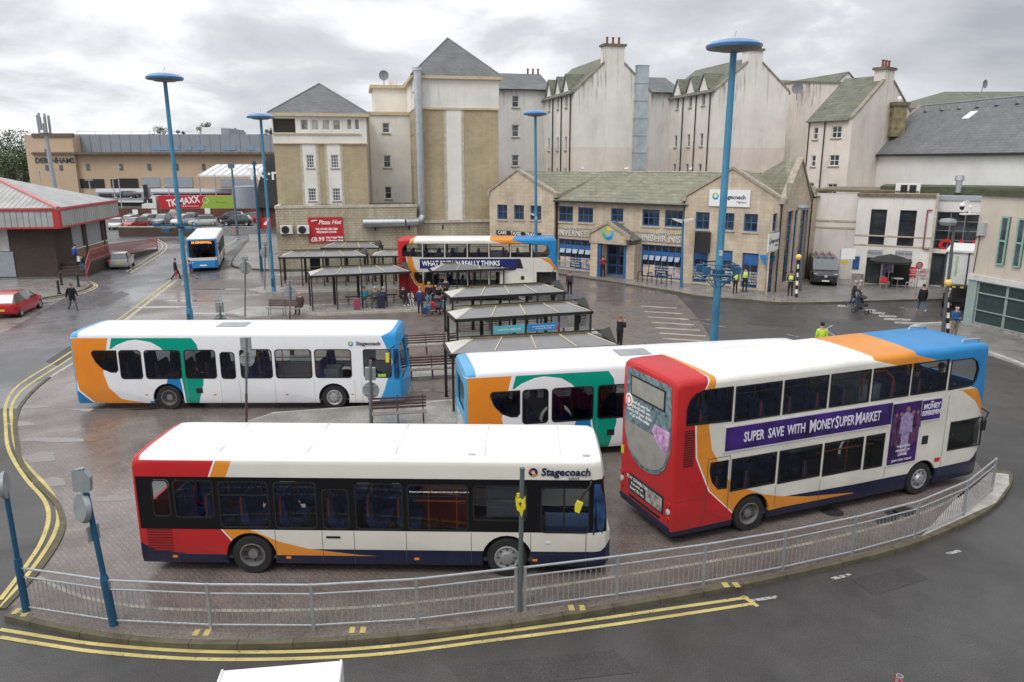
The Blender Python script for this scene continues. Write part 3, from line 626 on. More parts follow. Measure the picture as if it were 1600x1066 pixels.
# ---------------------------------------------------------------- harled flats behind (14 degree grid)
FO = at(898, 300, 78.0); F = Frame((FO.x, FO.y), 14.0)
def gable_wing(lab, xl, xr, xa, y_eave, y_apex, chim, side_px, wall_m, roof_m, dormers, d0, pots=3, zlow=0., win=(), sidewin=True):
    """a wing whose gable faces us; side wall with wall-head dormers on its left"""
    u0, u1 = F.u(xl, y_eave, d0), F.u(xr, y_eave, d0); ze = F.z(xl, y_eave, d0); ua = F.u(xa, y_apex, d0); zA = F.z(xa, y_apex, d0)
    o = F.o+Vector((F.c, F.s, 0))*u0+Vector((-F.s, F.c, 0))*d0; W = u1-u0; dep = 11.; a = W/2
    th = thing('flats_wing', lab, 'building', (o.x, o.y, 0), F.deg, 'harled flats with gables')
    sh = []
    if sidewin:
        for q in dormers:
            for zt in (ze-.9+.9, ze-4.2, ze-7.4): sh.append((q-.35, q+.35, zt-1.35, zt))
    mb = MB(); wall(mb, Tfront(0), 0, W, zlow, ze, wall_m, win); wall(mb, Tleft(0), 0, dep, zlow, ze, wall_m, sh); wall(mb, Tright(W), 0, dep, zlow, ze, wall_m)
    mb.poly([(0, 0, ze), (W, 0, ze), (a, 0, zA)], wall_m); mb.build('wall', th)
    mb = MB(); c = (chim[0]/1., chim[1]); cw = chim[0]/2
    mb.box(a-cw, a+cw, -.003, 1.1, zA-1.4, zA+chim[1], wall_m); mb.box(a-cw-.15, a+cw+.15, -.15, 1.25, zA+chim[1], zA+chim[1]+.22, M('moss_cap', (.16, .14, .08), .9, var=.3))
    ch = mb.build('chimney', th)
    if pots:
        mb = MB()
        for i in range(pots): pot(mb, a+(i-(pots-1)/2)*.62, .55, zA+chim[1]+.2, .7)
        mb.build('chimney_pots', ch)
    mb = MB()
    roofslab(mb, [(-.35, .25, ze-.25), (a, .25, zA-.1), (a, dep+2, zA-.1), (-.35, dep+2, ze-.25)], .14, roof_m, lead); roofslab(mb, [(W+.35, .25, ze-.25), (a, .25, zA-.1), (a, dep+2, zA-.1), (W+.35, dep+2, ze-.25)], .14, roof_m, lead)
    mb.build('roof', th)
    mb = MB(); sk = M('skew_stone', (.26, .23, .18), .9, var=.4, scale=1.5)
    for s_, e_ in (((-.1, ze-.1), (a-cw, zA-cw*(zA-ze)/a)), ((W+.1, ze-.1), (a+cw, zA-cw*(zA-ze)/a))):
        mb.prism([(s_[0], s_[1]), (e_[0], e_[1]), (e_[0], e_[1]+.22), (s_[0], s_[1]+.22)], -.08, .3, sk, 'y')
    mb.build('skew', th)
    for h in sh: window(th, Tleft(0), *h, 1, 2, fw=.07)
    for q in dormers:
        mb = MB(); zt = ze+.35; hw = .95; pk = zt+1.5
        mb.prism([(q-hw, ze-.3), (q+hw, ze-.3), (q+hw, zt), (q, pk), (q-hw, zt)], -.02, .12, cream, 'x') if False else mb.raw([(-.02, q-hw, ze-.2), (-.02, q+hw, ze-.2), (-.02, q+hw, zt), (-.02, q, pk), (-.02, q-hw, zt), (1.9, q-hw, ze-.2), (1.9, q+hw, ze-.2), (1.9, q+hw, zt), (1.9, q, pk), (1.9, q-hw, zt)], [(0, 1, 2, 3, 4), (0, 5, 9, 4), (1, 2, 7, 6)], cream)
        dz_ = mb.build('dormer', th)
        mb = MB(); roofslab(mb, [(-.2, q-hw-.15, zt-.1), (-.2, q, pk+.02), (2.4, q, pk+.02), (2.4, q-hw-.15, zt-.1)], .1, roof_m, lead); roofslab(mb, [(-.2, q+hw+.15, zt-.1), (-.2, q, pk+.02), (2.4, q, pk+.02), (2.4, q+hw+.15, zt-.1)], .1, roof_m, lead); mb.build('roof', dz_)
    for q in [dormers[0]-1.6]+[(dormers[i]+dormers[i+1])/2 for i in range(len(dormers)-1)]:
        MB().tube((-.1, q, zlow), (-.1, q, ze-.2), .065, black, n=6).build('downpipe', th)
    return th, o, W, ze, zA
g1 = gable_wing('tall cream harled gable wing with three-pot chimney beside a metal duct', 898, 1018, 958, 143, 84, (2.1, .7), 0, harl, mossy, (2.6, 5.4, 8.6), 0)
g2 = gable_wing('cream harled gable wing behind the tallest blue lamp post', 1119, 1233, 1178, 141, 88, (1.7, .55), 0, harl, mossy, (2.6, 5.6, 8.8), 0, 2)
# third gable stands to the right, its left roof slope turned to us
G3O = at(1331, 200, 74.0); F3 = Frame((G3O.x, G3O.y), 38.0)
ze3, zA3 = F3.z(1331, 184), 0; W3 = 8.2; th = thing('flats_wing', 'pinkish harled gable wing with small windows and three red chimney pots, right of the others', 'building', (G3O.x, G3O.y, 0), F3.deg, 'harled flats with gables')
u3 = F3.u(1434, 168); W3 = u3; a3 = F3.u(1391, 112); zA3 = F3.z(1391, 118)
mb = MB(); S3 = Frame((G3O.x, G3O.y), 38+90+0)
def s3(x, y): return S3.uz(x, y)
p4 = lambda x, y: (1140+x/3.478, 60+y/3.478)
hl = []
for xa, ya, xb, yb in ((455, 485, 480, 550), (555, 478, 608, 542), (443, 637, 467, 697), (541, 634, 594, 694), (432, 785, 456, 842), (530, 790, 582, 848)):
    q0, q1 = s3(*p4(xa, (ya+yb)/2))[0], s3(*p4(xb, (ya+yb)/2))[0]; zt = s3(*p4((xa+xb)/2, ya))[1]; zb_ = s3(*p4((xa+xb)/2, yb))[1]; hl.append((min(q0, q1), max(q0, q1), zb_, zt))
D3 = s3(1263, 190)[0]
wall(mb, Tfront(), 0, W3, 0, ze3, harl_p); wall(mb, Tleft(), 0, D3, 0, ze3, harl_p, hl); wall(mb, Tright(W3), 0, D3, 0, ze3, harl_p); mb.poly([(0, 0, ze3), (W3, 0, ze3), (a3, 0, zA3)], harl_p); mb.poly([(0, D3, 0), (W3, D3, 0), (W3, D3, ze3), (a3, D3, zA3), (0, D3, ze3)], harl_p); mb.build('wall', th)
for i, h in enumerate(hl): window(th, Tleft(), *h, 2 if i % 2 else 1, 2, fw=.07, bw=.06)
mb = MB(); roofslab(mb, [(-.35, .3, ze3-.3), (a3, .3, zA3-.05), (a3, D3, zA3-.05), (-.35, D3, ze3-.3)], .12, mossy, lead); roofslab(mb, [(W3+.3, .3, ze3-.3), (a3, .3, zA3-.05), (a3, D3, zA3-.05), (W3+.3, D3, ze3-.3)], .12, mossy, lead); mb.build('roof', th)
mb = MB(); mb.box(a3-.9, a3+.9, -.003, 1.1, zA3-1.3, zA3+.5, harl_p); mb.box(a3-1.1, a3+1.1, -.15, 1.25, zA3+.5, zA3+.75, M('moss_cap')); ch = mb.build('chimney', th)
mb = MB(); [pot(mb, a3+(i-1)*.6, .5, zA3+.75, .7) for i in range(3)]; mb.build('chimney_pots', ch)
mb = MB(); sk = M('skew_stone')
for s_, e_ in (((-.1, ze3-.1), (a3-.9, zA3-.9*(zA3-ze3)/a3)), ((W3+.1, ze3-.1), (a3+.9, zA3-.9*(zA3-ze3)/(W3-a3)))): mb.prism([s_, e_, (e_[0], e_[1]+.22), (s_[0], s_[1]+.22)], -.08, .3, sk, 'y')
mb.build('skew', th)
mb = MB(); q = (hl[0][0]+hl[1][1])/2; q = max(hl[1][0], hl[1][1])+.5*(hl[0][0]-hl[1][1]); mb.tube((-.1, q, 0), (-.1, q, ze3-.2), .06, black, n=6); mb.tube((-.1, D3-.2, 0), (-.1, D3-.2, ze3-.2), .06, black, n=6); mb.each('downpipe', th)
# glazed duct between gable one and the range
o = F.o; u0, u1 = F.u(*[740+925/3.676, 250], -.7), F.u(*[740+988/3.676, 250], -.7); z1 = F.z(1003, 103, -.7)
p = o+Vector((F.c, F.s, 0))*u0+Vector((F.s, -F.c, 0))*.7
th = thing('riser_duct', 'pale blue-grey square metal duct rising beside the first gable', 'duct', (p.x, p.y, 0), F.deg); W = u1-u0
bl = M('duct_pale', (.46, .52, .55), .3, .5, var=.2, scale=1.2); MB().box(0, W, 0, .65, 0, z1, bl).build('casing', th)
mb = MB(); [mb.box(-.04, W+.04, -.04, .69, z1*i/11, z1*i/11+.08, M('duct_joint', (.3, .36, .4), .4, .5)) for i in range(4, 12)]; mb.build('joint_flanges', th)
# ranges behind the wings
def rng(lab, xa, xb, d0, yb, yr, xe0, mat, rm, wins=(), dep=5., name='flats_range'):
    u0, u1 = F.u(xa, yb, d0), F.u(xb, yb, d0); ze = F.z((xa+xb)/2, yb, d0); zr = F.z((xa+xb)/2, yr, d0+dep)
    o = F.o+Vector((F.c, F.s, 0))*u0+Vector((-F.s, F.c, 0))*d0; th = thing(name, lab, 'building', (o.x, o.y, 0), F.deg, 'harled flats with gables'); W = u1-u0
    hs = [(F.u(a, 200, d0)-u0, F.u(b, 200, d0)-u0, F.z(a, d, d0), F.z(a, c, d0)) for a, c, b, d in wins]
    mb = MB(); wall(mb, Tfront(), 0, W, 0, ze, mat, hs); wall(mb, Tleft(), 0, dep*2, 0, ze, mat); wall(mb, Tright(W), 0, dep*2, 0, ze, mat); mb.poly([(0, 0, ze), (0, dep*2, ze), (0, dep, zr)], mat); mb.poly([(W, 0, ze), (W, dep*2, ze), (W, dep, zr)], mat); mb.build('wall', th)
    mb = MB(); roofslab(mb, [(-.1, -.3, ze-.1), (W+.1, -.3, ze-.1), (W+.1, dep, zr), (-.1, dep, zr)], .12, rm, lead); roofslab(mb, [(-.1, dep*2+.3, ze-.1), (W+.1, dep*2+.3, ze-.1), (W+.1, dep, zr), (-.1, dep, zr)], .12, rm, lead); mb.build('roof', th)
    mb = MB(); mb.box(0, W, -.42, -.3, ze-.12, ze, black); mb.build('gutter', th)
    for h in hs: window(th, Tfront(), *h, 1, 2, fw=.08)
    return th, W, ze, zr, dep
r1 = rng('grey harled range with three stacked windows right of the tall buff tower', 774, 862, 10.5, 140, 117, 0, harl_g, roofslate, [(800, 149, 811, 168), (800, 195, 811, 214), (800, 242, 811, 260)])
mb = MB(); [pot(mb, r1[1]*.78+i*.62, r1[4], r1[3]-.05, .75) for i in range(3)]; mb.build('chimney_pots', r1[0])
r2 = rng('grey roofed range between the two tall cream gables', 1008, 1066, 10.5, 145, 123, 0, harl_g, roofslate)
r3 = rng('grey roofed range behind the tallest lamp post', 1225, 1300, 11, 152, 128, 0, harl_p, mossy)
# tall flat-topped stair block and small gable behind
u0, u1 = F.u(1246, 200, 4), F.u(1310, 200, 6); o = F.o+Vector((F.c, F.s, 0))*u0+Vector((-F.s, F.c, 0))*5
th = thing('stair_block', 'flat-topped pinkish stair block left of the third gable', 'building', (o.x, o.y, 0), F.deg); zt = F.z(1268, 130, 5)
mb = MB(); boxwalls(mb, 0, u1-u0, 0, 9, 0, zt, harl_p); mb.build('wall', th); MB().box(-.1, u1-u0+.1, -.1, 9.1, zt, zt+.2, mossy2).build('coping', th)
pk = at(1325, 114, 95); th = thing('rear_gable_house', 'small cream gable roof peeping up behind the third gable', 'building', (pk.x, 95, 0), 14)
zq = at(1325, 130, 95).z; mb = MB(); mb.prism([(-3, 0), (3, 0), (3, zq-1.5), (0, pk.z), (-3, zq-1.5)], 0, 14, harl_p, 'y'); mb.build('wall', th)
mb = MB(); roofslab(mb, [(-3.3, -.1, zq-1.6), (0, -.1, pk.z+.05), (0, 14, pk.z+.05), (-3.3, 14, zq-1.6)], .12, mossy, lead); roofslab(mb, [(3.3, -.1, zq-1.6), (0, -.1, pk.z+.05), (0, 14, pk.z+.05), (3.3, 14, zq-1.6)], .12, mossy, lead); mb.build('roof', th)
q = at(1246, 137, 86); dish((q.x, 86, q.z-1.3), -20, .95, 'dark satellite dish on the roof right of the tallest lamp post')
# wide mossy hipped roof at the far right
a, b = at(1432, 166, 92), at(1490, 141, 96); c_ = at(1605, 147, 92)
th = thing('rear_hipped_house', 'long mossy hipped roof rising behind the grey slate hall', 'building', (a.x, 92, 0), 0); W = 34
mb = MB(); boxwalls(mb, 0, W, 0, 12, 0, a.z-.2, harl_p); mb.build('wall', th); mb = MB(); rx = b.x-a.x
mb.poly([(-.3, -.3, a.z-.2), (W, -.3, a.z-.2), (W, 6, b.z), (rx, 6, b.z)], mossy); mb.poly([(-.3, -.3, a.z-.2), (rx, 6, b.z), (-.3, 12.3, a.z-.2)], mossy); mb.poly([(-.3, 12.3, a.z-.2), (W, 12.3, a.z-.2), (W, 6, b.z), (rx, 6, b.z)], mossy); mb.build('roof', th)
q = at(1526, 146, 95); dish((q.x, 94, b.z-.5), 30, .8, 'dark satellite dish on the long mossy hipped roof')
# ---------------------------------------------------------------- sandstone travel centre
TO = G(869, 421.4, .12); T = Frame((TO.x, TO.y), -36.8)
tc_ = thing('station_building', 'sandstone bus station travel centre with blue windows and green slate roof', 'building', (TO.x, TO.y, 0), T.deg)
q5 = lambda x, y: (760+x/3.81, 260+y/3.81); q8 = lambda x, y: (860+x/6.4, 320+y/6.4)
sk2 = M('sandstone_coping', (.36, .31, .25), .85, var=.3)
def TH(l, f=q5, d=0.):
    out = []
    for a, b, c, e in l:
        A = f(a, b); B = f(c, e); xm, ym = (A[0]+B[0])/2, (A[1]+B[1])/2
        h = (B[1]-A[1])/2; out.append((T.u(A[0], ym, d), T.u(B[0], ym, d), T.z(xm, ym+h, d), T.z(xm, ym-h, d)))
    return out
up = TH([(430, 237, 515, 330), (545, 245, 635, 335), (742, 250, 815, 330), (928, 257, 1030, 356), (1062, 262, 1170, 362)])
up2 = TH([(1253, 272, 1335, 374), (1400, 277, 1482, 378), (1540, 282, 1622, 388)])
lo = TH([(428, 435, 628, 612), (920, 470, 1160, 668)]); lo2 = TH([(1240, 400, 1325, 690), (1400, 500, 1468, 700), (1525, 515, 1622, 722)])
lo2[0] = (lo2[0][0], lo2[0][1], lo2[0][2], lo2[1][3]+.2)
ze = T.z(869, 313); uE = T.u(*q5(1195, 300)); uR = 18.95; uL = T.u(768, 390)
door = TH([(715, 470, 828, 660)])[0]; door = (door[0], door[1], .12, door[3])
mb = MB(); wall(mb, Tfront(), 0, uE, 0, ze, ash, up+lo+[door], .2); mb.build('front_wall', tc_)
for h in up: window(tc_, Tfront(), *h, 3 if h[1]-h[0] > 1.45 else 2, 2, bluef, paneD, .12, .09, .07, sm=M('pale_sill', (.50, .42, .30), .85))
for i, h in enumerate(lo):
    window(tc_, Tfront(), *h, 6, 1, bluef, paneD, .12, .09, .06, sm=M('pale_sill'), name='shop_window')
    zz = h[2]+(h[3]-h[2])*.68; mb = MB(); mb.box(h[0]+.05, h[1]-.05, .09, .2, zz, zz+.32, bluef); mb.build('transom', tc_)
    mb = MB(); n = 5 if i == 0 else 6
    for k in range(n):
        a = h[0]+.1+(h[1]-h[0]-.2)*k/n; w2 = (h[1]-h[0]-.2)/n; z = zz-.02
        mb.raw([(a+.04, .08, z), (a+w2-.06, .08, z), (a+w2-.1, -.06, z-.36), (a+.08, -.06, z-.36)], [(0, 1, 2, 3)], M('hopper_glass', (.33, .40, .50), .1, spec=.8, var=.3))
    mb.build('hopper_vents', tc_)
    ps = M('poster_navy', (.02, .03, .09), .4, var=.3); wd = h[1]-h[0]
    for fa, fb, mt in ((.04, .18, 'poster_skin'), (.2, .34, 'poster_skin'), (.36, .64, 'poster_navy'), (.68, .82, 'poster_photo'), (.83, .97, 'poster_photo')):
        mt_ = {'poster_skin': M('poster_skin', (.55, .45, .38), .4, var=.5, scale=2.2), 'poster_navy': ps, 'poster_photo': M('poster_photo', (.42, .36, .36), .4, var=.8, scale=3)}[mt]
        MB().box(h[0]+wd*fa, h[0]+wd*fb, .125, .135, h[2]+.12, h[2]+1.0, mt_).build('window_poster', tc_)
    for k, s in enumerate(('TICKETS & TRAVEL', 'HIGHLAND TOURS', 'DAYRIDER', 'TIMETABLES')): text(s, .17, tc_, (h[0]+wd*.5, .118, h[2]+.9-k*.21), (90, 0, 0), wht)
mb = MB(); [mb.box(.15, uE-.3, -.04, -.003, z, z+.09, sk2) for z in (lo[0][3]+.22, up[0][2]-.55)]; mb.build('string_course', tc_)
# left gabled bay
zsh = T.z(770, 301); zap = T.z(808, 267); ua = T.u(808, 267, -.25); hL = TH([(64, 228, 124, 316), (163, 231, 223, 318), (262, 234, 326, 320)], d=-.25)
mb = MB(); uLr = T.u(866, 350, -.25); wall(mb, Tfront(-.25), uL, uLr, 0, zsh, ash, hL, .2); mb.poly([(uL, -.25, zsh), (uLr, -.25, zsh), (ua, -.25, zap)], ash); wall(mb, Tright(uLr), -.25, 0, 0, zsh, ash); wall(mb, Tleft(uL), -.25, 12, 0, zsh, ash); mb.build('gable_wall', tc_)
for h in hL: window(tc_, Tfront(-.25), *h, 2, 2, bluef, paneD, .12, .09, .07, sm=M('pale_sill'))
def coping(mb, u0, u1, ua, z0, za, y, w=.5):
    for s_, e_ in (((u0-.15, z0-.05), (ua, za)), ((u1+.15, z0-.05), (ua, za))): mb.prism([s_, e_, (e_[0], e_[1]+.2), (s_[0], s_[1]+.2)], y-.1, y+w, sk2, 'y')
    mb.box(u0-.35, u0+.1, y-.12, y+w, z0-.25, z0+.1, sk2); mb.box(u1-.1, u1+.35, y-.12, y+w, z0-.25, z0+.1, sk2)
mb = MB(); coping(mb, uL, uLr, ua, zsh, zap, -.25); mb.build('skew', tc_)
fs = TH([(62, 388, 325, 415)], d=-.3)[0]; f_ = MB().box(fs[0], fs[1], -.38, -.26, fs[2], fs[3], black).build('fascia', tc_)
text('CAFE    TAXIS    TRAVEL', .42, tc_, ((fs[0]+fs[1])/2, -.39, (fs[2]+fs[3])/2), (90, 0, 0), wht, bold=.008)
# right gabled bay and the side wall
zs2 = T.z(*q5(1205, 185)); ua2 = T.u(1146, 262, -.25); za2 = T.z(1146, 264, -.25); uRl = uE-.1
mb = MB(); wall(mb, Tfront(-.25), uRl, uR, 0, zs2, ash, up2+lo2, .2); mb.poly([(uRl, -.25, zs2), (uR, -.25, zs2), ((uRl+uR)/2, -.25, za2)], ash); wall(mb, Tleft(uRl), -.25, 0, 0, zs2, ash); mb.build('gable_wall', tc_)
mb = MB(); coping(mb, uRl, uR, (uRl+uR)/2, zs2, za2, -.25); mb.build('skew', tc_)
for h in up2: window(tc_, Tfront(-.25), *h, 2, 2, bluef, paneD, .12, .09, .07, sm=M('pale_sill'))
for h in lo2:
    window(tc_, Tfront(-.25), *h, 2, 3, bluef, paneD, .12, .09, .07, sm=M('pale_sill'), name='shop_window')
    MB().box(h[0]+.1, h[1]-.1, -.13+.0, -.10, h[2]+1.75, h[2]+2.5, bluef).build('transom', tc_)
    for k in (.27, .73): text('\n'.join(['COACH', 'TRAVEL', 'TOURS', 'TICKETS', 'INFO']), .2, tc_, (h[0]+(h[1]-h[0])*k, -.14, h[2]+.7), (90, 0, 0), wht)
SD = 12.4; QS = Frame((TO.x+uR*T.c, TO.y+uR*T.s), T.deg+90)
def side_w(x0, y0, x1, y1):
    f6 = lambda x, y: (1160+x/3.636, 280+y/3.636); A = f6(x0, y0); B = f6(x1, y1); return (QS.u(A[0], (A[1]+B[1])/2), QS.u(B[0], (A[1]+B[1])/2), QS.z((A[0]+B[0])/2, B[1]), QS.z((A[0]+B[0])/2, A[1]))
sw = [side_w(172, 195, 198, 296), side_w(240, 185, 272, 600), side_w(285, 178, 303, 560), side_w(318, 168, 350, 555)]
sw[1:] = [(a, b, .5, d) for a, b, c, d in sw[1:]]
sd = side_w(150, 415, 180, 620); sd = (sd[0], sd[1], .12, sd[3]); sw.append(sd)
zse = T.z(*q5(1600, 160), 0) if False else zs2-.15
mb = MB(); wall(mb, Tright(uR), -.25, SD, 0, zse, ash, sw, .2); g0, g1_ = sw[1][0]-.7, sw[3][1]+.7; zg = QS.z(1160+375/3.636, 270, 0); mb.poly([(uR, g0, zse), (uR, g1_, zse), (uR, (g0+g1_)/2, zse+2.9)], ash)
mb.poly([(uL, SD, 0), (uR, SD, 0), (uR, SD, zse), (uL, SD, zse)], ash); mb.build('side_wall', tc_)
mb = MB(); gm_ = (g0+g1_)/2
for s_, e_ in (((g0-.15, zse-.05), (gm_, zse+2.9)), ((g1_+.15, zse-.05), (gm_, zse+2.9))): mb.raw([(uR+.1, s_[0], s_[1]), (uR+.1, e_[0], e_[1]), (uR+.1, e_[0], e_[1]+.2), (uR+.1, s_[0], s_[1]+.2), (uR-.4, s_[0], s_[1]), (uR-.4, e_[0], e_[1]), (uR-.4, e_[0], e_[1]+.2), (uR-.4, s_[0], s_[1]+.2)], [(0, 1, 2, 3), (4, 5, 6, 7), (0, 1, 5, 4), (3, 2, 6, 7), (0, 3, 7, 4)], sk2)
mb.build('skew', tc_)
for i, h in enumerate(sw): window(tc_, Tright(uR), *h, 1, 2 if i == 0 else 5, bluef, paneD, .12, .1, .07, sl=(i == 0), name='window' if i != 4 else 'side_door')
# roofs: main ridge, hips and cross gables
rd = 5.6; zr = T.z(996, 271, rd); zE = ze
mb = MB(); ul = uLr-.2
roofslab(mb, [(-.1, -.35, zE-.05), (uE+.1, -.35, zE-.05), (uE+3.6, rd, zr), (1.4, rd, zr)], .1, mossy2, lead)
mb.build('roof', tc_)
mb = MB(); roofslab(mb, [(uL-.1, SD, zE), (uR, SD, zE), (uR-3.5, rd, zr), (uL+3, rd, zr)], .1, mossy2, lead)
mb.poly([(ua, -.1, zap+.08), (uL-.25, -.1, zsh), (uL-.25, SD, zsh), (ua, rd, zr+.05)], mossy2); mb.poly([(ua, -.1, zap+.08), (uLr+.25, -.1, zsh), (uLr+.6, .6, zE+.1), (1.4, rd, zr+.06), (ua, rd, zr+.05)], mossy2)
um = (uRl+uR)/2; mb.poly([(um, -.1, za2+.08), (uRl-.25, -.1, zs2), (uRl-.1, 0, zE+.05), (uE+3.6, rd, zr+.06), (um, rd, zr+.06)], mossy2)
mb.poly([(um, -.1, za2+.08), (um, rd, zr+.06), (uR+.2, g0-.3, zse+.12), (uR+.2, -.1, zs2)], mossy2)
mb.poly([(um, rd, zr+.06), (uR+.2, g0-.3, zse+.12), (uR, gm_, zse+2.95), (um+2.4, gm_, zse+2.95)], mossy2)
mb.poly([(um, rd, zr+.06), (um+2.4, gm_, zse+2.95), (uR, gm_, zse+2.95), (uR+.2, g1_+.3, zse+.12), (uR+.2, SD, zse+.1), (um, SD-.5, zr)], mossy2)
mb.build('roof', tc_)
mb = MB(); mb.box(-.1, uE, -.5, -.36, zE-.12, zE-.0, black); mb.box(uR+.02, uR+.16, -.2, g0-.2, zse-.08, zse+.04, black); mb.each('gutter', tc_)
mb = MB(); [mb.tube((u, y, .1), (u, y, z), .055, black, n=6) for u, y, z in ((.1, -.09, zE-.1), (uE-.2, -.12, zE-.1), (uR+.09, -.1, zse), (uR+.09, sw[3][1]+.9, zse))]; mb.each('downpipe', tc_)
mb = MB(); mb.path([(1.4, rd, zr+.12), (uE+3.5, rd, zr+.12)], .1, sk2, 6); mb.build('ridge', tc_)
# porch
a, b = T.u(*q5(612, 430), -1.5), T.u(*q5(832, 450), -1.5); zp = T.z(*q5(720, 462), -1.5); zps = T.z(*q5(612, 405), -1.5); zpa = T.z(*q5(718, 342), -1.5); pm = (a+b)/2
mb = MB(); mb.prism([(a, zp), (b, zp), (b, zps), (pm, zpa), (a, zps)], -1.5, -1.25, ash, 'y'); mb.box(a, a+.25, -1.25, 0, zp, zps, ash); mb.box(b-.25, b, -1.25, 0, zp, zps, ash)
c0, c1 = T.u(*q5(640, 560), -1.5), T.u(*q5(870, 560), -1.2)
mb.box(a+.1, a+.75, -1.45, -.9, .1, zp, ash); mb.box(b-.15, b+.55, -1.1, -.003, .1, zp, ash); pch = mb.build('porch', tc_)
mb = MB(); roofslab(mb, [(a-.2, -1.45, zps-.1), (pm, -1.45, zpa), (pm, 0, zpa), (a-.2, 0, zps-.1)], .1, roofslate, lead); roofslab(mb, [(b+.55, -1.45, zps-.35), (pm, -1.45, zpa), (pm, 0, zpa), (b+.55, 0, zps-.35)], .1, roofslate, lead); mb.build('porch_roof', pch)
mb = MB(); coping(mb, a, b, pm, zps, zpa, -1.5, .25); mb.build('skew', pch)
mb = MB(); mb.box(a+.75, a+1.0, -1.3, -1.1, .1, zp, bluef); mb.box(b-.4, b-.15, -1.1, -.9, .1, zp, bluef); mb.each('door_post', pch)
window(tc_, Tfront(), *door, 2, 3, bluef, paneD, .15, .14, .12, sl=False, name='entrance_door')
# round swirl emblem
def swirl(parent, x, y, z, r, cols, yy=None, rot=(90, 0, 0), thick=.01):
    k = len(cols); e = bpy.data.objects.new('x', None)
    for i, c in enumerate(cols):
        mb = MB(); t0, t1 = 2*math.pi*i/k, 2*math.pi*(i+1)/k; pts = []
        for j in range(9): t = t0+(t1-t0)*j/8+.5; pts.append((x+r*math.cos(t), z+r*math.sin(t)))
        for j in range(8, -1, -1): t = t0+(t1-t0)*j/8+1.1; rr = r*(.42+.16*(j/8)); pts.append((x+rr*math.cos(t), z+rr*math.sin(t)))
        mb.prism(pts, y-thick, y, c, 'y'); mb.build('emblem', parent)
    bpy.data.objects.remove(e)
em = [M('emblem_'+n, c, .5, var=0) for n, c in (('yellow', (.80, .62, .05)), ('green', (.25, .55, .15)), ('teal', (.02, .42, .35)), ('blue', (.01, .22, .55)), ('sky', (.05, .45, .75)))]
eR = T.z(*q5(712, 362), -1.5)-T.z(*q5(712, 440), -1.5); swirl(pch, pm+.05, -1.51, T.z(*q5(712, 400), -1.5), eR/2*1.0, em)
lw = M('letter_white', (.66, .65, .63), .4, var=0)
for s, x, y, sz in (('INVERNESS', 520, 400, .64), ('WELCOME TO', 515, 371, .27), ('INBHIR NIS', 1040, 432, .68), ('FÀILTE GU', 1045, 403, .30)):
    text(s, sz, tc_, (T.u(*q5(x, y), -.05), -.06, T.z(*q5(x, y), -.05)), (90, 0, 0), lw, ext=.03, bold=.006 if sz > .5 else 0.)
MB().box(T.u(*q5(1240, 450), -.8), T.u(*q5(1318, 450), -.8), -.85, -.26, T.z(*q5(1280, 515), -.6), T.z(*q5(1280, 392), -.6), black).build('display_cabinet', tc_)
# company sign boards
def board(lab, x0, y0, x1, y1, Fr, d, sub, sc=1.):
    a, b = Fr.u(x0, (y0+y1)/2, d), Fr.u(x1, (y0+y1)/2, d); z0, z1 = Fr.z((x0+x1)/2, y1, d), Fr.z((x0+x1)/2, y0, d)
    p = Fr.o+Vector((Fr.c, Fr.s, 0))*a+Vector((-Fr.s, Fr.c, 0))*d; t = thing('sign_board', lab, 'sign', (p.x, p.y, z0), Fr.deg); W, H_ = b-a, z1-z0
    MB().box(0, W, 0, .06, 0, H_, M('sign_white', (.82, .82, .83), .4, var=.03)).build('panel', t); nv = M('sign_navy', (.02, .025, .07), .5, var=0)
    swirl(t, W*.16, -.004, H_*.6, H_*.21, em, thick=.006); text('Stagecoach', H_*.34, t, (W*.60, -.006, H_*.56), (90, 0, 0), nv, bold=.012*sc)
    text(sub, H_*.17, t, (W*.80, -.006, H_*.27), (90, 0, 0), nv); return t
board('white company sign board with round swirl high on the sandstone gable', 1108, 296.5, 1172, 323, T, -.36, 'Highland')
QF = Frame((TO.x+uR*T.c, TO.y+uR*T.s), T.deg+90)
a = QF.uz(1202, 380)[0]; p = QF.o+Vector((QF.c, QF.s, 0))*a
t = board('small white company sign on the side wall of the sandstone building', 1201, 365, 1217, 391, QF, -.12, 'Highland', .5)
# projecting blue bus flag sign
q = T.o+Vector((T.c, T.s, 0))*(uR-.6)+Vector((T.s, -T.c, 0))*.5; z = T.z(1192, 405, -.5)
th = thing('projecting_sign', 'blue ticket office sign sticking out from the sandstone corner', 'sign', (q.x, q.y, z-.45), T.deg)
MB().box(-.45, .6, -.06, .06, .45, .75, M('sign_blue', (.02, .25, .6), .4)).build('panel', th); MB().prism([(-.2, .1), (0, 0), (.25, .1), (.15, .44), (-.1, .44)], -.03, .03, M('sign_blue'), 'y').build('emblem', th); MB().box(0, .06, .06, .5, .5, .56, black).build('bracket', th)
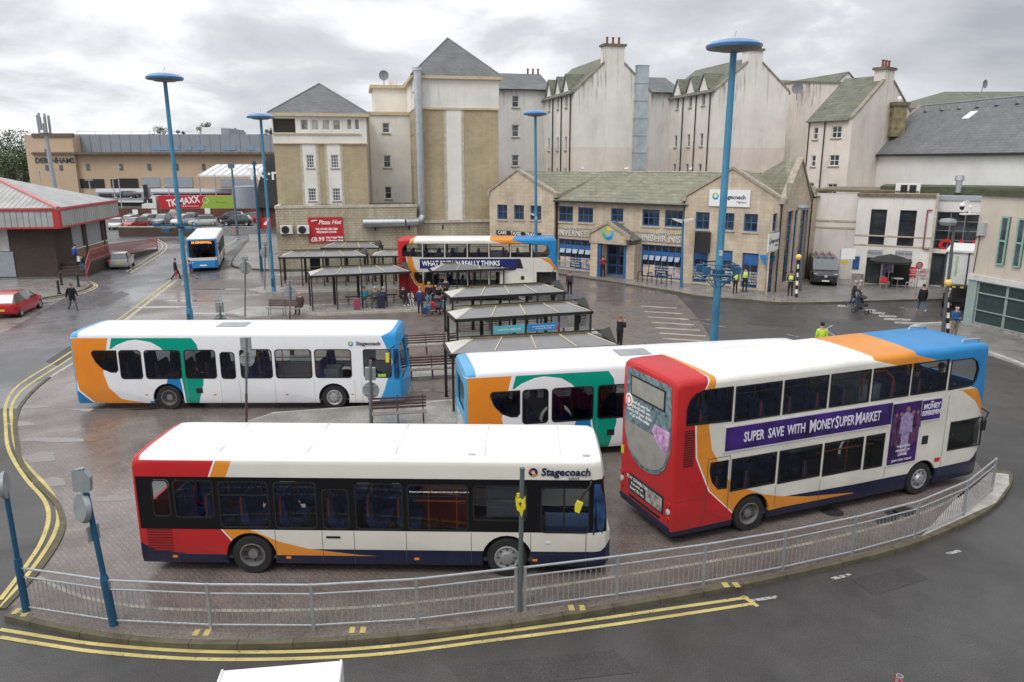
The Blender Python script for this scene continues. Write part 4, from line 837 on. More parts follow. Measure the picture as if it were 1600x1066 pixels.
# ---------------------------------------------------------------- white cafe building at the right
CO = G(1328, 441, .12); Cf = Frame((CO.x, CO.y), -29)
q9 = lambda x, y: (1300+x/4.635, 270+y/4.635)
def CH(x0, y0, x1, y1, d=0.):
    A = q9(x0, y0); B = q9(x1, y1); xm = (A[0]+B[0])/2; return (Cf.u(A[0], (A[1]+B[1])/2, d), Cf.u(B[0], (A[1]+B[1])/2, d), Cf.z(xm, B[1], d), Cf.z(xm, A[1], d))
th = thing('cafe_building', 'off-white two-storey cafe building with tall dark windows', 'building', (CO.x, CO.y, 0), Cf.deg); cf = th
ztop = Cf.z(1400, 308); uB = Cf.u(*q9(735, 400)); uL2 = -1.3
tw = [CH(272, 265, 388, 525), CH(480, 272, 602, 540)]; sh = [CH(245, 560, 355, 800), CH(445, 565, 570, 815)]; sh = [(a, b, .13, d) for a, b, c, d in sh]
mb = MB(); wall(mb, Tfront(), 0, uB, 0, ztop, caffR, tw+sh, .25); wall(mb, Tleft(0), 0, 9, 0, ztop, caffR); mb.box(-.1, uB+.1, -.12, 9, ztop, ztop+.22, M('moss_coping', (.17, .14, .09), .9, var=.4)); mb.build('wall', th)
mb = MB(); wall(mb, Tfront(1.6), -3.2, 0, 0, ztop+.15, caffR); wall(mb, Tleft(-3.2), 1.6, 10, 0, ztop+.15, caffR); mb.box(-3.3, 4, 1.5, 10, ztop+.25, ztop+.42, M('moss_coping')); mb.build('side_wall', th)
for h in tw: window(th, Tfront(), *h, 1, 4, black, paneD, .18, .08, .06, sl=False)
window(th, Tfront(), *sh[0], 1, 2, black, paneD, .18, .07, .06, sl=False, name='shop_window'); window(th, Tfront(), *sh[1], 1, 1, black, M('door_dark', (.02, .015, .015), .6, var=.3), .22, .08, sl=False, name='doorway')
mb = MB(); bandc = M('band_tan', (.50, .43, .34), .85, var=.2)
for y in (460, 530, 548): z = Cf.z(*q9(430, y)); mb.box(-.02, uB, -.035, -.003, z-.06, z+.05, bandc) if y != 548 else None
for y in (350, 400): z = Cf.z(*q9(80, y), 1.6); mb.box(-3.25, -.003, 1.55, 1.6, z-.07, z+.07, bandc)
mb.build('string_course', th)
for k, h in enumerate(sh):
    s = CH(*((250, 560, 358, 606) if k == 0 else (462, 562, 570, 615))); MB().box(h[0], h[1], .02, .06, s[2]-.1, s[3]+.05, M('sign_grey', (.42, .43, .45), .5, var=.1)).build('shop_sign', th)
    text('COFFEE & FOOD' if k == 0 else 'CAFE BAR', .26, th, ((h[0]+h[1])/2, .012, (s[2]+s[3])/2), (90, 0, 0), M('dark_letters', (.05, .06, .08), .5, var=0))
mb = MB(); a = CH(665, 270, 700, 550); mb.path([(a[1]+.1, -.1, a[3]), (a[0]+.1, -.1, a[3]), (a[0]+.1, -.1, a[2]), (a[1]+.2, -.1, a[2]-.05)], .05, M('red_pipe', (.28, .06, .07), .5), 6); mb.build('red_pipe', th)
a = CH(735, 160, 758, 560); MB().box(a[0], a[1]-.05, -.12, -.003, 0, ztop+.3, M('coping')).build('pilaster', th)
# glazed part to the right
gz = Cf.z(*q9(880, 200), 1.); gw = CH(745, 285, 1060, 560, 1.); uG = uB+9
mb = MB(); wall(mb, Tfront(1.), uB, uG, 0, gz, caffR, [gw, (gw[0], gw[0]+1.7, .13, gw[2]-.3)], .2); mb.build('wall', th)
window(th, Tfront(1.), *gw, 3, 4, M('grey_frame', (.2, .21, .22), .5), paneD, .1, .08, .06, sl=False); window(th, Tfront(1.), gw[0], gw[0]+1.7, .13, gw[2]-.3, 1, 1, M('grey_frame'), paneD, .1, .07, sl=False, name='shop_door')
mb = MB(); mb.box(uB-2, uG, .9, 3, gz, gz+.3, M('flashing', (.42, .45, .5), .4, .4)); mb.box(uB-4, uG, 3, 9, gz, gz+.9, M('moss_green', (.075, .085, .05), .95, var=.4)); mb.build('parapet', th)
rl = M('letters_red', (.65, .02, .02), .5, var=0)
text('C A F E', 1.1, th, (gw[0]+2.1, 1.05, Cf.z(*q9(880, 530), 1.)), (90, 0, 0), rl, ext=.04, bold=.06, name='red_letters')
mb = MB(); a = CH(455, 125, 635, 165, 1.2); mb.box(a[0], a[1], 1.5, 2.3, ztop+.2, ztop+.95, winf); [mb.box(a[0]+.35+i*.6, a[0]+.8+i*.6, 1.45, 1.5, ztop+.3, ztop+.85, dark) for i in range(int((a[1]-a[0]-.4)/.6))]; mb.build('roof_plant', th)
q = Cf.u(*q9(912, 140), 3.); mb = MB(); mb.lathe([(0, 1.3), (.3, 1.25), (.34, .9), (.22, .85), (.22, 0)], (q, 3, gz+.5), dm_, n=14); mb.build('roof_cowl', th, 40)
for x0, y0, x1, y1, c, l in ((150, 605, 198, 698, (.02, .10, .25), 'blue wall panel'), (368, 665, 428, 748, (.22, .16, .35), 'violet menu board'), (566, 682, 614, 760, (.55, .03, .04), 'red notice'), (634, 692, 682, 768, (.5, .42, .45), 'mixed notices')):
    a = CH(x0, y0, x1, y1); MB().box(a[0], a[1], -.06, -.003, a[2], a[3], M('notice_'+l.split()[0], c, .5, var=.5, scale=4)).build('notice', th)['label'] = l
a = CH(634, 692, 682, 768); text('OPEN\nDAILY', .2, th, ((a[0]+a[1])/2, -.07, (a[2]+a[3])/2), (90, 0, 0), rl); a = CH(566, 682, 614, 760); text('COFFEE\nTEA\nLUNCH', .17, th, ((a[0]+a[1])/2, -.07, (a[2]+a[3])/2), (90, 0, 0), wht)
MB().box(.1, sh[0][0]-.1, -.3, -.003, .1, .85, M('stained_base', (.3, .28, .25), .9, var=.4)).build('plinth', th)
# ---------------------------------------------------------------- large slate hall behind
e0 = at(1341, 243, 80); k = ray(1600, 240.0); t = (e0.z-CAMH)/k[2]; e1 = Vector((k[0]*t, k[1]*t, e0.z)); Hd = math.degrees(math.atan2(e1.y-e0.y, e1.x-e0.x))
Hf = Frame((e0.x, e0.y), Hd); th = thing('slate_hall', 'big white hall with long grey slate roof at the right', 'building', (e0.x, e0.y, 0), Hd)
d_ = 6.5; ur, zr_ = Hf.uz(1407, 171, d_); LH = 46
mb = MB(); wall(mb, Tfront(.3), .2, LH, 0, e0.z-.1, whiteR); wall(mb, Tleft(.2), .3, 13, 0, e0.z-.1, whiteR); mb.poly([(.2, .3, e0.z-.1), (.2, 13, e0.z-.1), (.2, d_, zr_)], whiteR); mb.poly([(.2, 13, 0), (LH, 13, 0), (LH, 13, e0.z), (.2, 13, e0.z)], whiteR); mb.build('wall', th)
mb = MB(); roofslab(mb, [(0, 0, e0.z), (LH, 0, e0.z), (LH, d_, zr_), (max(ur, .2), d_, zr_)], .12, roofslate, lead); roofslab(mb, [(0, 13, e0.z), (LH, 13, e0.z), (LH, d_, zr_), (max(ur, .2), d_, zr_)], .12, roofslate, lead); rf = mb.build('roof', th)
mb = MB(); mb.box(0, LH, -.15, 0, e0.z-.12, e0.z+.02, black); mb.build('gutter', th)
mb = MB(); mb.tube((0, 0, e0.z+.15), (max(ur, .2), d_, zr_+.15), .14, sk2, n=6); mb.tube((max(ur, .2), d_, zr_+.12), (LH, d_, zr_+.12), .12, lead, n=6); mb.build('ridge', th)
mb = MB(); sl_ = (zr_-e0.z)/d_
for i in range(14): x = 2.2+i*2.2; y = d_-.9; z = e0.z+sl_*y+.12; mb.prism([(x-.22, z), (x+.22, z), (x, z+.3)], y-.3, y+.2, lead, 'y')
mb.build('roof_vent', rf)
u_, zz = Hf.uz(1516, 188, 4.6); y = 4.6; z = lambda y: e0.z+sl_*y+.16
mb = MB(); mb.poly([(u_-.6, y-.45, z(y-.45)), (u_+.3, y-.45, z(y-.45)), (u_+.3, y+.45, z(y+.45)), (u_-.6, y+.45, z(y+.45))], M('rooflight', (.7, .75, .8), .1)); mb.build('skylight', rf)
c = Hf.uz(1400, 160, 5); mb = MB(); q = Vector((at(1403, 175, 78).x, 78, 0)); zc0, zc1 = at(1403, 181, 78).z, at(1403, 160, 78).z
mb.box(-.65, .65, -.5, .5, zc0-2, zc1-.35, M('mossy_stone', (.24, .20, .12), .95, var=.5, scale=2)); mb.box(-.8, .8, -.65, .65, zc1-.35, zc1, M('moss_cap')); mb.ball((0, 0, zc1+.25), .25, .25, .35, winf)
o = mb.build('chimney', th, loc=None); wl_ = Hf.loc(q); o.location = (wl_[0], wl_[1], 0); o.rotation_euler = (0, 0, R(-Hd))
# small stone lean-to and passage beside the van
q = G(1262, 432, .12); th = thing('stone_annex', 'low sandstone annex with slate roof beside the parked dark van', 'building', (q.x+.9, q.y+6.5, 0), -36.8)
mb = MB(); boxwalls(mb, 0, 3.4, 0, 6, 0, 3.3, ash, hf=[(1.6, 2.2, 1.1, 2.1)]); mb.build('wall', th); window(th, Tfront(), 1.6, 2.2, 1.1, 2.1, 1, 2, bluef, paneD); mb = MB(); roofslab(mb, [(-.2, -.3, 3.3), (3.6, -.3, 3.3), (3.6, 4, 4.6), (-.2, 4, 4.6)], .1, roofslate, lead); mb.build('roof', th)
# ---------------------------------------------------------------- tan building with green windows, far right
BO = G(1506, 506, .1); Bf = Frame((BO.x, BO.y), -75)
th = thing('tan_building', 'tan rendered building with green framed windows and dark glazed ground floor', 'building', (BO.x, BO.y, 0), Bf.deg)
zf = Bf.z(1517, 428); zt = Bf.z(1532, 305); grn = M('pale_green_frame', (.24, .42, .37), .5, var=.1); frg = M('grey_green_frame', (.30, .38, .36), .45, var=.1)
hw = []
for (xa, xb, y0, y1) in ((1562, 1575, 338, 415), (1588, 1601, 341, 419)): hw.append((Bf.u(xa, (y0+y1)/2), Bf.u(xb, (y0+y1)/2), Bf.z((xa+xb)/2, y1), Bf.z((xa+xb)/2, y0)))
dw = hw[1][0]-hw[0][0]; hw += [(hw[1][0]+dw*i, hw[1][1]+dw*i, hw[1][2], hw[1][3]) for i in (1, 2, 3)]
mb = MB(); wall(mb, Tfront(), 0, 24, zf, zt, tanR, hw, .2); wall(mb, Tleft(0), 0, 14, zf, zt, tanR); mb.poly([(0, 0, zt), (24, 0, zt), (24, 14, zt), (0, 14, zt)], lead); mb.build('wall', th)
for h in hw: window(th, Tfront(-.14), *h, 1, 2, grn, paneM, .02, .09, .1, sl=False)
mb = MB(); mb.box(-.15, 24, -.15, .3, zt, zt+.35, M('moss_green')); mb.box(-.15, .3, .3, 14, zt, zt+.35, M('moss_green')); mb.build('parapet', th)
mb = MB(); mb.box(-.1, 24, -.12, .4, zf-.3, zf, M('fascia_pale', (.60, .60, .57), .5, var=.15)); mb.build('fascia', th)
mb = MB(); mb.box(-.05, .55, -.05, .3, 0, zf-.3, frg); mb.box(0, 24, 0, .3, 0, .28, M('stained_base')); mb.box(0.02, .3, .3, 14, .0, zf-.3, frg); mb.build('pier', th)
for i in range(8): window(th, Tfront(0), .6+i*1.9, .6+(i+1)*1.9-.02, .3, zf-.32, 1, 1, frg, M('shutter_green', (.03, .055, .055), .35, var=.25), .02, .06, sl=False, name='shop_window')
mb = MB(); mb.box(.6, 15.8, -.03, .02, zf-1.0, zf-.93, frg); mb.box(.6, 15.8, -.03, .02, 1.05, 1.1, frg); mb.build('transom', th)
# cables, boxes on its wall
a, z = Bf.uz(1537, 358); mb = MB(); mb.box(a-.18, a+.2, -.22, -.003, z-.35, z+.35, M('sign_grey')); mb.path([(a-1.2, -.05, z+.9), (a-1.1, -.05, z-.1), (a-.6, -.05, z-.55), (a-.1, -.05, z-.4)], .03, black); mb.path([(a-.15, -.04, z-.4), (a-.25, -.04, zf+.1)], .02, black); mb.build('junction_box', th)
# cctv cluster on a bracket at the corner
a = at(1520, 334, BO.y+.3); th = thing('cctv_bracket', 'white cctv dome cameras on a bracket at the tan building corner', 'cctv camera', (a.x, a.y, a.z), -75); th.scale = (.62, .62, .62)
mb = MB(); mb.box(.0, .6, -1.5, .3, -.06, .06, winf); mb.tube((.2, -.6, 0), (.2, -.6, .9), .05, winf); mb.path([(.2, -.6, .9), (.2, -.9, 1.15), (.2, -1.4, 1.1), (.2, -1.5, .9)], .05, winf); mb.build('bracket', th)
mb = MB(); mb.ball((.2, -1.5, .6), .2, .2, .26, dark); mb.ball((.2, -1.5, .78), .23, .23, .2, winf); mb.build('dome_camera', th, 60); MB().ball((.2, -.6, .6), .15, .15, .2, winf).build('dome_camera', th, 60)
# ---------------------------------------------------------------- red trimmed pavilion at the left
PA = at(94, 357, 61.5); PV = Frame((PA.x, PA.y), 8.5); zb0, zb1 = PA.z, at(94, 327, 61.5).z
th = thing('market_pavilion', 'brown brick pavilion with grey ribbed hip roof and red trim', 'building', (PA.x, PA.y, 0), PV.deg)
brn = Mblock('brown_brick', (.085, .058, .045), (.065, .045, .036), (.05, .042, .035), .24, .085, .01, .85, .2, .5)
redt = M('red_trim', (.45, .035, .04), .5, var=.15)
def Mrib(name, col, pitch, axis, dirt=.3):
    m, nt, b = newmat(name); L = nt.links.new; tc = nd(nt, 'ShaderNodeTexCoord'); s = nd(nt, 'ShaderNodeSeparateXYZ'); L(tc.outputs['Object'], s.inputs[0])
    q = nd(nt, 'ShaderNodeMath', operation='MULTIPLY'); q.inputs[1].default_value = 1/pitch
    if axis == 2: ad = nd(nt, 'ShaderNodeMath', operation='ADD'); L(s.outputs[0], ad.inputs[0]); L(s.outputs[1], ad.inputs[1]); L(ad.outputs[0], q.inputs[0])
    else: L(s.outputs[axis], q.inputs[0])
    f = nd(nt, 'ShaderNodeMath', operation='FRACT'); L(q.outputs[0], f.inputs[0]); g = nd(nt, 'ShaderNodeMapRange'); g.inputs[1].default_value = .0; g.inputs[2].default_value = .18; L(f.outputs[0], g.inputs[0])
    n = nd(nt, 'ShaderNodeTexNoise', Scale=.7, Detail=6., Roughness=.7); L(tc.outputs['Object'], n.inputs['Vector']); c = mulcol(nt, col, n.outputs[0], 1-dirt, 1+dirt*.4); g2 = nd(nt, 'ShaderNodeMapRange'); g2.inputs[2].default_value = .16; g2.inputs[3].default_value = .55; L(f.outputs[0], g2.inputs[0]); v2 = nd(nt, 'ShaderNodeVectorMath', operation='SCALE'); L(c, v2.inputs[0]); L(g2.outputs[0], v2.inputs['Scale']); L(v2.outputs[0], b.inputs['Base Color']); b.inputs['Roughness'].default_value = .5
    bp = nd(nt, 'ShaderNodeBump', Strength=1., Distance=.12); L(g.outputs[0], bp.inputs['Height']); L(bp.outputs[0], b.inputs['Normal']); MATS[name] = m; return m
ribx, riby, ribz = Mrib('roof_sheet', (.42, .415, .40), .42, 0), Mrib('roof_sheet_side', (.44, .44, .43), .42, 1), Mrib('fascia_sheet', (.42, .43, .42), .45, 2)
PL, PD = 30., 13.6; zap_ = at(38, 273, 61.5+PD/2).z
W0 = (-PL+1, -1.0, 1.0, PD-1.)
mb = MB(); PS = Frame((PA.x+PV.c*(-1.), PA.y+PV.s*(-1.)), PV.deg+90)
q7 = lambda x, y: (x/5.33, 260+y/5.33)
wins = []
for x0, y0, x1, y1 in ((600, 505, 695, 655), (722, 485, 850, 618), (866, 452, 943, 572)):
    A = q7(x0, y0); B = q7(x1, y1); wins.append((PS.u(A[0], (A[1]+B[1])/2), PS.u(B[0], (A[1]+B[1])/2), 1.9, zb0-.05))
wins = [(max(a, 1.3), min(b, PD-1.2), c, d) for a, b, c, d in wins if min(b, PD-1.2) > max(a, 1.3)]
wall(mb, Tright(-1.), 1., PD-1, 0, zb0, brn, wins, .15); dl_ = (PV.u(25, 400)-2.6, PV.u(25, 400)+.0)
wall(mb, Tfront(1.), -PL+1, -1., 0, zb0, brn, [(-15, -12.4, .1, zb0-.1)] if False else [])
wall(mb, Tleft(-PL+1), 1., PD-1, 0, zb0, brn); mb.poly([(-PL+1, PD-1, 0), (-1, PD-1, 0), (-1, PD-1, zb0), (-PL+1, PD-1, zb0)], brn)
mb.build('wall', th)
shut = Mrib('shutter_grey', (.36, .39, .42), 5, 0)
for h in wins:
    mb = MB(); mb.box(h[0], h[1], .1, .14, h[2], h[3], M('roller_shutter', (.34, .37, .40), .45, var=.1), Tright(-1.)); [mb.box(h[0], h[1], .085, .1, h[2]+i*.22, h[2]+i*.22+.03, M('shutter_rib', (.24, .26, .28), .5), Tright(-1.)) for i in range(int((h[3]-h[2])/.22))]
    mb.build('shutter', th); mb = MB(); mb.box(h[0]-.05, h[1]+.05, -.02, .0, .95, h[2]-.1, M('stall_riser', (.30, .18, .10), .8, var=.2), Tright(-1.)); mb.box(h[0]-.1, h[1]+.1, -.06, .05, h[2]-.1, h[2], winf, Tright(-1.)); mb.build('sill', th)
x25 = PV.loc(G(16, 440))[0]-.8
mb = MB(); mb.box(x25-1.8, x25+.2, .93, .997, .05, 2.1, M('grey_door', (.32, .35, .39), .5)); mb.build('door', th); mb = MB(); mb.box(x25-2.2, x25+.0, .94, .997, 2.15, zb0-.05, M('pale_panel', (.45, .46, .44), .6, var=.2)); mb.build('panel', th)
mb = MB(); mb.box(PV.loc(G(48, 415))[0]-.3, PV.loc(G(48, 415))[0]+.25, .9, .997, 2.0, 2.22, winf); mb.build('bulkhead_lamp', th)
mb = MB(); mb.box(-PL, 0, 0, .1, zb0+.12, zb1-.15, ribz); mb.box(-.1, 0, .1, PD, zb0+.12, zb1-.15, ribz); mb.box(-PL, -.1, PD-.1, PD, zb0+.12, zb1-.15, ribz); mb.poly([(-PL, .1, zb0+.1), (-.1, .1, zb0+.1), (-.1, PD-.1, zb0+.1), (-PL, PD-.1, zb0+.1)], lead); mb.build('fascia', th)
mb = MB(); mb.box(-PL, .06, -.06, .12, zb1-.15, zb1+.1, redt); mb.box(-.12, .06, .12, PD, zb1-.15, zb1+.1, redt); mb.box(-PL, .05, -.05, .1, zb0-.02, zb0+.12, redt); mb.box(-.1, .05, .1, PD, zb0-.02, zb0+.12, redt); mb.box(-.42, .05, -.06, .08, zb0+.12, zb1-.15, redt); mb.box(.0, .06, .08, .4, zb0+.12, zb1-.15, redt); mb.build('red_trim', th)
rz = zb1+.02; ax = -PD/2-1.2
mb = MB(); mb.poly([(-PL, -.1, rz), (.1, -.1, rz), (ax, PD/2, zap_), (-PL, PD/2, zap_)], ribx); mb.poly([(.1, -.1, rz), (.1, PD, rz), (ax, PD/2, zap_)], riby); mb.poly([(-PL, PD, rz), (.1, PD, rz), (ax, PD/2, zap_), (-PL, PD/2, zap_)], ribx); rf = mb.build('roof', th)
mb = MB(); mb.tube((.1, -.1, rz+.04), (ax, PD/2, zap_+.06), .2, M('faded_red', (.50, .22, .22), .6), n=6); mb.tube((ax, PD/2, zap_+.05), (-PL, PD/2, zap_+.05), .16, ribx, n=6); mb.build('hip_cap', rf)
# ramp with red railings
rmp = thing('access_ramp', 'brown brick ramp with red railings beside the pavilion', 'ramp', (PA.x, PA.y, 0), PV.deg)
mb = MB(); mb.prism([(1.8, 0), (20, 0), (20, .12), (6, 1.0), (1.8, 1.0)], -.98, 1.35, brn, 'x'); [mb.box(-.98+.4*0, 1.35, .6+.4*i, 1.0+.4*i, 0, .25+.25*i, brn) for i in range(3)]; mb.build('ramp_body', rmp)
mb = MB(); rr = M('faded_rail_red', (.42, .10, .10), .5, var=.2)
top = [(1.3, .6, 1.0), (1.3, 1.8, 2.0), (1.3, 6, 2.05), (1.3, 20, 1.25)]
mb.path(top, .045, rr); mb.path([(x, y, z-.85) for x, y, z in top], .035, rr)
for (x0, y0, z0), (x1, y1, z1) in zip(top, top[1:]):
    n = max(1, int((y1-y0)/.16))
    for i in range(n): t = i/n; z = z0+(z1-z0)*t; mb.tube((1.3, y0+(y1-y0)*t, z-.85), (1.3, y0+(y1-y0)*t, z), .016, rr, n=4, caps=False)
mb.tube((1.3, .6, 0), (1.3, .6, 1.0), .05, rr); mb.tube((1.3, 20, 0), (1.3, 20, 1.3), .05, rr); mb.build('railing', rmp)
# ---------------------------------------------------------------- far left background
def bx(px0, px1, y0, y1, Y, dep, mat, mb):
    a, b = at(px0, y1, Y), at(px1, y0, Y); mb.box(a.x, b.x, Y, Y+dep, a.z, b.z, mat); return mb
sand = Mrender('tan_cladding', (.56, .42, .29), .15, scale=.08); greyc = Mrib('grey_cladding', (.26, .29, .33), 2.2, 2, .1)
YD = 170; th = thing('department_store', 'long tan department store with grey upper storey in the far left background', 'building', (at(250, 300, YD).x, YD, 0)); ox = th.location.x
def lb(px0, px1, y0, y1, Y, dep, mat, name, par, oxx, oyy, z0=None):
    a, b = at(px0, y1, Y), at(px1, y0, Y); return MB().box(a.x-oxx, b.x-oxx, Y-oyy, Y-oyy+dep, a.z if z0 is None else z0, b.z, mat).build(name, par)
lb(49, 112, 211, 296, YD-1, 30, sand, 'wall', th, ox, YD, 0); lb(112, 470, 240, 296, YD, 30, sand, 'wall', th, ox, YD, 0); lb(112, 470, 210, 240, YD+2, 25, greyc, 'upper_storey', th, ox, YD)
dk = M('dirty_coping', (.16, .12, .09), .9, var=.4); lb(49, 112, 208.5, 214, YD-1.3, 1, dk, 'coping', th, ox, YD); lb(49, 470, 238, 241.5, YD-1.5, 4, dk, 'coping', th, ox, YD)
for x0, x1, y0, y1, m_ in ((118, 162, 280, 294, dark), (174, 215, 279, 294, dark), (222, 249, 277, 293, M('grey_door')), (257, 300, 277, 293, M('grey_door')), (345, 400, 280, 292, M('grey_door'))): lb(x0, x1, y0, y1, YD-.15 if x0 > 112 else YD-1.1, .12, m_, 'loading_bay', th, ox, YD)
for x in (73, 95, 137, 189, 233, 276, 318, 359, 398): lb(x-2, x+2, 256 if x > 110 else 258, 266, YD-.14 if x > 112 else YD-1.12, .1, paneM, 'window', th, ox, YD)
lb(70, 73, 233, 237, YD-1.12, .1, paneM, 'window', th, ox, YD)
for x0, x1 in ((238, 262), (263, 279), (289, 299), (308, 319), (348, 368), (386, 396)): lb(x0, x1, 227, 235, YD+1.9, .08, M('strip_glass', (.20, .30, .40), .2), 'window', th, ox, YD)
a = at(85, 251, YD-1.2); text('DEBENHAMS', 1.5, th, (a.x-ox, -1.12, a.z), (90, 0, 0), M('dark_letters'), ext=.05, bold=.03)
lb(316, 345, 199, 211, YD+12, 10, winf, 'roof_plant', th, ox, YD); lb(346, 358, 201, 211, YD+12, 10, greyc, 'roof_plant', th, ox, YD)
mb = MB(); a = at(120, 205, YD+3); b = at(300, 205, YD+3); mb.path([(a.x-ox, 3, a.z), (b.x-ox, 3, a.z)], .06, galv); [mb.tube((a.x-ox+i*4, 3, a.z-1), (a.x-ox+i*4, 3, a.z), .05, galv, n=4) for i in range(int((b.x-a.x)/4)+1)]; mb.build('roof_railing', th)
# trains and canopy
def train(px0, px1, lab):
    a, b = at(px0, 310, 152), at(px1, 310, 152); t = thing('train', lab, 'train', (a.x, 152, .2), 0, 'grey trains at the platforms'); W = b.x-a.x
    mb = MB(); mb.prism([(0, 1.1), (2.8, 1.1), (2.8, 3.2), (2.4, 3.8), (.4, 3.8), (0, 3.2)], 0, W, M('train_grey', (.34, .36, .39), .4, var=.1), 'x'); mb.box(.3, W-.3, .3, 2.5, .4, 1.1, dark); mb.build('body', t)
    MB().box(.6, W-.6, -.02, 0, 2.1, 2.9, paneD).build('window_band', t); MB().box(0, W, -.025, 0, 1.25, 1.5, winf).build('stripe', t)
train(150, 226, 'grey train standing left of the dark signal post'); train(236, 366, 'grey train behind the red lorry trailer')
a = at(365, 275, 148); th = thing('station_canopy', 'white glazed canopy roof on steel trusses beyond the lorry', 'canopy', (a.x, 148, 0)); z0, z1 = at(365, 274, 148).z, at(365, 258, 154).z; xl, xr = at(309, 274, 148).x-a.x, at(436, 274, 148).x-a.x
mb = MB(); roofslab(mb, [(xl, 0, z0), (xr, 0, z0), (xr, 7, z1), (xl+1.2, 7, z1)], .12, M('canopy_sheet', (.70, .72, .73), .4, var=.1)); mb.build('roof', th)
mb = MB(); [mb.tube((xl+.3+i*1.4, -.02, z0+.16), (xl+.3+i*1.4+.6, 7, z1+.16), .05, lead, n=4) for i in range(int((xr-xl)/1.4))]; mb.build('glazing_bars', th)
mb = MB(); mb.box(xl, xr, -.1, 0, z0-.25, z0, winf); n = 12; [mb.path([(xl+(xr-xl)*i/n, 0, z0-.2), (xl+(xr-xl)*(i+.5)/n, 0, z0-1.3), (xl+(xr-xl)*(i+1)/n, 0, z0-.2)], .05, galv, 4) for i in range(n)]; mb.box(xl, xr, -.04, .04, z0-1.35, z0-1.25, galv); mb.build('truss', th)
for x in (xl+.2, xl+3.2, 0, xr-2): MB().tube((x, 0, 0), (x, 0, z0), .12, galv).build('post', th)
a = at(385, 300, 135); th = MB().lathe([(0, at(385, 290, 135).z), (2.35, at(385, 291, 135).z), (2.35, 0)], (a.x, 135, 0), M('tank_steel', (.33, .37, .42), .4, .3), n=24).build('storage_tank', smooth=40); tag(th, 'round grey steel tank at the end of the red wall', 'tank')
# red brick retaining wall, white notices, low brown wall
rb = Mblock('dark_red_brick', (.15, .05, .038), (.12, .045, .035), (.08, .05, .04), .3, .12, .012, .85, .3, .2)
a, b = at(180, 326, 127), at(402, 326, 127); th = tag(MB().box(a.x, b.x, 127, 127.5, 0, a.z, rb).build('boundary_wall'), 'dark red brick wall behind the row of parked cars', 'wall')
for i, x in enumerate((211, 241, 270, 324)): p = at(x, 327+(3 if x == 324 else 5), 126.8); tag(MB().box(p.x-.45, p.x+.45, 126.85, 126.95, p.z-.45, p.z+.45, winf).build('wall_notice'), 'white square notice on the red brick wall, %s from the left' % ('first', 'second', 'third', 'fourth')[i], 'sign', 'white notices on the red wall')
a, b = G(186, 369), G(301, 369); tag(MB().box(a.x, b.x, a.y, a.y+.35, 0, 1.1, Mblock('brown_wall', (.10, .06, .045), (.08, .05, .04), (.06, .05, .04), .24, .09, .01)).box(a.x, b.x, a.y-.04, a.y+.39, 1.1, 1.2, M('coping')).build('low_wall'), 'low brown brick wall along the car park edge', 'wall')
a, b = G(352, 366), G(400, 366); mb = MB(); mb.path([(a.x, a.y, .95), (b.x, b.y, .95)], .04, galv); [mb.tube((a.x+(b.x-a.x)*i/6, a.y, 0), (a.x+(b.x-a.x)*i/6, a.y, .95), .04, galv, n=5) for i in range(7)]; tag(mb.build('handrail'), 'thin metal handrail right of the approaching bus', 'railing')
# dark slate-hung building with letters behind the buff block
Y = 112; a = at(400, 325, Y); th = thing('slate_clad_building', 'dark slate-clad gable with white shop letters behind the left blue lamp', 'building', (a.x, Y, 0))
pts = [(at(x, y, Y).x-a.x, at(x, y, Y).z) for x, y in ((400, 325), (403, 290), (417, 246), (446, 240), (446, 325))]; MB().prism(pts, 0, 9, Mblock('black_slate', (.055, .058, .055), (.04, .042, .04), (.03, .03, .03), .5, .3, .012), 'y').build('wall', th)
mb = MB(); [bx(x, x+5, 325, 362, Y+.5, 1, rb, mb) for x in (404, 413, 424)]; o = mb.build('brick_pier'); o.parent = th; o.location = (-a.x, -Y, 0)
p = at(419, 273, Y-.1); text('TK·maxx', 2.3, th, (p.x-a.x+1.2, -.06, p.z), (90, 0, 0), wht, ext=.05, bold=.05)
# phone mast
p = at(88, 300, 130); zt = at(80, 183, 130).z; th = thing('phone_mast', 'tall grey phone mast with panel antennas above the pavilion roof', 'mast', (p.x, 130, 0))
MB().tube((0, 0, 0), (-.5, 0, zt-1), .42, M('mast_grey', (.36, .38, .40), .5), .3, 12).build('pole', th)
for i in range(7): t = i*2*math.pi/7; MB().box(-.5+.85*math.cos(t)-.14, -.5+.85*math.cos(t)+.14, .8*math.sin(t)-.1, .8*math.sin(t)+.1, zt-2.6+(i % 2)*.5, zt+(i % 3)*.3, M('antenna_grey', (.30, .31, .33), .6)).build('antenna', th)
MB().lathe([(.3, 0), (1.0, 0), (1.0, .12), (.3, .12)], (-.5, 0, zt-2.6), M('mast_grey'), n=12).build('head_frame', th)
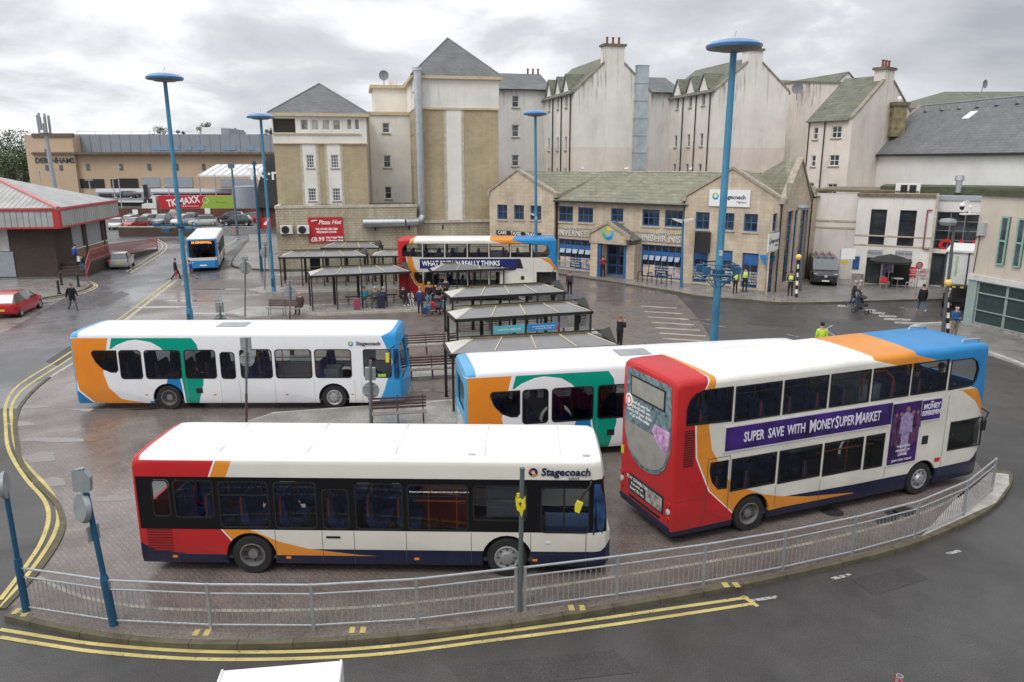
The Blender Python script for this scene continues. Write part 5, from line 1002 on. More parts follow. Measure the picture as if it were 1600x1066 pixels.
# ---------------------------------------------------------------- trees
leafm = {}
def Mleaf(n, c):
    m, nt, b = newmat(n); tc = nd(nt, 'ShaderNodeTexCoord'); nz = nd(nt, 'ShaderNodeTexNoise', Scale=.5, Detail=3.); nt.links.new(tc.outputs['Object'], nz.inputs['Vector']); nt.links.new(mulcol(nt, c, nz.outputs[0], .5, 1.6), b.inputs['Base Color']); b.inputs['Roughness'].default_value = .7; return m
lf1, lf2 = Mleaf('leaves_dark', (.045, .075, .025)), Mleaf('leaves_olive', (.07, .095, .035)); bark = M('bark', (.09, .07, .055), .9, var=.3)
def tree(x, Y, top, wid, lab, mat, base=0., nc=26, seed=1, nl=90, ls=.42, hang=.55):
    rnd = random.Random(seed); H_ = top-base; th = thing('tree', lab, 'tree', (x, Y, base), 0, 'trees beyond the rooftops')
    mb = MB(); mb.tube((0, 0, 0), (0, 0, H_*.5), .035*H_, bark, .02*H_); cl = []
    for i in range(nc):
        a = rnd.random()*6.28; h = rnd.random(); rr = wid*.5*math.sqrt(rnd.random())*(1-abs(h-.4)**1.6*1.1); c = (rr*math.cos(a), rr*math.sin(a), H_*(1-hang)+(H_*hang)*h*.93); cl.append(c)
        if i % 3 == 0: mb.tube((0, 0, H_*.3+H_*.2*rnd.random()), c, .01*H_, bark, .003*H_, 5, False)
    mb.build('trunk', th); vs = []; fs = []
    for c in cl:
        s = wid*(.13+.08*rnd.random())
        for k in range(nl):
            d = Vector((rnd.gauss(0, 1), rnd.gauss(0, 1), rnd.gauss(0, .8))); d = d/max(d.length, .1)*s*(.45+.6*rnd.random()); p = Vector(c)+d
            u = Vector((rnd.gauss(0, 1), rnd.gauss(0, 1), rnd.gauss(0, .6))).normalized()*ls*(.5+rnd.random()); v = u.orthogonal().normalized()*ls*.5*(.6+rnd.random()); n = len(vs)
            vs += [p-u*.5, p+v*.5, p+u*.5, p-v*.5]; fs.append((n, n+1, n+2, n+3))
    MB().raw(vs, fs, mat).build('crown', th)
for i, (px, ytop, wd, Y, lab, m_) in enumerate(((28, 203, 12, 215, 'tallest dark tree at the far left edge of the skyline', lf1), (4, 211, 13, 205, 'broad dark tree cut by the left picture edge', lf1), (42, 240, 9, 190, 'lower bushy tree next to the store wall at far left', lf2), (16, 232, 13, 182, 'low spreading tree above the pavilion roof at far left', lf1), (-14, 232, 11, 190, 'bushy tree outside the left picture edge', lf2),
        (253, 198, 9, 262, 'small dark tree above the store roof left of the first lamp', lf1), (281, 199, 4, 262, 'tiny dark bush-like tree right of the first lamp above the store', lf1), (319, 190, 8, 300, 'rounded tree rising above the store roof plant', lf2), (371, 199, 7, 300, 'low rounded tree above the store roof near the second lamp', lf2), (421, 200, 6, 300, 'tree top just left of the buff block', lf2))):
    p = at(px, ytop, Y); tree(p.x, Y, p.z, wd, lab, m_, seed=i+3, hang=.62 if Y < 230 else .5, ls=.5)
# grass growing on the podium ledge
rnd = random.Random(4); vs = []; fs = []
for i in range(260):
    u = rnd.choice((rnd.gauss(4.2, .8), rnd.gauss(12.2, .5), rnd.uniform(0, 16))); d = rnd.uniform(1.2, 3.4); h = rnd.uniform(.08, .35); n = len(vs); p = K.o+Vector((K.c, K.s, 0))*u+Vector((-K.s, K.c, 0))*d
    vs += [(p.x, p.y, pz-.05), (p.x+.06, p.y, pz-.05), (p.x+rnd.uniform(-.15, .2), p.y+rnd.uniform(-.1, .1), pz+h)]; fs.append((n, n+1, n+2))
o = MB().raw(vs, fs, lf2).build('weeds'); o['kind'] = 'stuff'; o['label'] = 'weeds growing along the podium ledge'; o['category'] = 'weeds'

# unseen car park added behind the camera to darken reflections and vertical faces
th = thing('parking_building', 'brown concrete multi-storey car park behind the viewpoint', 'building', (0, -3.5, 0)); cp = Mrender('car_park_concrete', (.22, .19, .165), .3)
mb = MB(); [mb.box(-70, 60, -14, 0, z, z+1.3, cp) for z in (0, 3.0, 6.0)]; [mb.box(x, x+.6, -.62, -.02, 1.3, 6, cp) for x in range(-66, 60, 8)]; mb.box(-70, 60, -14, -8, 1.3, 6, cp); mb.build('wall', th)
# ================================================================ VEHICLES
class E_:
    """tiny expression builder over shader sockets for paint schemes"""
    def __init__(s, nt, v): s.nt = nt; s.v = v
    def op(s, o, b, swap=False):
        n = nd(s.nt, 'ShaderNodeMath', operation=o)
        for i, x in enumerate((b, s) if swap else (s, b)):
            if x is None: continue
            if isinstance(x, E_): s.nt.links.new(x.v, n.inputs[i])
            else: n.inputs[i].default_value = x
        return E_(s.nt, n.outputs[0])
    def __add__(s, b): return s.op('ADD', b)
    def __sub__(s, b): return s.op('SUBTRACT', b)
    def __rsub__(s, b): return s.op('SUBTRACT', b, True)
    def __mul__(s, b): return s.op('MULTIPLY', b)
    def __lt__(s, b): return s.op('LESS_THAN', b)
    def __gt__(s, b): return s.op('GREATER_THAN', b)
    def __and__(s, b): return s.op('MULTIPLY', b)
    def __or__(s, b): return s.op('MAXIMUM', b)
    def inv(s): return 1-s if False else s.op('SUBTRACT', 1.0, True)
    def pl(s, pts):
        """piecewise linear function through points"""
        r = None
        for (a, ya), (b, yb) in zip(pts, pts[1:]):
            m = nd(s.nt, 'ShaderNodeMapRange'); m.clamp = True; m.inputs[1].default_value = a; m.inputs[2].default_value = b; m.inputs[3].default_value = 0; m.inputs[4].default_value = yb-ya
            s.nt.links.new(s.v, m.inputs[0]); e = E_(s.nt, m.outputs[0]); r = e if r is None else r+e
        return r+pts[0][1]
def paint(name, layers, base, rough=.32, dirt=.12, coat=.12):
    m, nt, b = newmat(name); L = nt.links.new; tc = nd(nt, 'ShaderNodeTexCoord'); s = nd(nt, 'ShaderNodeSeparateXYZ'); L(tc.outputs['Object'], s.inputs[0])
    x, y, z = (E_(nt, s.outputs[i]) for i in range(3)); col = None
    prev = (*base, 1)
    for c, mask in layers(x, y, z):
        mx = nd(nt, 'ShaderNodeMix', data_type='RGBA'); L(mask.v, mx.inputs[0]); mx.inputs[7].default_value = (*c, 1)
        if isinstance(prev, tuple): mx.inputs[6].default_value = prev
        else: L(prev, mx.inputs[6])
        prev = mx.outputs[2]
    n = nd(nt, 'ShaderNodeTexNoise', Scale=1.3, Detail=6., Roughness=.65); L(tc.outputs['Object'], n.inputs['Vector']); c = mulcol(nt, prev, n.outputs[0], 1-dirt*.4, 1+dirt*.3)
    # road dirt: patchy film that thins out upwards
    mr = nd(nt, 'ShaderNodeMapRange'); mr.inputs[1].default_value = .25; mr.inputs[2].default_value = 1.1; mr.inputs[3].default_value = .30; mr.inputs[4].default_value = .015; L(s.outputs[2], mr.inputs[0])
    n2 = nd(nt, 'ShaderNodeTexNoise', Scale=2.2, Detail=7., Roughness=.7); mp = nd(nt, 'ShaderNodeMapping'); mp.inputs['Scale'].default_value = (1, 1, .35); L(tc.outputs['Object'], mp.inputs[0]); L(mp.outputs[0], n2.inputs['Vector'])
    q = nd(nt, 'ShaderNodeMath', operation='MULTIPLY'); L(mr.outputs[0], q.inputs[0]); L(n2.outputs[0], q.inputs[1])
    mx = nd(nt, 'ShaderNodeMix', data_type='RGBA'); L(q.outputs[0], mx.inputs[0]); L(c, mx.inputs[6]); mx.inputs[7].default_value = (.13, .115, .10, 1)
    L(mx.outputs[2], b.inputs['Base Color']); b.inputs['Roughness'].default_value = rough; b.inputs['Coat Weight'].default_value = coat; b.inputs['Coat Roughness'].default_value = .08; b.inputs['Specular IOR Level'].default_value = .22; MATS[name] = m; return m
IV = (.68, .66, .59); WH = (.80, .81, .83); RED = (.50, .025, .028); NAVY = (.006, .012, .05); ORG = (.70, .26, .035); BLU = (.02, .20, .50); BLK = (.008, .008, .01)
NORG = (.78, .26, .03); NGRN = (.0, .30, .21); NBLU = (.01, .20, .50); LBL = (.12, .38, .62)
def livA(x, y, z):
    rr = z.pl([(.5, 2.3), (.78, 2.16), (1.14, 1.88), (2.4, 1.70), (2.8, 1.86)]); ot = x.pl([(1.85, 1.2), (2.54, 1.14), (3.2, .84), (3.86, .67), (5.0, .53), (6.1, .46)])
    return [((.82, .82, .81), z > 2.79), (ORG, (z > 2.3) & (x < rr+.40) & (z < 2.79)), (ORG, (z < ot) & (z < 1.2) & (x < 6.2)), (WH, (x < rr+.04) & (z < 2.79)), (RED, (x < rr) & (z < 2.79)), (RED, (x < .16)),
            (NAVY, (z < x.pl([(0, .78), (.35, .60), (1.2, .5), (10.3, .5), (10.42, .55), (10.9, .95)])) | ((z < .66) & (z > ot) & (x > 3.8))), (BLK, (z > 1.13) & (z < 2.41) & (x > .04) & (x < 10.68))]
def livB(front=None):
    def f(x, y, z):
        xR = z.pl([(.2, 2.95), (.27, 2.64), (.46, 1.66), (.89, 1.25), (1.46, 1.10), (2.0, 1.18), (2.4, 1.31), (2.84, 1.42)]); xL = z.pl([(.2, 1.75), (.32, .66), (.8, .13), (1.37, 0), (2.5, -.05), (3., -.2)])
        xg = z.pl([(.2, 4.59), (1.08, 4.86), (1.74, 4.88), (2.58, 4.73), (2.84, 4.55)]); xi = z.pl([(.2, 4.14), (.98, 4.08), (1.74, 3.97), (2.1, 3.72), (2.49, 3.33), (2.69, 3.0), (2.77, 2.5)]); xl = z.pl([(2.4, 1.2), (2.42, 1.5), (2.58, 1.73), (2.74, 2.15), (2.77, 2.4)])
        side = z < 2.84; xb = z.pl([(.3, 3.0), (.8, 3.35), (1.22, 3.5)])
        ls = [(NGRN, (x > xR+.13) & (x < xg) & side), (WH, (x > xl) & (x < xi) & (z < 2.775)), (WH, (z < 2.4) & (x > xR) & (x < xi)), (NBLU, (z < 1.24) & (x > xb) & (x < xi-.06)), (NORG, (x < xR) & (x > xL) & side),
              (NBLU, (x < xL-.1) & (z < 1.25)), (NBLU, (z < .36) & (x > 2.75) & (x < 3.4)), (LBL, (x < .035) & (z < 2.84)), (LBL, (x < .3) & (z > 2.86)), ((.04, .33, .68), x > z.pl([(.3, 11.5), (.77, 11.72), (1.91, 12.08), (2.89, 11.67), (3.1, 12.1)]))]
        return ls
    return f
def livD(x, y, z):
    xr = z.pl([(.4, 2.0), (.78, 1.6), (1.35, 1.0), (2.28, .57), (3.11, .50), (3.8, .6), (4.1, .78), (4.3, .85)]); xo = z.pl([(1.18, 2.24), (1.55, 1.6), (2.44, 1.03), (3.07, .9), (3.9, 1.0), (4.2, 1.05)])
    ot = x.pl([(2.0, 1.3), (2.24, 1.18), (2.7, .98), (3.3, .82), (4.2, .66), (5.8, .50)]); sk = x.pl([(0, .42), (1.6, .44), (3.4, .50), (5.7, .48)])
    roofy = y.pl([(-1.3, 0), (1.3, .45)]); nt_ = x.pl([(3.3, .80), (5.7, .74), (8.6, .74), (10.2, .76), (10.6, 1.0), (10.9, 1.25)])
    zb = x.pl([(9.5, 2.98), (10.1, 2.6), (10.45, 2.2), (10.9, 1.9)]); fb = z.pl([(2.2, 10.6), (2.98, 10.1), (3.05, 9.86), (3.85, 9.86), (3.9, 8.45), (4.0, 8.3), (4.2, 7.55)])
    ofr = z.pl([(3.88, 7.3), (3.95, 7.0), (4.2, 6.05)])
    return [((.82, .80, .75), z > 4.12), (ORG, (x > ofr+roofy*.3) & (z > 3.86)), (ORG, (z < 3.0) & (z > zb) & (x > 9.4)), ((.02, .22, .50), (x > fb+roofy) & (z > 2.2)), (ORG, (x < xo) & (z > 1.15)), (ORG, (z < ot) & (x < 5.9)),
            ((.8, .78, .75), x < xr+.045), (RED, x < xr+roofy*.4), (NAVY, z < sk), (NAVY, (x > 3.3) & (z < nt_) & (z > ot)), (NAVY, (x > 5.8) & (z < nt_))]
def livF(x, y, z): return [((.03, .26, .58), (x > 10.25) | (z < .42)), (IV, (x > 10.6) & (z > .95) & (z < 1.25)), (ORG, (z < .62) & (x < 4) & (z > .42)), ((.82, .82, .81), z > 2.8)]
rub = M('rubber_black', (.012, .012, .013), .6, var=0); tyre = M('tyre_rubber', (.018, .018, .019), .8, var=.3); rimm = M('wheel_steel', (.36, .36, .37), .45, .5, var=.15); hubd = M('hub_dark', (.06, .06, .06), .6)
glassB = Mglass('bus_glass', (.80, .84, .87)); glassC = Mglass('clear_bus_glass', (.85, .88, .90)); glassK = Mglass('dark_bus_glass', (.48, .50, .54))
seatm = M('seat_blue', (.04, .08, .27), .8, var=.5, scale=4); orail = M('orange_rail', (.70, .16, .03), .4, var=0); inner_m = M('bus_lining', (.50, .50, .49), .7); floorm = M('bus_floor', (.07, .07, .08), .8)
amb = M('amber_lens', (.8, .25, .02), .3, var=0); redl = M('red_lens', (.5, .02, .02), .3, var=0); clr = M('clear_lens', (.6, .62, .65), .15, var=0)
def wheel(par, x, y, s, r=.48, front=False, w=.26):
    rm_ = rimm if front else M('wheel_dirty', (.20, .195, .19), .6, .3, var=.2)  # rear rims take a darker steel colour than the front ones
    mb = MB(); mb.lathe([(r-.17, -w/2), (r-.03, -w/2), (r, -w/2+.04), (r, w/2-.04), (r-.03, w/2), (r-.17, w/2)], (x, y, r), tyre, 'y', 28); t = mb.build('wheel', par, 40)
    mb = MB(); o = y+s*w/2
    if front: pr = [(r-.17, s*-.01), (r-.2, s*.005), (r-.26, s*-.03), (.16, s*-.015), (.13, s*.05), (0, s*.07)]
    else: pr = [(r-.17, s*-.01), (r-.2, s*0), (r-.23, s*-.14), (.13, s*-.17), (.11, s*-.05), (0, s*-.04)]
    mb.lathe(pr, (x, o, r), rm_, 'y', 24)
    for i in range(8): a = i*math.pi/4; d = -.021 if front else -.15; rr_ = .2; mb.lathe([(0, s*.012), (.028, s*.012), (.028, 0)], (x+rr_*math.cos(a), o+s*d, r+rr_*math.sin(a)), hubd, 'y', 6)
    mb.build('rim', t, 40); return t
def loft(st, mat, name):
    """closed hull from rings (x, half width, z bottom, z top, corner radius)"""
    vs = []; fs = []; K_ = None
    for x, hw, zb, zt, r, rake in st:
        ring = []; 
        for s in (-1, 1):
            seg = [(s*(hw-.03), zb), (s*hw, zb+.12), (s*hw, 1.1), (s*hw, (1.1+zt)/2), (s*(hw-.012), zt-r)]+[(s*(hw-.012-r*(1-math.cos(R(a)))), zt-r+r*math.sin(R(a))) for a in (22, 45, 68, 90)]+[(s*(hw-r)*.5, zt+.03)]
            ring += seg if s < 0 else seg[::-1]
        for y, z in ring: vs.append((x-max(0, z-1.0)*rake, y, z))
        K_ = len(ring)
    n = len(st)
    for i in range(n-1):
        for j in range(K_): k = (j+1) % K_; fs.append((i*K_+j, i*K_+k, (i+1)*K_+k, (i+1)*K_+j))
    fs.append(tuple(range(K_))); fs.append(tuple(range((n-1)*K_, n*K_)))
    return MB().raw(vs, fs, mat).build(name)
def boolean(o, cutters):
    for c in cutters:
        m = o.modifiers.new('b', 'BOOLEAN'); m.operation = 'DIFFERENCE'; m.solver = 'EXACT'; m.object = c
    dg = bpy.context.evaluated_depsgraph_get(); dg.update(); me = bpy.data.meshes.new_from_object(o.evaluated_get(dg)); o.modifiers.clear(); o.data = me
    for c in cutters: bpy.data.objects.remove(c)
    me.polygons.foreach_set('use_smooth', [True]*len(me.polygons)); me.set_sharp_from_angle(angle=R(28))
def pane_part(par, pts, yy, s, glass, name='window', rim=.035, deep=.02):
    """glass with a rubber surround on a side wall at y=yy facing s"""
    cx = sum(p[0] for p in pts)/len(pts); cz = sum(p[1] for p in pts)/len(pts)
    w_ = max(p[0] for p in pts)-min(p[0] for p in pts); h_ = max(p[1] for p in pts)-min(p[1] for p in pts)
    sx, sz = 1-2*rim/w_, 1-2*rim/h_; inn = [(cx+(x-cx)*sx, cz+(z-cz)*sz) for x, z in pts]; n = len(pts); mb = MB()
    o = [(x, yy+s*.006, z) for x, z in pts]; i_ = [(x, yy+s*.006, z) for x, z in inn]; ib = [(x, yy-s*deep, z) for x, z in inn]
    for k in range(n): j = (k+1) % n; mb.poly([o[k], o[j], i_[j], i_[k]], rub); mb.poly([i_[k], i_[j], ib[j], ib[k]], rub)
    mb.poly([(x, yy-s*deep, z) for x, z in inn], glass); return mb.build(name, par)
def seat_mb():
    mb = MB()
    for dy in (-.24, .24):
        mb.prism([(-.22, .42), (.22, .46), (.22, .54), (-.2, .52)], dy-.2, dy+.2, seatm, 'y'); mb.prism([(-.20, .46), (-.08, .5), (-.16, 1.12), (-.22, 1.2), (-.30, 1.16), (-.30, .6)], dy-.19, dy+.19, seatm, 'y')
    mb.tube((-.25, -.44, .75), (-.25, -.44, 1.2), .022, orail, n=6); mb.box(-.2, .15, -.05, .05, 0, .44, floorm); return mb
def bus(name, label, loc, rz, L, W, H_, zc, paintm, wins, wheels, dd=False, group='buses standing in the station', rake=.12, glass=None, deck=None, rows=(), seats_up=(), zb=.28, rearwin=None, frontwin=None, nears=None, roofhatch=(), corner=True):
    hw = W/2; k_ = hw if corner else 0; loc = (loc[0]-math.sin(R(rz))*k_, loc[1]+math.cos(R(rz))*k_)
    th = thing(name, label, 'bus', (loc[0], loc[1], 0), rz, group); r = .2 if not dd else .16
    def st(inset, zi): 
        hw_ = hw-inset
        return [(-.04+inset, hw_-.07, zb+.06+inset, H_-.13-zi, r*1.2, 0), (.0+inset, hw_-.02, zb+inset, H_-.06-zi, r*1.2, 0), (.1+inset, hw_-.004, zb+inset, H_-.02-zi, r, 0), (.45, hw_, zb+inset, H_-zi, r, 0), (L*.5, hw_, zb+inset, H_-zi, r, 0), (L-.9, hw_, zb+inset, H_-zi, r, 0), (L-.35-inset, hw_-.02, zb+inset, H_-.01-zi, r, rake*.25), (L-.12-inset, hw_-.10, zb+inset, H_-.05-zi, r, rake*.7), (L-inset, hw_-.3, zb+.05+inset, H_-.16-zi, r*1.2, rake)]
    body = loft(st(0, 0), paintm, 'body')
    inn = loft(st(.07, .07), inner_m, 'c')
    cut = MB()
    for w_ in wins:
        pts = w_['p']; y0, y1 = (-hw-.3, hw+.3) if w_.get('both', True) else (-hw-.3, -hw+.3); cut.prism(pts, y0, y1, rub, 'y')
    if nears:
        for w_ in nears: cut.prism(w_, hw-.3, hw+.3, rub, 'y')
    for x, rr_ in wheels: cut.prism([(x+(rr_+.11)*math.cos(R(a)), .47+(rr_+.11)*math.sin(R(a))) for a in range(-60, 241, 15)], -hw-.3, -hw+.36, rub, 'y'); cut.prism([(x+(rr_+.11)*math.cos(R(a)), .47+(rr_+.11)*math.sin(R(a))) for a in range(-60, 241, 15)], hw-.36, hw+.3, rub, 'y')
    cs = [inn, cut.build('c')]
    if rearwin: cs.append(MB().prism(rearwin, -.4, .3, rub, 'x').build('c'))
    if frontwin: cs.append(MB().prism(frontwin, L-1.1, L+.4, rub, 'x').build('c'))
    boolean(body, cs); body.parent = th
    for w_ in wins:
        g = w_.get('g') or glass or glassB; pane_part(th, w_['p'], -hw, -1, g)
        if w_.get('both', True): pane_part(th, w_['p'], hw, 1, g)
        for b in w_.get('bars', ()): (x0, x1, z0, z1) = b; MB().box(x0, x1, -hw-.004, -hw+.03, z0, z1, rub).build('window_bar', th)
    if nears:
        for w_ in nears: pane_part(th, w_, hw, 1, glassC)
    if rearwin:
        mb = MB(); mb.poly([(.05, y, z) for y, z in rearwin], glass or glassB); mb.build('rear_window', th)
    if frontwin:
        mb = MB(); mb.poly([(L-.1-max(0, z-1)*rake, y*1.02, z) for y, z in frontwin], glassC); mb.build('windscreen', th)
    for i, (x, rr_) in enumerate(wheels):
        for s in (-1, 1): wheel(th, x, s*(hw-.16), s, rr_, i == len(wheels)-1)
    mb = MB(); mb.box(.1, L-.4, -hw+.1, hw-.1, .36, .42, floorm)
    if deck: mb.box(.15, L-.5, -hw+.075, hw-.075, deck, deck+.12, inner_m)
    mb.build('floor', th)
    sm = None
    for base, xs in ((.42+(.25 if not dd else 0), rows), ((deck or 0)+.12, seats_up)):
        for x in xs:
            for y in (-.66, .66):
                if sm is None: sm = seat_mb().build('seat', th); o = sm
                else: o = sm.copy(); C.objects.link(o)
                o.location = (x, y*(hw/1.25), base)
    return th
def rr4(x0, x1, z0, z1, r=.1): return rrect(x0, x1, z0, z1, r)
PA_ = paint('single_deck_stripes', livA, IV, coat=.05); PB_ = paint('swirl_livery', livB(), WH); PD_ = paint('double_deck_stripes', livD, IV, .38, .3); PF_ = paint('blue_front_livery', livF, IV)
# ---- bus A, nearest
A0 = (-8.53, 15.82)
winA = [dict(p=rr4(a, b, c, d), g=g, bars=bars) for a, b, c, d, g, bars in (
    (.38, .80, 1.42, 2.34, glassB, ()), (.88, 1.80, 1.40, 2.34, glassB, ()), (1.90, 3.05, 1.17, 2.32, glassB, ((1.93, 3.02, 1.96, 1.985),)), (3.15, 4.13, 1.16, 2.32, glassB, ()), (4.24, 4.86, 1.15, 2.16, glassB, ()), (4.99, 6.08, 1.15, 2.30, glassB, ()), (6.17, 7.55, 1.14, 2.28, glassB, ((6.2, 7.52, 1.98, 2.0),)),
    (7.65, 8.88, 1.40, 2.27, glassC, ((7.68, 8.85, 1.93, 1.96),)), (9.17, 10.28, 1.12, 2.24, glassC, ((9.68, 9.72, 1.15, 2.2),)))]
LA = 10.78
bA = bus('single_deck_bus', 'nearest single-deck bus with red tail, long black window band and navy skirt', A0, -1.25, LA, 2.44, 2.9, 2.5, PA_, winA, [(2.55, .47), (8.42, .47)], rows=(1.0, 1.8, 2.6, 3.5, 4.6, 5.5, 6.2), frontwin=rrect(-1.0, 1.0, 1.05, 2.35, .1), rearwin=rrect(-.9, .9, 1.5, 2.3, .1))
def onA(mbf, name, par=bA, hw=1.22): return mbf.build(name, par)
hwA = -1.22
mb = MB(); mb.raw([(10.36, hwA+.008, 2.32), (10.50, hwA+.05, 2.30), (10.60, hwA+.08, 1.9), (10.64, hwA+.085, 1.5), (10.58, hwA+.075, 1.04), (10.36, hwA+.008, 1.08)], [(0, 1, 2, 3, 4, 5)], M('screen_side', (.02, .055, .14), .08, var=.9, scale=2.5)); mb.build('quarter_window', bA)
mb = MB(); [mb.box(.18, .76, hwA-.012, hwA-.002, .58+i*.066, .60+i*.066, M('grille_dark', (.09, .01, .01), .7)) for i in range(9)]; mb.build('engine_grille', bA)
mb = MB(); [mb.box(x, x+.012, hwA-.002, hwA, .3, 1.12, hubd) for x in (.85, 3.12, 4.2, 4.93, 6.12, 7.6, 8.95, 10.2)]; mb.box(.84, 1.9, hwA-.002, hwA, .505, .512, hubd); mb.box(8.95, 10.35, hwA-.002, hwA, .58, .586, hubd); mb.each('panel_gap', bA)
for x in (.72, 3.35, 6.3, 9.0): MB().box(x, x+.11, hwA-.015, hwA, .42, .47, amb).build('side_marker', bA)
mb = MB(); mb.ball((9.35, hwA-.004, .88), .07, .012, .04, clr); mb.build('fuel_cap', bA)
mb = MB(); mb.box(4.3, 4.62, hwA-.01, hwA, .94, .99, rub); mb.build('door_handle', bA)
navy = M('navy_lettering', (.01, .015, .07), .4, var=0)
text('Stagecoach', .245, bA, (9.72, hwA-.014, 2.60), (90, 0, 0), navy, bold=.006, shear=.15); text('37223', .10, bA, (9.9, hwA-.014, 2.44), (90, 0, 0), navy)
swirl(bA, 9.0, hwA-.012, 2.60, .10, [navy, M('navy_red', (.4, .03, .05), .4, var=0), navy, M('sw_o', (.7, .2, .02), .4, var=0), navy], thick=.003)
text('lower your carbon footprint and travel with us today', .062, bA, (6.9, hwA-.001, 2.10), (90, 0, 0), wht)
seamm = M('seam_grey', (.55, .55, .55), .6, var=0); [MB().box(x, x+.02, -1.0, 1.0, 2.9285, 2.932, seamm).build('roof_seam', bA) for x in (1.9, 3.9, 5.9, 7.9, 9.6)]
for x in (7.55, 10.1): MB().box(x, x+.16, -1.02, -.92, 2.90, 2.935, clr).build('roof_lamp', bA)
mb = MB(); mb.path([(10.3, hwA, 2.42), (10.25, hwA-.22, 2.38), (10.1, hwA-.26, 2.2), (10.05, hwA-.26, 2.05)], .022, rub); mb.build('mirror_arm', bA)
mb = MB(); mb.prism([(9.92, 1.80), (10.02, 1.76), (10.06, 1.88), (10.1, 2.0), (9.97, 2.04), (9.92, 1.92)], hwA-.30, hwA-.22, M('mirror_yellow', (.75, .65, .04), .45, var=0), 'y'); mb.build('mirror', bA)
mb = MB(); mb.box(.0, .05, -1.15, -1.05, 1.15, 1.3, redl); mb.box(.0, .04, -1.16, -1.08, .8, 1.0, amb); mb.build('rear_lamp', bA)
def poles(par, xs, z0, z1, hw, hr=(), mat=orail):
    mb = MB(); [mb.tube((x, y, z0), (x, y, z1), .018, mat, n=6) for x in xs for y in (-hw*.75,)]; [mb.tube((a, -hw*.8, z), (b, -hw*.8, z), .02, mat, n=6) for a, b, z in hr]; mb.build('grab_rail', par)
poles(bA, (6.6, 7.25, 5.3), .5, 2.6, 1.1, ((6.25, 7.5, 1.72),)); MB().box(6.3, 7.5, .2, .9, .5, 1.5, M('red_screen', (.35, .04, .03), .6)).build('luggage_bay', bA); MB().box(7.9, 9.0, -.2, .3, 1.0, 1.9, M('cab_panel', (.35, .38, .42), .5)).build('cab_partition', bA); MB().box(9.3, 10.4, -1.0, -.3, .9, 1.18, M('dash_blue', (.05, .14, .33), .5)).build('dashboard', bA)
# ---- bus B
LB, hwB = 12.45, 1.25
def swirl_windows():
    tear = [(1.69, 2.37), (1.69, 1.60), (1.60, 1.50), (1.40, 1.50), (1.10, 1.63), (.86, 1.90), (.74, 2.20), (.74, 2.30), (.82, 2.37)]
    l = [dict(p=tear, g=glassK)]
    for a, b, c, d, g in ((1.75, 2.60, 1.24, 2.38, glassK), (2.70, 4.08, 1.24, 2.38, glassK), (4.2, 5.4, 1.25, 2.39, glassK), (5.55, 6.12, 1.24, 2.30, glassB), (6.30, 7.52, 1.26, 2.41, glassC), (7.62, 9.02, 1.26, 2.40, glassC), (9.12, 10.52, 1.27, 2.40, glassC)): l.append(dict(p=rr4(a, b, c, d, .13), g=g, bars=((a+.04, b-.04, 2.08, 2.10),) if a > 6 else ()))
    l.append(dict(p=rr4(10.96, 12.02, 1.28, 2.40, .1), g=glassC)); return l
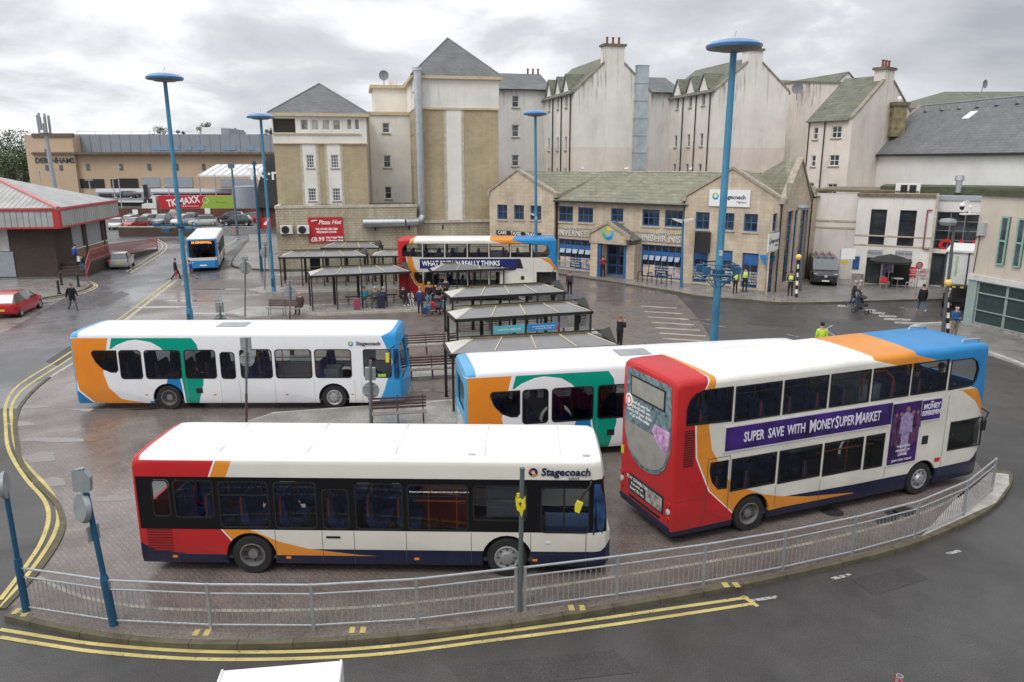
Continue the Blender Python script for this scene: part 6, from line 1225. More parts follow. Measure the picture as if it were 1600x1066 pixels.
def swirl_bus(label, loc, rz, lab2=True):
    b = bus('swirl_livery_bus', label, loc, rz, LB, 2.5, 3.06, 2.85, PB_, swirl_windows(), [(3.47, .48), (9.79, .48)], rows=(1.3, 2.2, 3.3, 4.3, 5.2, 6.8, 9.5), rearwin=rrect(-.95, .95, 1.5, 2.55, .12), frontwin=rrect(-1.0, 1.0, 1.1, 2.5, .1), rake=.1)
    MB().poly([(12.12, -hwB-.006, 2.40), (12.30, -hwB+.05, 2.40), (12.33, -hwB+.06, 1.4), (12.28, -hwB+.05, 1.24), (12.12, -hwB-.006, 1.26)], M('screen_side')).build('quarter_window', b)
    mb = MB(); [mb.box(x, x+.012, -hwB-.002, -hwB, .28, 1.2, M('gap_grey', (.3, .3, .3), .6, var=0)) for x in (1.0, 4.2, 5.5, 6.22, 7.56, 9.06, 10.6, 10.88)]; mb.each('panel_gap', b)
    for x in (2.6, 5.2, 7.95, 10.45): MB().box(x, x+.1, -hwB-.012, -hwB, .60, .65, amb).build('side_marker', b)
    MB().box(4.55, 4.8, -hwB-.006, -hwB, .68, .88, rub).build('fuel_flap', b)
    text('Stagecoach', .205, b, (11.18, -hwB-.012, 2.62), (90, 0, 0), M('grey_lettering', (.07, .08, .1), .4, var=0), bold=.005); swirl(b, 10.52, -hwB-.006, 2.62, .1, em, thick=.003)
    MB().box(5.2, 6.3, -.45, .35, 3.085, 3.115, M('hatch_grey', (.30, .31, .33), .35)).build('roof_hatch', b)
    poles(b, (7.8, 8.85, 6.9), .5, 2.7, 1.15, ((7.7, 8.95, 1.38),)); MB().box(8.1, 8.9, -.9, -.86, 1.85, 2.08, wht).build('notice', b); MB().box(9.2, 9.95, -1.0, -.3, 1.0, 1.55, M('cab_panel')).build('cab_partition', b)
    mb = MB(); mb.box(11.15, 11.4, -hwB-.0, -hwB+.03, 1.3, 1.45, M('tax_disc', (.6, .7, .15), .5, var=0)); mb.box(11.5, 11.8, -hwB, -hwB+.03, 1.29, 1.42, M('sticker_green', (.3, .6, .1), .5, var=0)); mb.build('cab_stickers', b)
    mb = MB(); mb.path([(12.2, -hwB, 2.55), (12.1, -hwB-.2, 2.5), (11.95, -hwB-.22, 2.35)], .022, rub); mb.build('mirror_arm', b); MB().box(11.86, 11.98, -hwB-.26, -hwB-.18, 1.95, 2.3, M('mirror_yellow')).build('mirror', b)
    mb = MB(); mb.box(-.01, .05, -1.2, -1.12, .9, 1.5, redl); mb.box(-.01, .05, 1.12, 1.2, .9, 1.5, redl); mb.build('rear_lamp', b)
    mb = MB(); mb.box(-.06, .02, -.8, .75, .65, 1.3, M('advert_cream', (.55, .52, .42), .5, var=.6, scale=4)); mb.build('rear_advert', b)
    return b
bB = swirl_bus('white bus with orange, green and blue swirl facing the row of benches at left', (-16.6, 27.6), .4)
bC = swirl_bus('white swirl bus half hidden behind the red-tailed double-decker', (-1.40, 22.18), 11.2)
# ---- double deckers
LD, hwD = 10.72, 1.27
def dd_windows():
    u = [[(1.56, 4.0), (1.56, 3.1), (.24, 3.15), (.24, 3.55), (.32, 3.78), (.48, 3.93), (.72, 4.0)]]
    for a, b in ((1.63, 3.04), (3.11, 4.54), (4.61, 5.98), (6.05, 7.41), (7.47, 8.82)): u.append([(b, 3.98), (b, 3.07), (a, 3.07), (a, 3.98)])
    u.append([(9.72, 3.93), (9.95, 3.80), (10.05, 3.55), (10.0, 3.25), (9.85, 3.08), (8.9, 3.05), (8.9, 3.93)])
    l = [[(1.56, 2.10), (1.56, 1.33), (1.28, 1.35), (1.08, 1.58), (1.0, 1.85), (1.02, 2.10)]]+[[(b, 2.10), (b, c), (a, c), (a, 2.10)] for a, b, c in ((1.65, 3.06, 1.22), (3.13, 4.54, 1.18), (4.61, 5.97, 1.15), (6.05, 6.74, 1.12))]
    l.append([(10.52, 2.08), (10.55, 1.20), (9.2, 1.20), (9.2, 2.08)])
    out = []
    for i, p in enumerate(u): out.append(dict(p=p, g=glassB if i < 4 else glassC, bars=((p[-2][0]+.05, p[0][0]-.05, 3.78, 3.795),) if 0 < i < 6 else ()))
    for i, p in enumerate(l): out.append(dict(p=p, g=glassB if i < 5 else glassC, both=(i != 5), bars=()))
    return out
def dd_bus(label, loc, rz):
    b = bus('double_deck_bus', label, loc, rz, LD, 2.54, 4.28, 4.1, PD_, dd_windows(), [(2.35, .48), (8.28, .48)], dd=True, deck=2.15, rows=(1.6, 2.5, 3.5, 4.4), seats_up=(1.0, 1.9, 2.8, 3.7, 4.6, 5.5, 7.2, 8.2, 9.2), rearwin=None, frontwin=rrect(-1.05, 1.05, 3.05, 3.9, .15), rake=.06)
    mb = MB(); mb.box(9.0, 9.012, -hwD-.002, -hwD, .45, 2.9, hubd); mb.box(6.85, 6.862, -hwD-.002, -hwD, .8, 1.1, hubd); mb.box(4.57, 4.582, -hwD-.002, -hwD, .5, 1.1, hubd); mb.box(3.1, 3.112, -hwD-.002, -hwD, .55, 1.15, hubd); mb.box(.85, .862, -hwD-.002, -hwD, .4, 1.2, hubd); mb.box(.05, .85, -hwD-.002, -hwD, 1.2, 1.212, hubd); mb.each('panel_gap', b)
    mb = MB(); [mb.box(.22, .5, -hwD-.01, -hwD, 2.1+i*.06, 2.13+i*.06, M('grille_dark')) for i in range(16)]; mb.build('side_grille', b)
    mb = MB(); mb.box(.92, 1.6, -hwD-.006, -hwD-.002, .75, 2.2, M('door_orange', (.62, .22, .03), .4)) if False else mb.box(.94, .955, -hwD-.004, -hwD, .75, 2.2, hubd); mb.box(1.60, 1.615, -hwD-.004, -hwD, .75, 2.2, hubd); mb.box(.94, 1.6, -hwD-.004, -hwD, 2.19, 2.205, hubd); mb.build('emergency_door', b)
    mb = MB(); mb.tube((8.7, -hwD-.03, 2.5), (8.82, -hwD-.03, 2.5), .05, rub) if False else mb.box(8.15, 8.38, -hwD-.006, -hwD, 1.55, 1.8, rub); mb.build('air_intake', b)
    MB().box(8.75, 8.95, -hwD-.012, -hwD, .94, 1.06, redl).build('side_marker', b)
    for y in (-.9, .9):
        mb = MB(); mb.path([(9.7, y, 4.28), (9.75, y*1.0, 4.36), (10.35, y, 4.34), (10.5, y, 4.15)], .03, galv, 6); mb.build('branch_guard', b)
    mb = MB(); mb.path([(10.4, -hwD, 2.35), (10.35, -hwD-.25, 2.3), (10.25, -hwD-.25, 2.1)], .022, rub); mb.build('mirror_arm', b); MB().box(10.12, 10.26, -hwD-.3, -hwD-.22, 1.8, 2.1, rub).build('mirror', b)
    poles(b, (4.9, 5.8), .5, 2.1, 1.2, ((4.65, 6.7, 1.7),)); mb = MB(); mb.path([(6.1, -.9, 3.1), (6.1, -.9, 3.75), (6.9, -.9, 3.75), (7.2, -.9, 3.5), (7.3, -.9, 3.1)], .03, orail); mb.build('grab_rail', b)
    MB().box(6.1, 7.3, -.8, .5, 2.3, 3.35, M('stair_panel', (.30, .38, .44), .6)).build('stair_casing', b)
    # rear end
    mb = MB(); mb.box(-.03, .05, -1.1, 1.1, .55, .75, rub) if False else mb.box(-.07, .04, -1.2, 1.2, .42, .5, NAVYM); mb.build('rear_bumper', b)
    for s in (-1, 1):
        mb = MB(); [mb.lathe([(0, -.03), (.075, -.025), (.08, .03)], (-.04, s*1.12+0, .72+i*.19), (redl, clr, redl)[i], 'x', 12) for i in range(3)]; mb.build('tail_lamp', b)
    return b
NAVYM = M('navy_bumper', NAVY, .5)
bD = dd_bus('red-tailed double-decker with purple side advert in front of the white swirl bus', (3.93, 16.98), 21.7)
# its rear: advert wrap, windows, plates
rear = bD
def rp(pts, x0, x1, mat, name, par=bD): return MB().prism([(y, z) for y, z in pts], x0, x1, mat, 'x').build(name, par)
def Y(v): return 1.2-v if False else v
wrapm = M('advert_teal', (.13, .20, .22), .5, var=.75, scale=9)
U = [(-1.02, 4.02), (-.95, 4.08), (.95, 4.08), (1.02, 4.02), (1.10, 2.7), (1.06, 2.35), (.9, 1.95), (.6, 1.68), (.2, 1.56), (-.2, 1.56), (-.6, 1.68), (-.9, 1.95), (-1.06, 2.35), (-1.10, 2.7)]
rp(U, -.055, .03, wrapm, 'rear_advert'); gw_ = M('grey_rear_glass', (.30, .295, .27), .2, var=.15, scale=2.5)
rp([(-1.0, 2.62), (1.0, 2.62), (1.02, 2.4), (.85, 2.0), (.55, 1.78), (.15, 1.66), (-.15, 1.66), (-.55, 1.78), (-.85, 2.0), (-1.02, 2.4)], -.065, -.056, gw_, 'lower_rear_glass')
rp([(-.80, 3.92), (.80, 3.92), (.80, 3.38), (-.80, 3.38)], -.07, -.056, rub, 'rear_window_frame'); rp([(-.75, 3.88), (.75, 3.88), (.75, 3.43), (-.75, 3.43)], -.076, -.071, M('grey_rear_glass'), 'rear_window')
rp([(-.9, 1.22), (.75, 1.22), (.75, .74), (-.9, .74)], -.055, .0, M('dark_poster', (.03, .03, .035), .5, var=.5), 'lower_advert'); rp([(-.85, 1.15), (-.1, 1.15), (-.1, .78), (-.85, .78)], -.061, -.056, M('photo_patch', (.35, .32, .3), .5, var=.9, scale=7), 'advert_photo')
rp([(-1.05, 2.95), (-.4, 2.95), (-.25, 2.75), (-.6, 2.45), (-.9, 2.3), (-1.05, 2.5)], -.068, -.066, M('pink_blob', (.50, .30, .50), .5, var=.7, scale=6), 'advert_picture')
MB().lathe([(0, -.078), (.17, -.078), (.17, -.05)], (0, .86, 3.22), wht, 'x', 20).build('round_sticker', bD); MB().lathe([(.09, -.084), (.12, -.084), (.12, -.079), (.09, -.079)], (0, .86, 3.22), redl, 'x', 20).build('sticker_ring', bD)
MB().box(-.055, 0, 1.08, 1.22, 1.62, 1.85, M('plate_yellow', (.6, .5, .05), .5, var=0)).build('yellow_sticker', bD)
for k, s_ in enumerate(('Travel all over the', 'Highlands with one', 'ticket. Ask your driver', 'or go online today')): text(s_, .13, bD, (-.059, .35, 3.22-k*.12), (90, 0, -90), wht)
for k, s_ in enumerate(('STAY CONNECTED', 'free wi-fi on', 'board this bus')): text(s_, .12, bD, (-.058, .33, 1.1-k*.13), (90, 0, -90), wht)
rp([(-.75, .62), (.75, .62), (.75, .56), (-.75, .56)], -.055, .0, rub, 'vent_slot')
# purple advert along the side
pur = M('advert_purple', (.04, .014, .14), .35, var=.8, scale=1.1); adf = M('advert_frame', (.62, .60, .62), .5)
mb = MB(); mb.box(1.36, 6.84, -hwD-.02, -hwD-.001, 2.30, 2.99, adf); mb.box(6.84, 7.98, -hwD-.02, -hwD-.001, 1.08, 2.93, adf); mb.box(7.98, 8.74, -hwD-.02, -hwD-.001, 2.24, 2.90, adf); mb.build('advert_frame', bD)
mb = MB(); mb.box(1.40, 6.86, -hwD-.024, -hwD-.02, 2.34, 2.95, pur); mb.box(6.88, 7.95, -hwD-.024, -hwD-.02, 1.12, 2.89, M('advert_dark_purple', (.035, .01, .09), .35, var=.7, scale=2)); mb.box(7.97, 8.70, -hwD-.024, -hwD-.02, 2.28, 2.86, pur); ad = mb.build('side_advert', bD)
aw = M('advert_white', (.72, .70, .80), .4, var=0); yT = -hwD-.028
def wordrow(words, x, z, xmax):
    obs = []; cur = 0.
    for s_, sz, gap, sq in words:
        o = text(s_, sz, ad, (0, yT, z), (90, 0, 0), aw, bold=.007, align='LEFT', squash=sq); w_ = max(v.co.x for v in o.data.vertices); obs.append((o, cur)); cur += w_+gap
    k = (xmax-x)/cur
    for o, c in obs: o.location.x = x+c*k; o.scale.x = k
wordrow([('SUPER', .36, .13, .72), ('SAVE', .36, .13, .72), ('WITH', .36, .16, .72), ('M', .48, .015, .72), ('ONEY', .38, .02, .68), ('S', .48, .015, .72), ('UPER', .38, .02, .68), ('M', .48, .015, .72), ('ARKET', .38, .0, .68)], 1.95, 2.63, 6.45)
text('MONEY', .21, ad, (8.34, yT, 2.67), (90, 0, 0), aw, bold=.006, squash=.85); text('SUPERSEVEN', .19, ad, (8.34, yT, 2.48), (90, 0, 0), aw, bold=.005, squash=.65); text('the', .10, ad, (8.34, yT, 2.8), (90, 0, 0), aw)
for k, (s_, z_) in enumerate((('THE SEVEN', 1.62), ('HEROES OF', 1.50), ('SAVING', 1.38), ('JOIN THEM TODAY', 1.22))): text(s_, .10 if k < 3 else .085, ad, (7.42, yT-.004, z_), (90, 0, 0), aw)
fg = [M('advert_figure_a', (.30, .24, .42), .5, var=.4, scale=8), M('advert_figure_b', (.10, .035, .10), .5, var=.5, scale=8), M('advert_face', (.30, .13, .12), .5, var=.2)]
def figflat(x, z, s, m_, d):
    mb = MB(); mb.prism([(x-.09*s, z-.8*s), (x-.02*s, z-.8*s), (x, z-.42*s), (x+.02*s, z-.8*s), (x+.09*s, z-.8*s), (x+.10*s, z-.35*s), (x+.17*s, z-.36*s), (x+.15*s, z-.02*s), (x+.05*s, z+.06*s), (x-.05*s, z+.06*s), (x-.15*s, z-.02*s), (x-.17*s, z-.36*s), (x-.10*s, z-.35*s)], yT-d, yT+.003, m_, 'y'); mb.lathe([(0, -d-.002), (.055*s, -d-.002), (.055*s, 0)], (x, yT, z+.12*s), fg[2], 'y', 10); mb.build('printed_figure', ad)
for i, (x, s) in enumerate(((7.04, .95), (7.22, 1.05), (7.66, 1.05), (7.83, .95))): figflat(x, 2.45, s, fg[1], .001)
figflat(7.44, 2.52, 1.45, fg[0], .003)
text('SS', .0001, ad, (0, 0, 0), (90, 0, 0), aw) if False else None
# driver hint in the cab windows is left to the seats; second double-decker
bE = dd_bus('far double-decker with dark blue side advert behind the waiting people', (-7.55, 50.2), 1.0)
MB().box(-.06, .03, -1.0, 1.0, 3.1, 3.9, M('grey_rear_glass')).build('rear_window', bE)
mb = MB(); mb.box(1.4, 7.9, -hwD-.02, -hwD-.001, 2.33, 2.97, M('advert_navy', (.012, .02, .13), .4, var=.4)); ad2 = mb.build('side_advert', bE)
text('WHAT BRITAIN REALLY THINKS', .46, ad2, (4.15, yT, 2.66), (90, 0, 0), wht, bold=.012, squash=.78)
MB().prism([(7.9, 2.33), (8.3, 2.33), (8.1, 2.97), (7.9, 2.97)], -hwD-.024, -hwD-.001, rub, 'y').build('advert_end', bE)
# ---- blue-fronted bus arriving
wF = [dict(p=rr4(a, b, 1.2, 2.3, .08), g=glassB) for a, b in ((.8, 2.1), (2.2, 3.5), (3.6, 4.9), (5.0, 6.3), (6.4, 7.7), (7.8, 9.1))]
bF = bus('blue_front_bus', 'white and blue bus driving towards us on the left side road', (-29.92, 75.4), -72.6, 10.8, 2.5, 2.9, 2.5, PF_, wF, [(2.5, .47), (8.0, .47)], rows=(2, 4, 6), frontwin=rrect(-1.08, 1.08, 1.20, 2.66, .12), rake=.06, corner=False)
bF['group'] = 'buses standing in the station'
X = 10.8
mb = MB(); mb.box(X-.30, X-.16, -1.0, 1.0, 2.36, 2.66, rub); mb.build('destination_box', bF); text('36 DINGWALL', .25, bF, (X-.10, 0, 2.50), (90, 0, 90), M('led_orange', (.8, .2, .02), .5, var=0, emit=(1, .25, .02), estr=1.6), bold=.008)
for s in (-1, 1): MB().ball((X-.12, s*.82, .78), .12, .2, .11, clr).build('headlamp', bF)
mb = MB(); mb.box(X-.05, X+.01, -.28, .28, .48, .60, wht); mb.build('number_plate', bF); mb = MB(); mb.path([(X-.05, -.8, .98), (X-.1, -.3, 1.15)], .02, rub); mb.path([(X-.05, .8, .98), (X-.1, .3, 1.15)], .02, rub); mb.build('wiper', bF)
for s in (-1, 1): mb = MB(); mb.path([(X-.3, s*1.2, 2.4), (X-.05, s*1.4, 2.3), (X-.05, s*1.42, 2.1)], .025, rub); mb.box(X-.12, X+.0, s*1.42-.1, s*1.42+.1, 1.8, 2.15, M('mirror_yellow') if s < 0 else rub); mb.build('mirror', bF)
# ================================================================ CARS
def car(name, label, cat, loc, rz, col, L=4.2, W=1.76, H_=1.46, kind='hatch', group=None, glassm=None, nop=False):
    th = thing(name, label, cat, (loc[0], loc[1], 0), rz, group); key = 'car_'+'_'.join(str(int(c*1000)) for c in col); pm = M(key, col, .25, .1, var=.04, coat=.6); gl = M('car_glass', (.05, .058, .06), .04, var=.3, coat=1.) if kind != 'van' else M('van_screen', (.06, .075, .08), .05, var=.3, coat=1.)
    b = .92 if kind != 'van' else 1.15
    if kind == 'hatch': st = [(0, .62, .55, .80, None), (.05, .76, .35, .90, None), (.18, .84, .24, b, (b+.02, .62)), (.55, .87, .2, b, (H_-.06, .60)), (1.2, .88, .2, b, (H_, .62)), (2.1, .88, .2, b, (H_, .62)), (2.65, .88, .2, b, (H_-.08, .60)), (3.25, .87, .2, b-.02, (b+.01, .70)), (3.8, .84, .22, .80, None), (4.08, .76, .28, .70, None), (4.2, .6, .35, .60, None)]
    elif kind == 'van': st = [(0, .86, .3, b, (H_-.06, .78)), (.08, .90, .25, b, (H_, .80)), (1.5, .92, .25, b, (H_, .82)), (3.0, .92, .25, b, (H_, .82)), (3.55, .92, .25, b, (H_-.04, .80)), (4.3, .91, .25, b-.02, (b+.01, .80)), (4.8, .86, .25, 1.0, None), (5.0, .72, .32, .8, None)]
    else: st = [(0, .65, .5, .82, None), (.06, .78, .35, .92, None), (.3, .86, .24, .98, None), (.8, .88, .2, b+.03, (b+.05, .66)), (1.3, .88, .2, b, (H_-.03, .62)), (2.2, .88, .2, b, (H_, .62)), (2.7, .88, .2, b, (H_-.08, .60)), (3.4, .87, .2, b-.02, (b+.01, .7)), (4.0, .84, .22, .82, None), (4.25, .76, .28, .7, None), (4.4, .6, .35, .6, None)]
    sx = L/st[-1][0]; sy = W/1.76; body = MB(); gls = MB(); roof = MB(); pv = None
    for i, (x, hw, z0, zb_, g) in enumerate(st):
        x *= sx; hw *= sy; rng_ = [(x, -hw*.9, z0), (x, -hw, z0+.18), (x, -hw*1.0, (z0+zb_)/2+.1), (x, -hw*.94, zb_), (x, hw*.94, zb_), (x, hw, (z0+zb_)/2+.1), (x, hw, z0+.18), (x, hw*.9, z0)]
        gr = [(x, -hw*.92, zb_), (x, -g[1]*sy, g[0]), (x, g[1]*sy, g[0]), (x, hw*.92, zb_)] if g else None
        if pv:
            pr, pg, pz = pv
            for j in range(8):
                k = (j+1) % 8
                if j == 3 and g and pg: continue
                body.poly([pr[j], pr[k], rng_[k], rng_[j]], pm)
            if g and pg:
                hi = max(pg[1][2], gr[1][2])
                for j in range(3):
                    top = j == 1; slope = abs(pg[1][2]-gr[1][2]) > .22
                    (gls if (j != 1 or slope) and hi > b+.1 and not (kind == 'van' and x < 2.9*sx) else roof).poly([pg[j], pg[j+1], gr[j+1], gr[j]], gl if ((j != 1 or slope) and hi > b+.1 and not (kind == 'van' and x < 2.9*sx)) else pm)
        else: body.poly(rng_, pm); (roof.poly(gr, pm) if gr else None)
        pv = (rng_, gr, z0)
    body.poly(pv[0], pm); body.raw(roof.v, roof.f, pm) if roof.v else None
    bo = body.build('body', th, 35); 
    if gls.v: gls.build('windows', th)
    for x in ((.16*L, .80*L) if kind != 'van' else (.2*L, .80*L)):
        for s in (-1, 1):
            wr = .31 if kind != 'van' else .34; wb = MB().lathe([(wr-.11, -.09), (wr, -.09), (wr, .09), (wr-.11, .09)], (x, s*(W/2-.10), wr), tyre, 'y', 18).build('wheel', th, 40); MB().lathe([(wr-.1, s*.08), (wr-.13, s*.095), (.06, s*.05), (0, s*.07)], (x, s*(W/2-.10), wr), M('alloy', (.5, .5, .52), .35, .6), 'y', 10).build('rim', wb)
            MB().lathe([(0, s*.004), (wr+.06, s*.004)], (x, s*(W/2-.008)*.998, wr+.02), dark, 'y', 18).build('wheel_arch', th) if False else None
    for s in (-1, 1):
        MB().box(-.01 if kind == 'van' else .02, .12, s*W*.43-.11, s*W*.43+.07*s+.06, .72 if kind != 'van' else .9, .9 if kind != 'van' else 1.4, redl).build('tail_lamp', th)
        MB().box(L-.28, L-.1, s*W*.36-.14, s*W*.36+.14, .58 if kind != 'van' else .78, .74 if kind != 'van' else .96, clr).build('headlamp', th)
        MB().box(L*.62, L*.66, s*W*.52-.09, s*W*.52+.09, b-.02, b+.14, pm).build('mirror', th)
    MB().box(-.02, .06, -.26, .26, .48, .60, M('plate_yellow')).build('number_plate', th); MB().box(L-.12, L+.02, -.26, .26, .36, .47, winf).build('number_plate', th)
    return th
RCw = G(35, 495); _c, _s = math.cos(R(101)), math.sin(R(101)); RCo = Vector((RCw.x-(.7*_c+.88*_s), RCw.y-(.7*_s-.88*_c))); car('parked_car', 'shiny red hatchback parked at the left picture edge', 'car', (RCo.x, RCo.y), 101, (.50, .012, .02), 4.4, 1.82)
p = G(172, 421); car('parked_car', 'small silver hatchback parked beside the pavilion ramp', 'car', (p.x+1.0, p.y-.4), 108, (.42, .43, .45), 3.75, 1.66, 1.44)
cars = [(184, 357, 100, (.62, .62, .62), 'white car with bonnet to us, leftmost in the car park behind the pavilion roof', 105), (204, 352, 0, (.60, .61, .62), 'white saloon second from the left in the car park', 80), (214, 341, 0, (.24, .32, .36), 'teal-grey car in the back row of the car park, left part', 95), (232, 351, 0, (.66, .67, .68), 'white hatchback in the front row left of the red hatchback', 70), (240, 341, 0, (.35, .36, .37), 'grey car in the back row third from the left', 90),
        (256, 350, 0, (.30, .31, .33), 'silver-grey estate nose to the low wall', 88), (213, 356, 0, (.45, .03, .04), 'red hatchback tucked between white cars at far left', 75), (273, 345, 0, (.42, .02, .03), 'dark red car left of the first lamp post in the car park', 95), (292, 341, 0, (.63, .64, .65), 'white estate car right of the first lamp post, back row', 95), (287, 351, 0, (.66, .66, .66), 'white car directly right of the first lamp post, front row', 75), (300, 347, 0, (.04, .045, .055), 'black car beside the white estate', 92), (318, 352, 0, (.66, .67, .67), 'white car with dark side window above the arriving bus', 20)]
for px, py, _, c, lab, rz in cars: p = G(px, py); a = R(rz+180); car('parked_car', lab, 'car', (p.x+2*math.cos(R(rz)), p.y+2*math.sin(R(rz))), rz+180, c, 4.1, 1.74, 1.5, group='cars in the far car park')
for px, py, c, lab, rz in ((364, 346, (.03, .03, .035), 'black people carrier behind the signal posts in the far car park', 185), (374, 352, (.035, .037, .042), 'dark saloon in front of the black people carrier', 187), (393, 347, (.45, .015, .02), 'bright red car at the right end of the far car park', 170)): p = G(px, py); car('parked_car', lab, 'car', (p.x+2, p.y), rz, c, 4.5, 1.8, 1.55, group='cars in the far car park')
p = G(238, 312, 2.2); car('parked_car', 'dark car on the raised deck left of the lorry cab', 'car', (at(215, 316, 146).x, 146), 178, (.05, .05, .06), 4.4, 1.8).location.z = 2.4
p = G(1283, 447, .12); v = car('parked_van', 'dark grey delivery van nose-on beside the sandstone building', 'van', (p.x+.8*2.1, p.y+4.6), -107, (.03, .032, .036), 5.0, 1.96, 1.95, 'van'); v.location.z = .12
mb = MB(); mb.box(3.0, 3.1, -.7, .7, 1.95, 2.1, galv); mb.box(1.2, 1.3, -.7, .7, 1.95, 2.1, galv); [mb.tube((.5, y, 2.15), (3.6, y, 2.15), .06, M('faded_red')) for y in (-.5, 0, .5)]; mb.build('roof_rack', v)
mb = MB(); mb.box(4.92, 5.02, -.1, .1, .68, .84, clr); mb.box(4.96, 5.01, -.65, .65, .38, .56, black); mb.build('badge_grille', v)
# lorry with red and green trailer behind the wall
a, b = at(222, 325, 138), at(366, 325, 138); th = thing('articulated_lorry', 'white cab lorry with red and green advertising trailer behind the wall', 'lorry', (a.x, 138, 0)); W = b.x-a.x; z0, z1 = at(300, 326, 138).z, at(300, 306, 138).z
xt = at(248, 315, 138).x-a.x; xg = at(326, 315, 138).x-a.x
MB().box(xt, W, 0, 2.5, z0, z1, M('trailer_red', (.50, .02, .035), .4, var=.05)).build('trailer', th); MB().prism([(xg-1.6, z0), (W+.0, z0), (W, z1), (xg-.4, z1)], -.02, 0, M('trailer_green', (.30, .45, .06), .4, var=.08), 'y').build('green_panel', th)
mb = MB(); mb.prism([(0, .8), (2.6, .8), (2.6, z1), (2.0, z1), (.9, z1-1.0), (.25, z1-1.6), (0, 1.8)], 0, 2.4, M('cab_white', (.72, .72, .68), .4), 'y'); cab = mb.build('cab', th); MB().prism([(.3, 2.0), (1.0, 2.0), (1.0, 2.8), (.5, 2.8)], -.02, 0, paneD, 'y').build('side_window', cab); MB().prism([(1.2, 2.0), (2.0, 2.0), (2.0, 2.8), (1.2, 2.8)], -.02, 0, paneD, 'y').build('side_window', cab)
for x in (1.0, 4.2, W-4, W-2.6, W-1.3): MB().lathe([(0, 0), (.5, 0), (.5, .3), (0, .3)], (x, .02, .5), tyre, 'y', 14).build('wheel', th)
text('TK·MAXX', 1.7, th, (xt+4.4, -.03, (z0+z1)/2+.1), (90, -8, 0), wht, bold=.05, squash=.8); text('big labels small prices', .35, th, (xt+5.6, -.03, z0+.45), (90, 0, 0), wht); text('TK maxx', .5, th, (W-2.3, -.03, z0+1.1), (90, 0, 0), M('green_dark_letters', (.08, .16, .02), .5, var=0))
mb = MB(); mb.lathe([(.45, -.01), (.52, -.01), (.52, 0), (.45, 0)], (xt+8.4, -.02, (z0+z1)/2+.3), wht, 'y', 20); mb.build('round_mark', th)
# white lorry unloading beside the cafe
A = at(1472, 450, 48); zt = at(1500, 395, 47.5).z; z0 = at(1500, 446, 47.5).z; th = thing('delivery_lorry', 'white box lorry backed up beside the tan building', 'lorry', (A.x, 48, 0), -33); W = 2.5
bw = M('lorry_white', (.72, .73, .72), .4, var=.14, scale=1.2)
mb = MB(); mb.box(0, W, .05, 5.2, z0, zt, bw); mb.build('box_body', th, bevel=.03); mb = MB(); mb.box(-.05, W+.05, -.1, 5.3, zt+.003, zt+.12, bw); mb.build('roof', th)
for x0 in (.08, W/2+.05): MB().box(x0, x0+W/2-.13, -.0, .047, z0+.08, zt-.1, M('door_white', (.68, .70, .69), .4, var=.1)).build('rear_door', th)
mb = MB(); [mb.tube((x, -.03, z0), (x, -.03, zt), .03, galv) for x in (.35, W-.35)]; mb.box(-.04, .06, -.04, .04, z0, zt, hubd); mb.box(W-.06, W+.04, -.04, .04, z0, zt, hubd); mb.box(W/2-.04, W/2+.04, -.02, .045, z0, zt, hubd); mb.build('door_bars', th)
text('Highland Fresh', .22, th, (.62, -.012, z0+1.2), (90, -90, 0), M('lorry_green', (.25, .5, .08), .4, var=0))
mb = MB(); mb.box(-.05, W+.05, -.25, .05, z0-.15, z0-.02, black); [mb.box(.1+i*.45, .3+i*.45, -.256, -.25, z0-.14, z0-.03, M('plate_yellow')) for i in range(5)]; mb.build('tail_lift', th); MB().box(.1, W-.1, .1, 6.9, .55, .85, black).build('chassis', th)
for s in (.25, W-.6): MB().box(s, s+.35, -.1, 0, .75, .95, M('lamp_orange', (.8, .2, .03), .4, var=0)).build('tail_lamp', th)
for x in (.2, W-.2):
    for y in (1.3, 6.2): MB().lathe([(0, -.15), (.45, -.15), (.45, .15), (0, .15)], (x, y, .45), tyre, 'x', 18).build('wheel', th)
MB().box(.1, W-.1, 5.45, 7.1, .6, 2.6, bw).build('cab', th)
# white van roof at the bottom of the picture
zt = 2.6; c = [G(345, 1047, zt), G(536, 1031, zt)]; d = math.degrees(math.atan2(c[1].y-c[0].y, c[1].x-c[0].x)); Wv = (c[1]-c[0]).length
th = thing('box_van', 'white box van roof just peeping in at the bottom edge', 'van', (c[0].x, c[0].y, 0), d-90)
mb = MB(); mb.box(0, 4.2, 0, Wv, .8, zt, bw); mb.build('box_body', th, bevel=.02); mb = MB(); mb.prism([(4.25, .4), (6.0, .4), (5.9, 1.1), (5.3, 1.9), (4.25, 1.95)], .05, Wv-.05, bw, 'y'); mb.build('cab', th)
mb = MB(); mb.box(0, 4.2, .1, Wv-.1, .45, .8, black); mb.build('chassis', th)
for x in (.9, 1.8, 2.7, 3.6): MB().box(x, x+.03, .04, Wv-.04, zt+.001, zt+.007, M('seam_grey')).build('roof_rib', th)
for y in (.01, Wv-.04): MB().box(.01, 4.19, y, y+.03, zt+.002, zt+.015, M('ac_white')).build('roof_trim', th)
for x in (1.0, 5.0):
    for y in (.1, Wv-.1): MB().lathe([(0, -.1), (.35, -.1), (.35, .1), (0, .1)], (x, y, .35), tyre, 'y', 16).build('wheel', th)
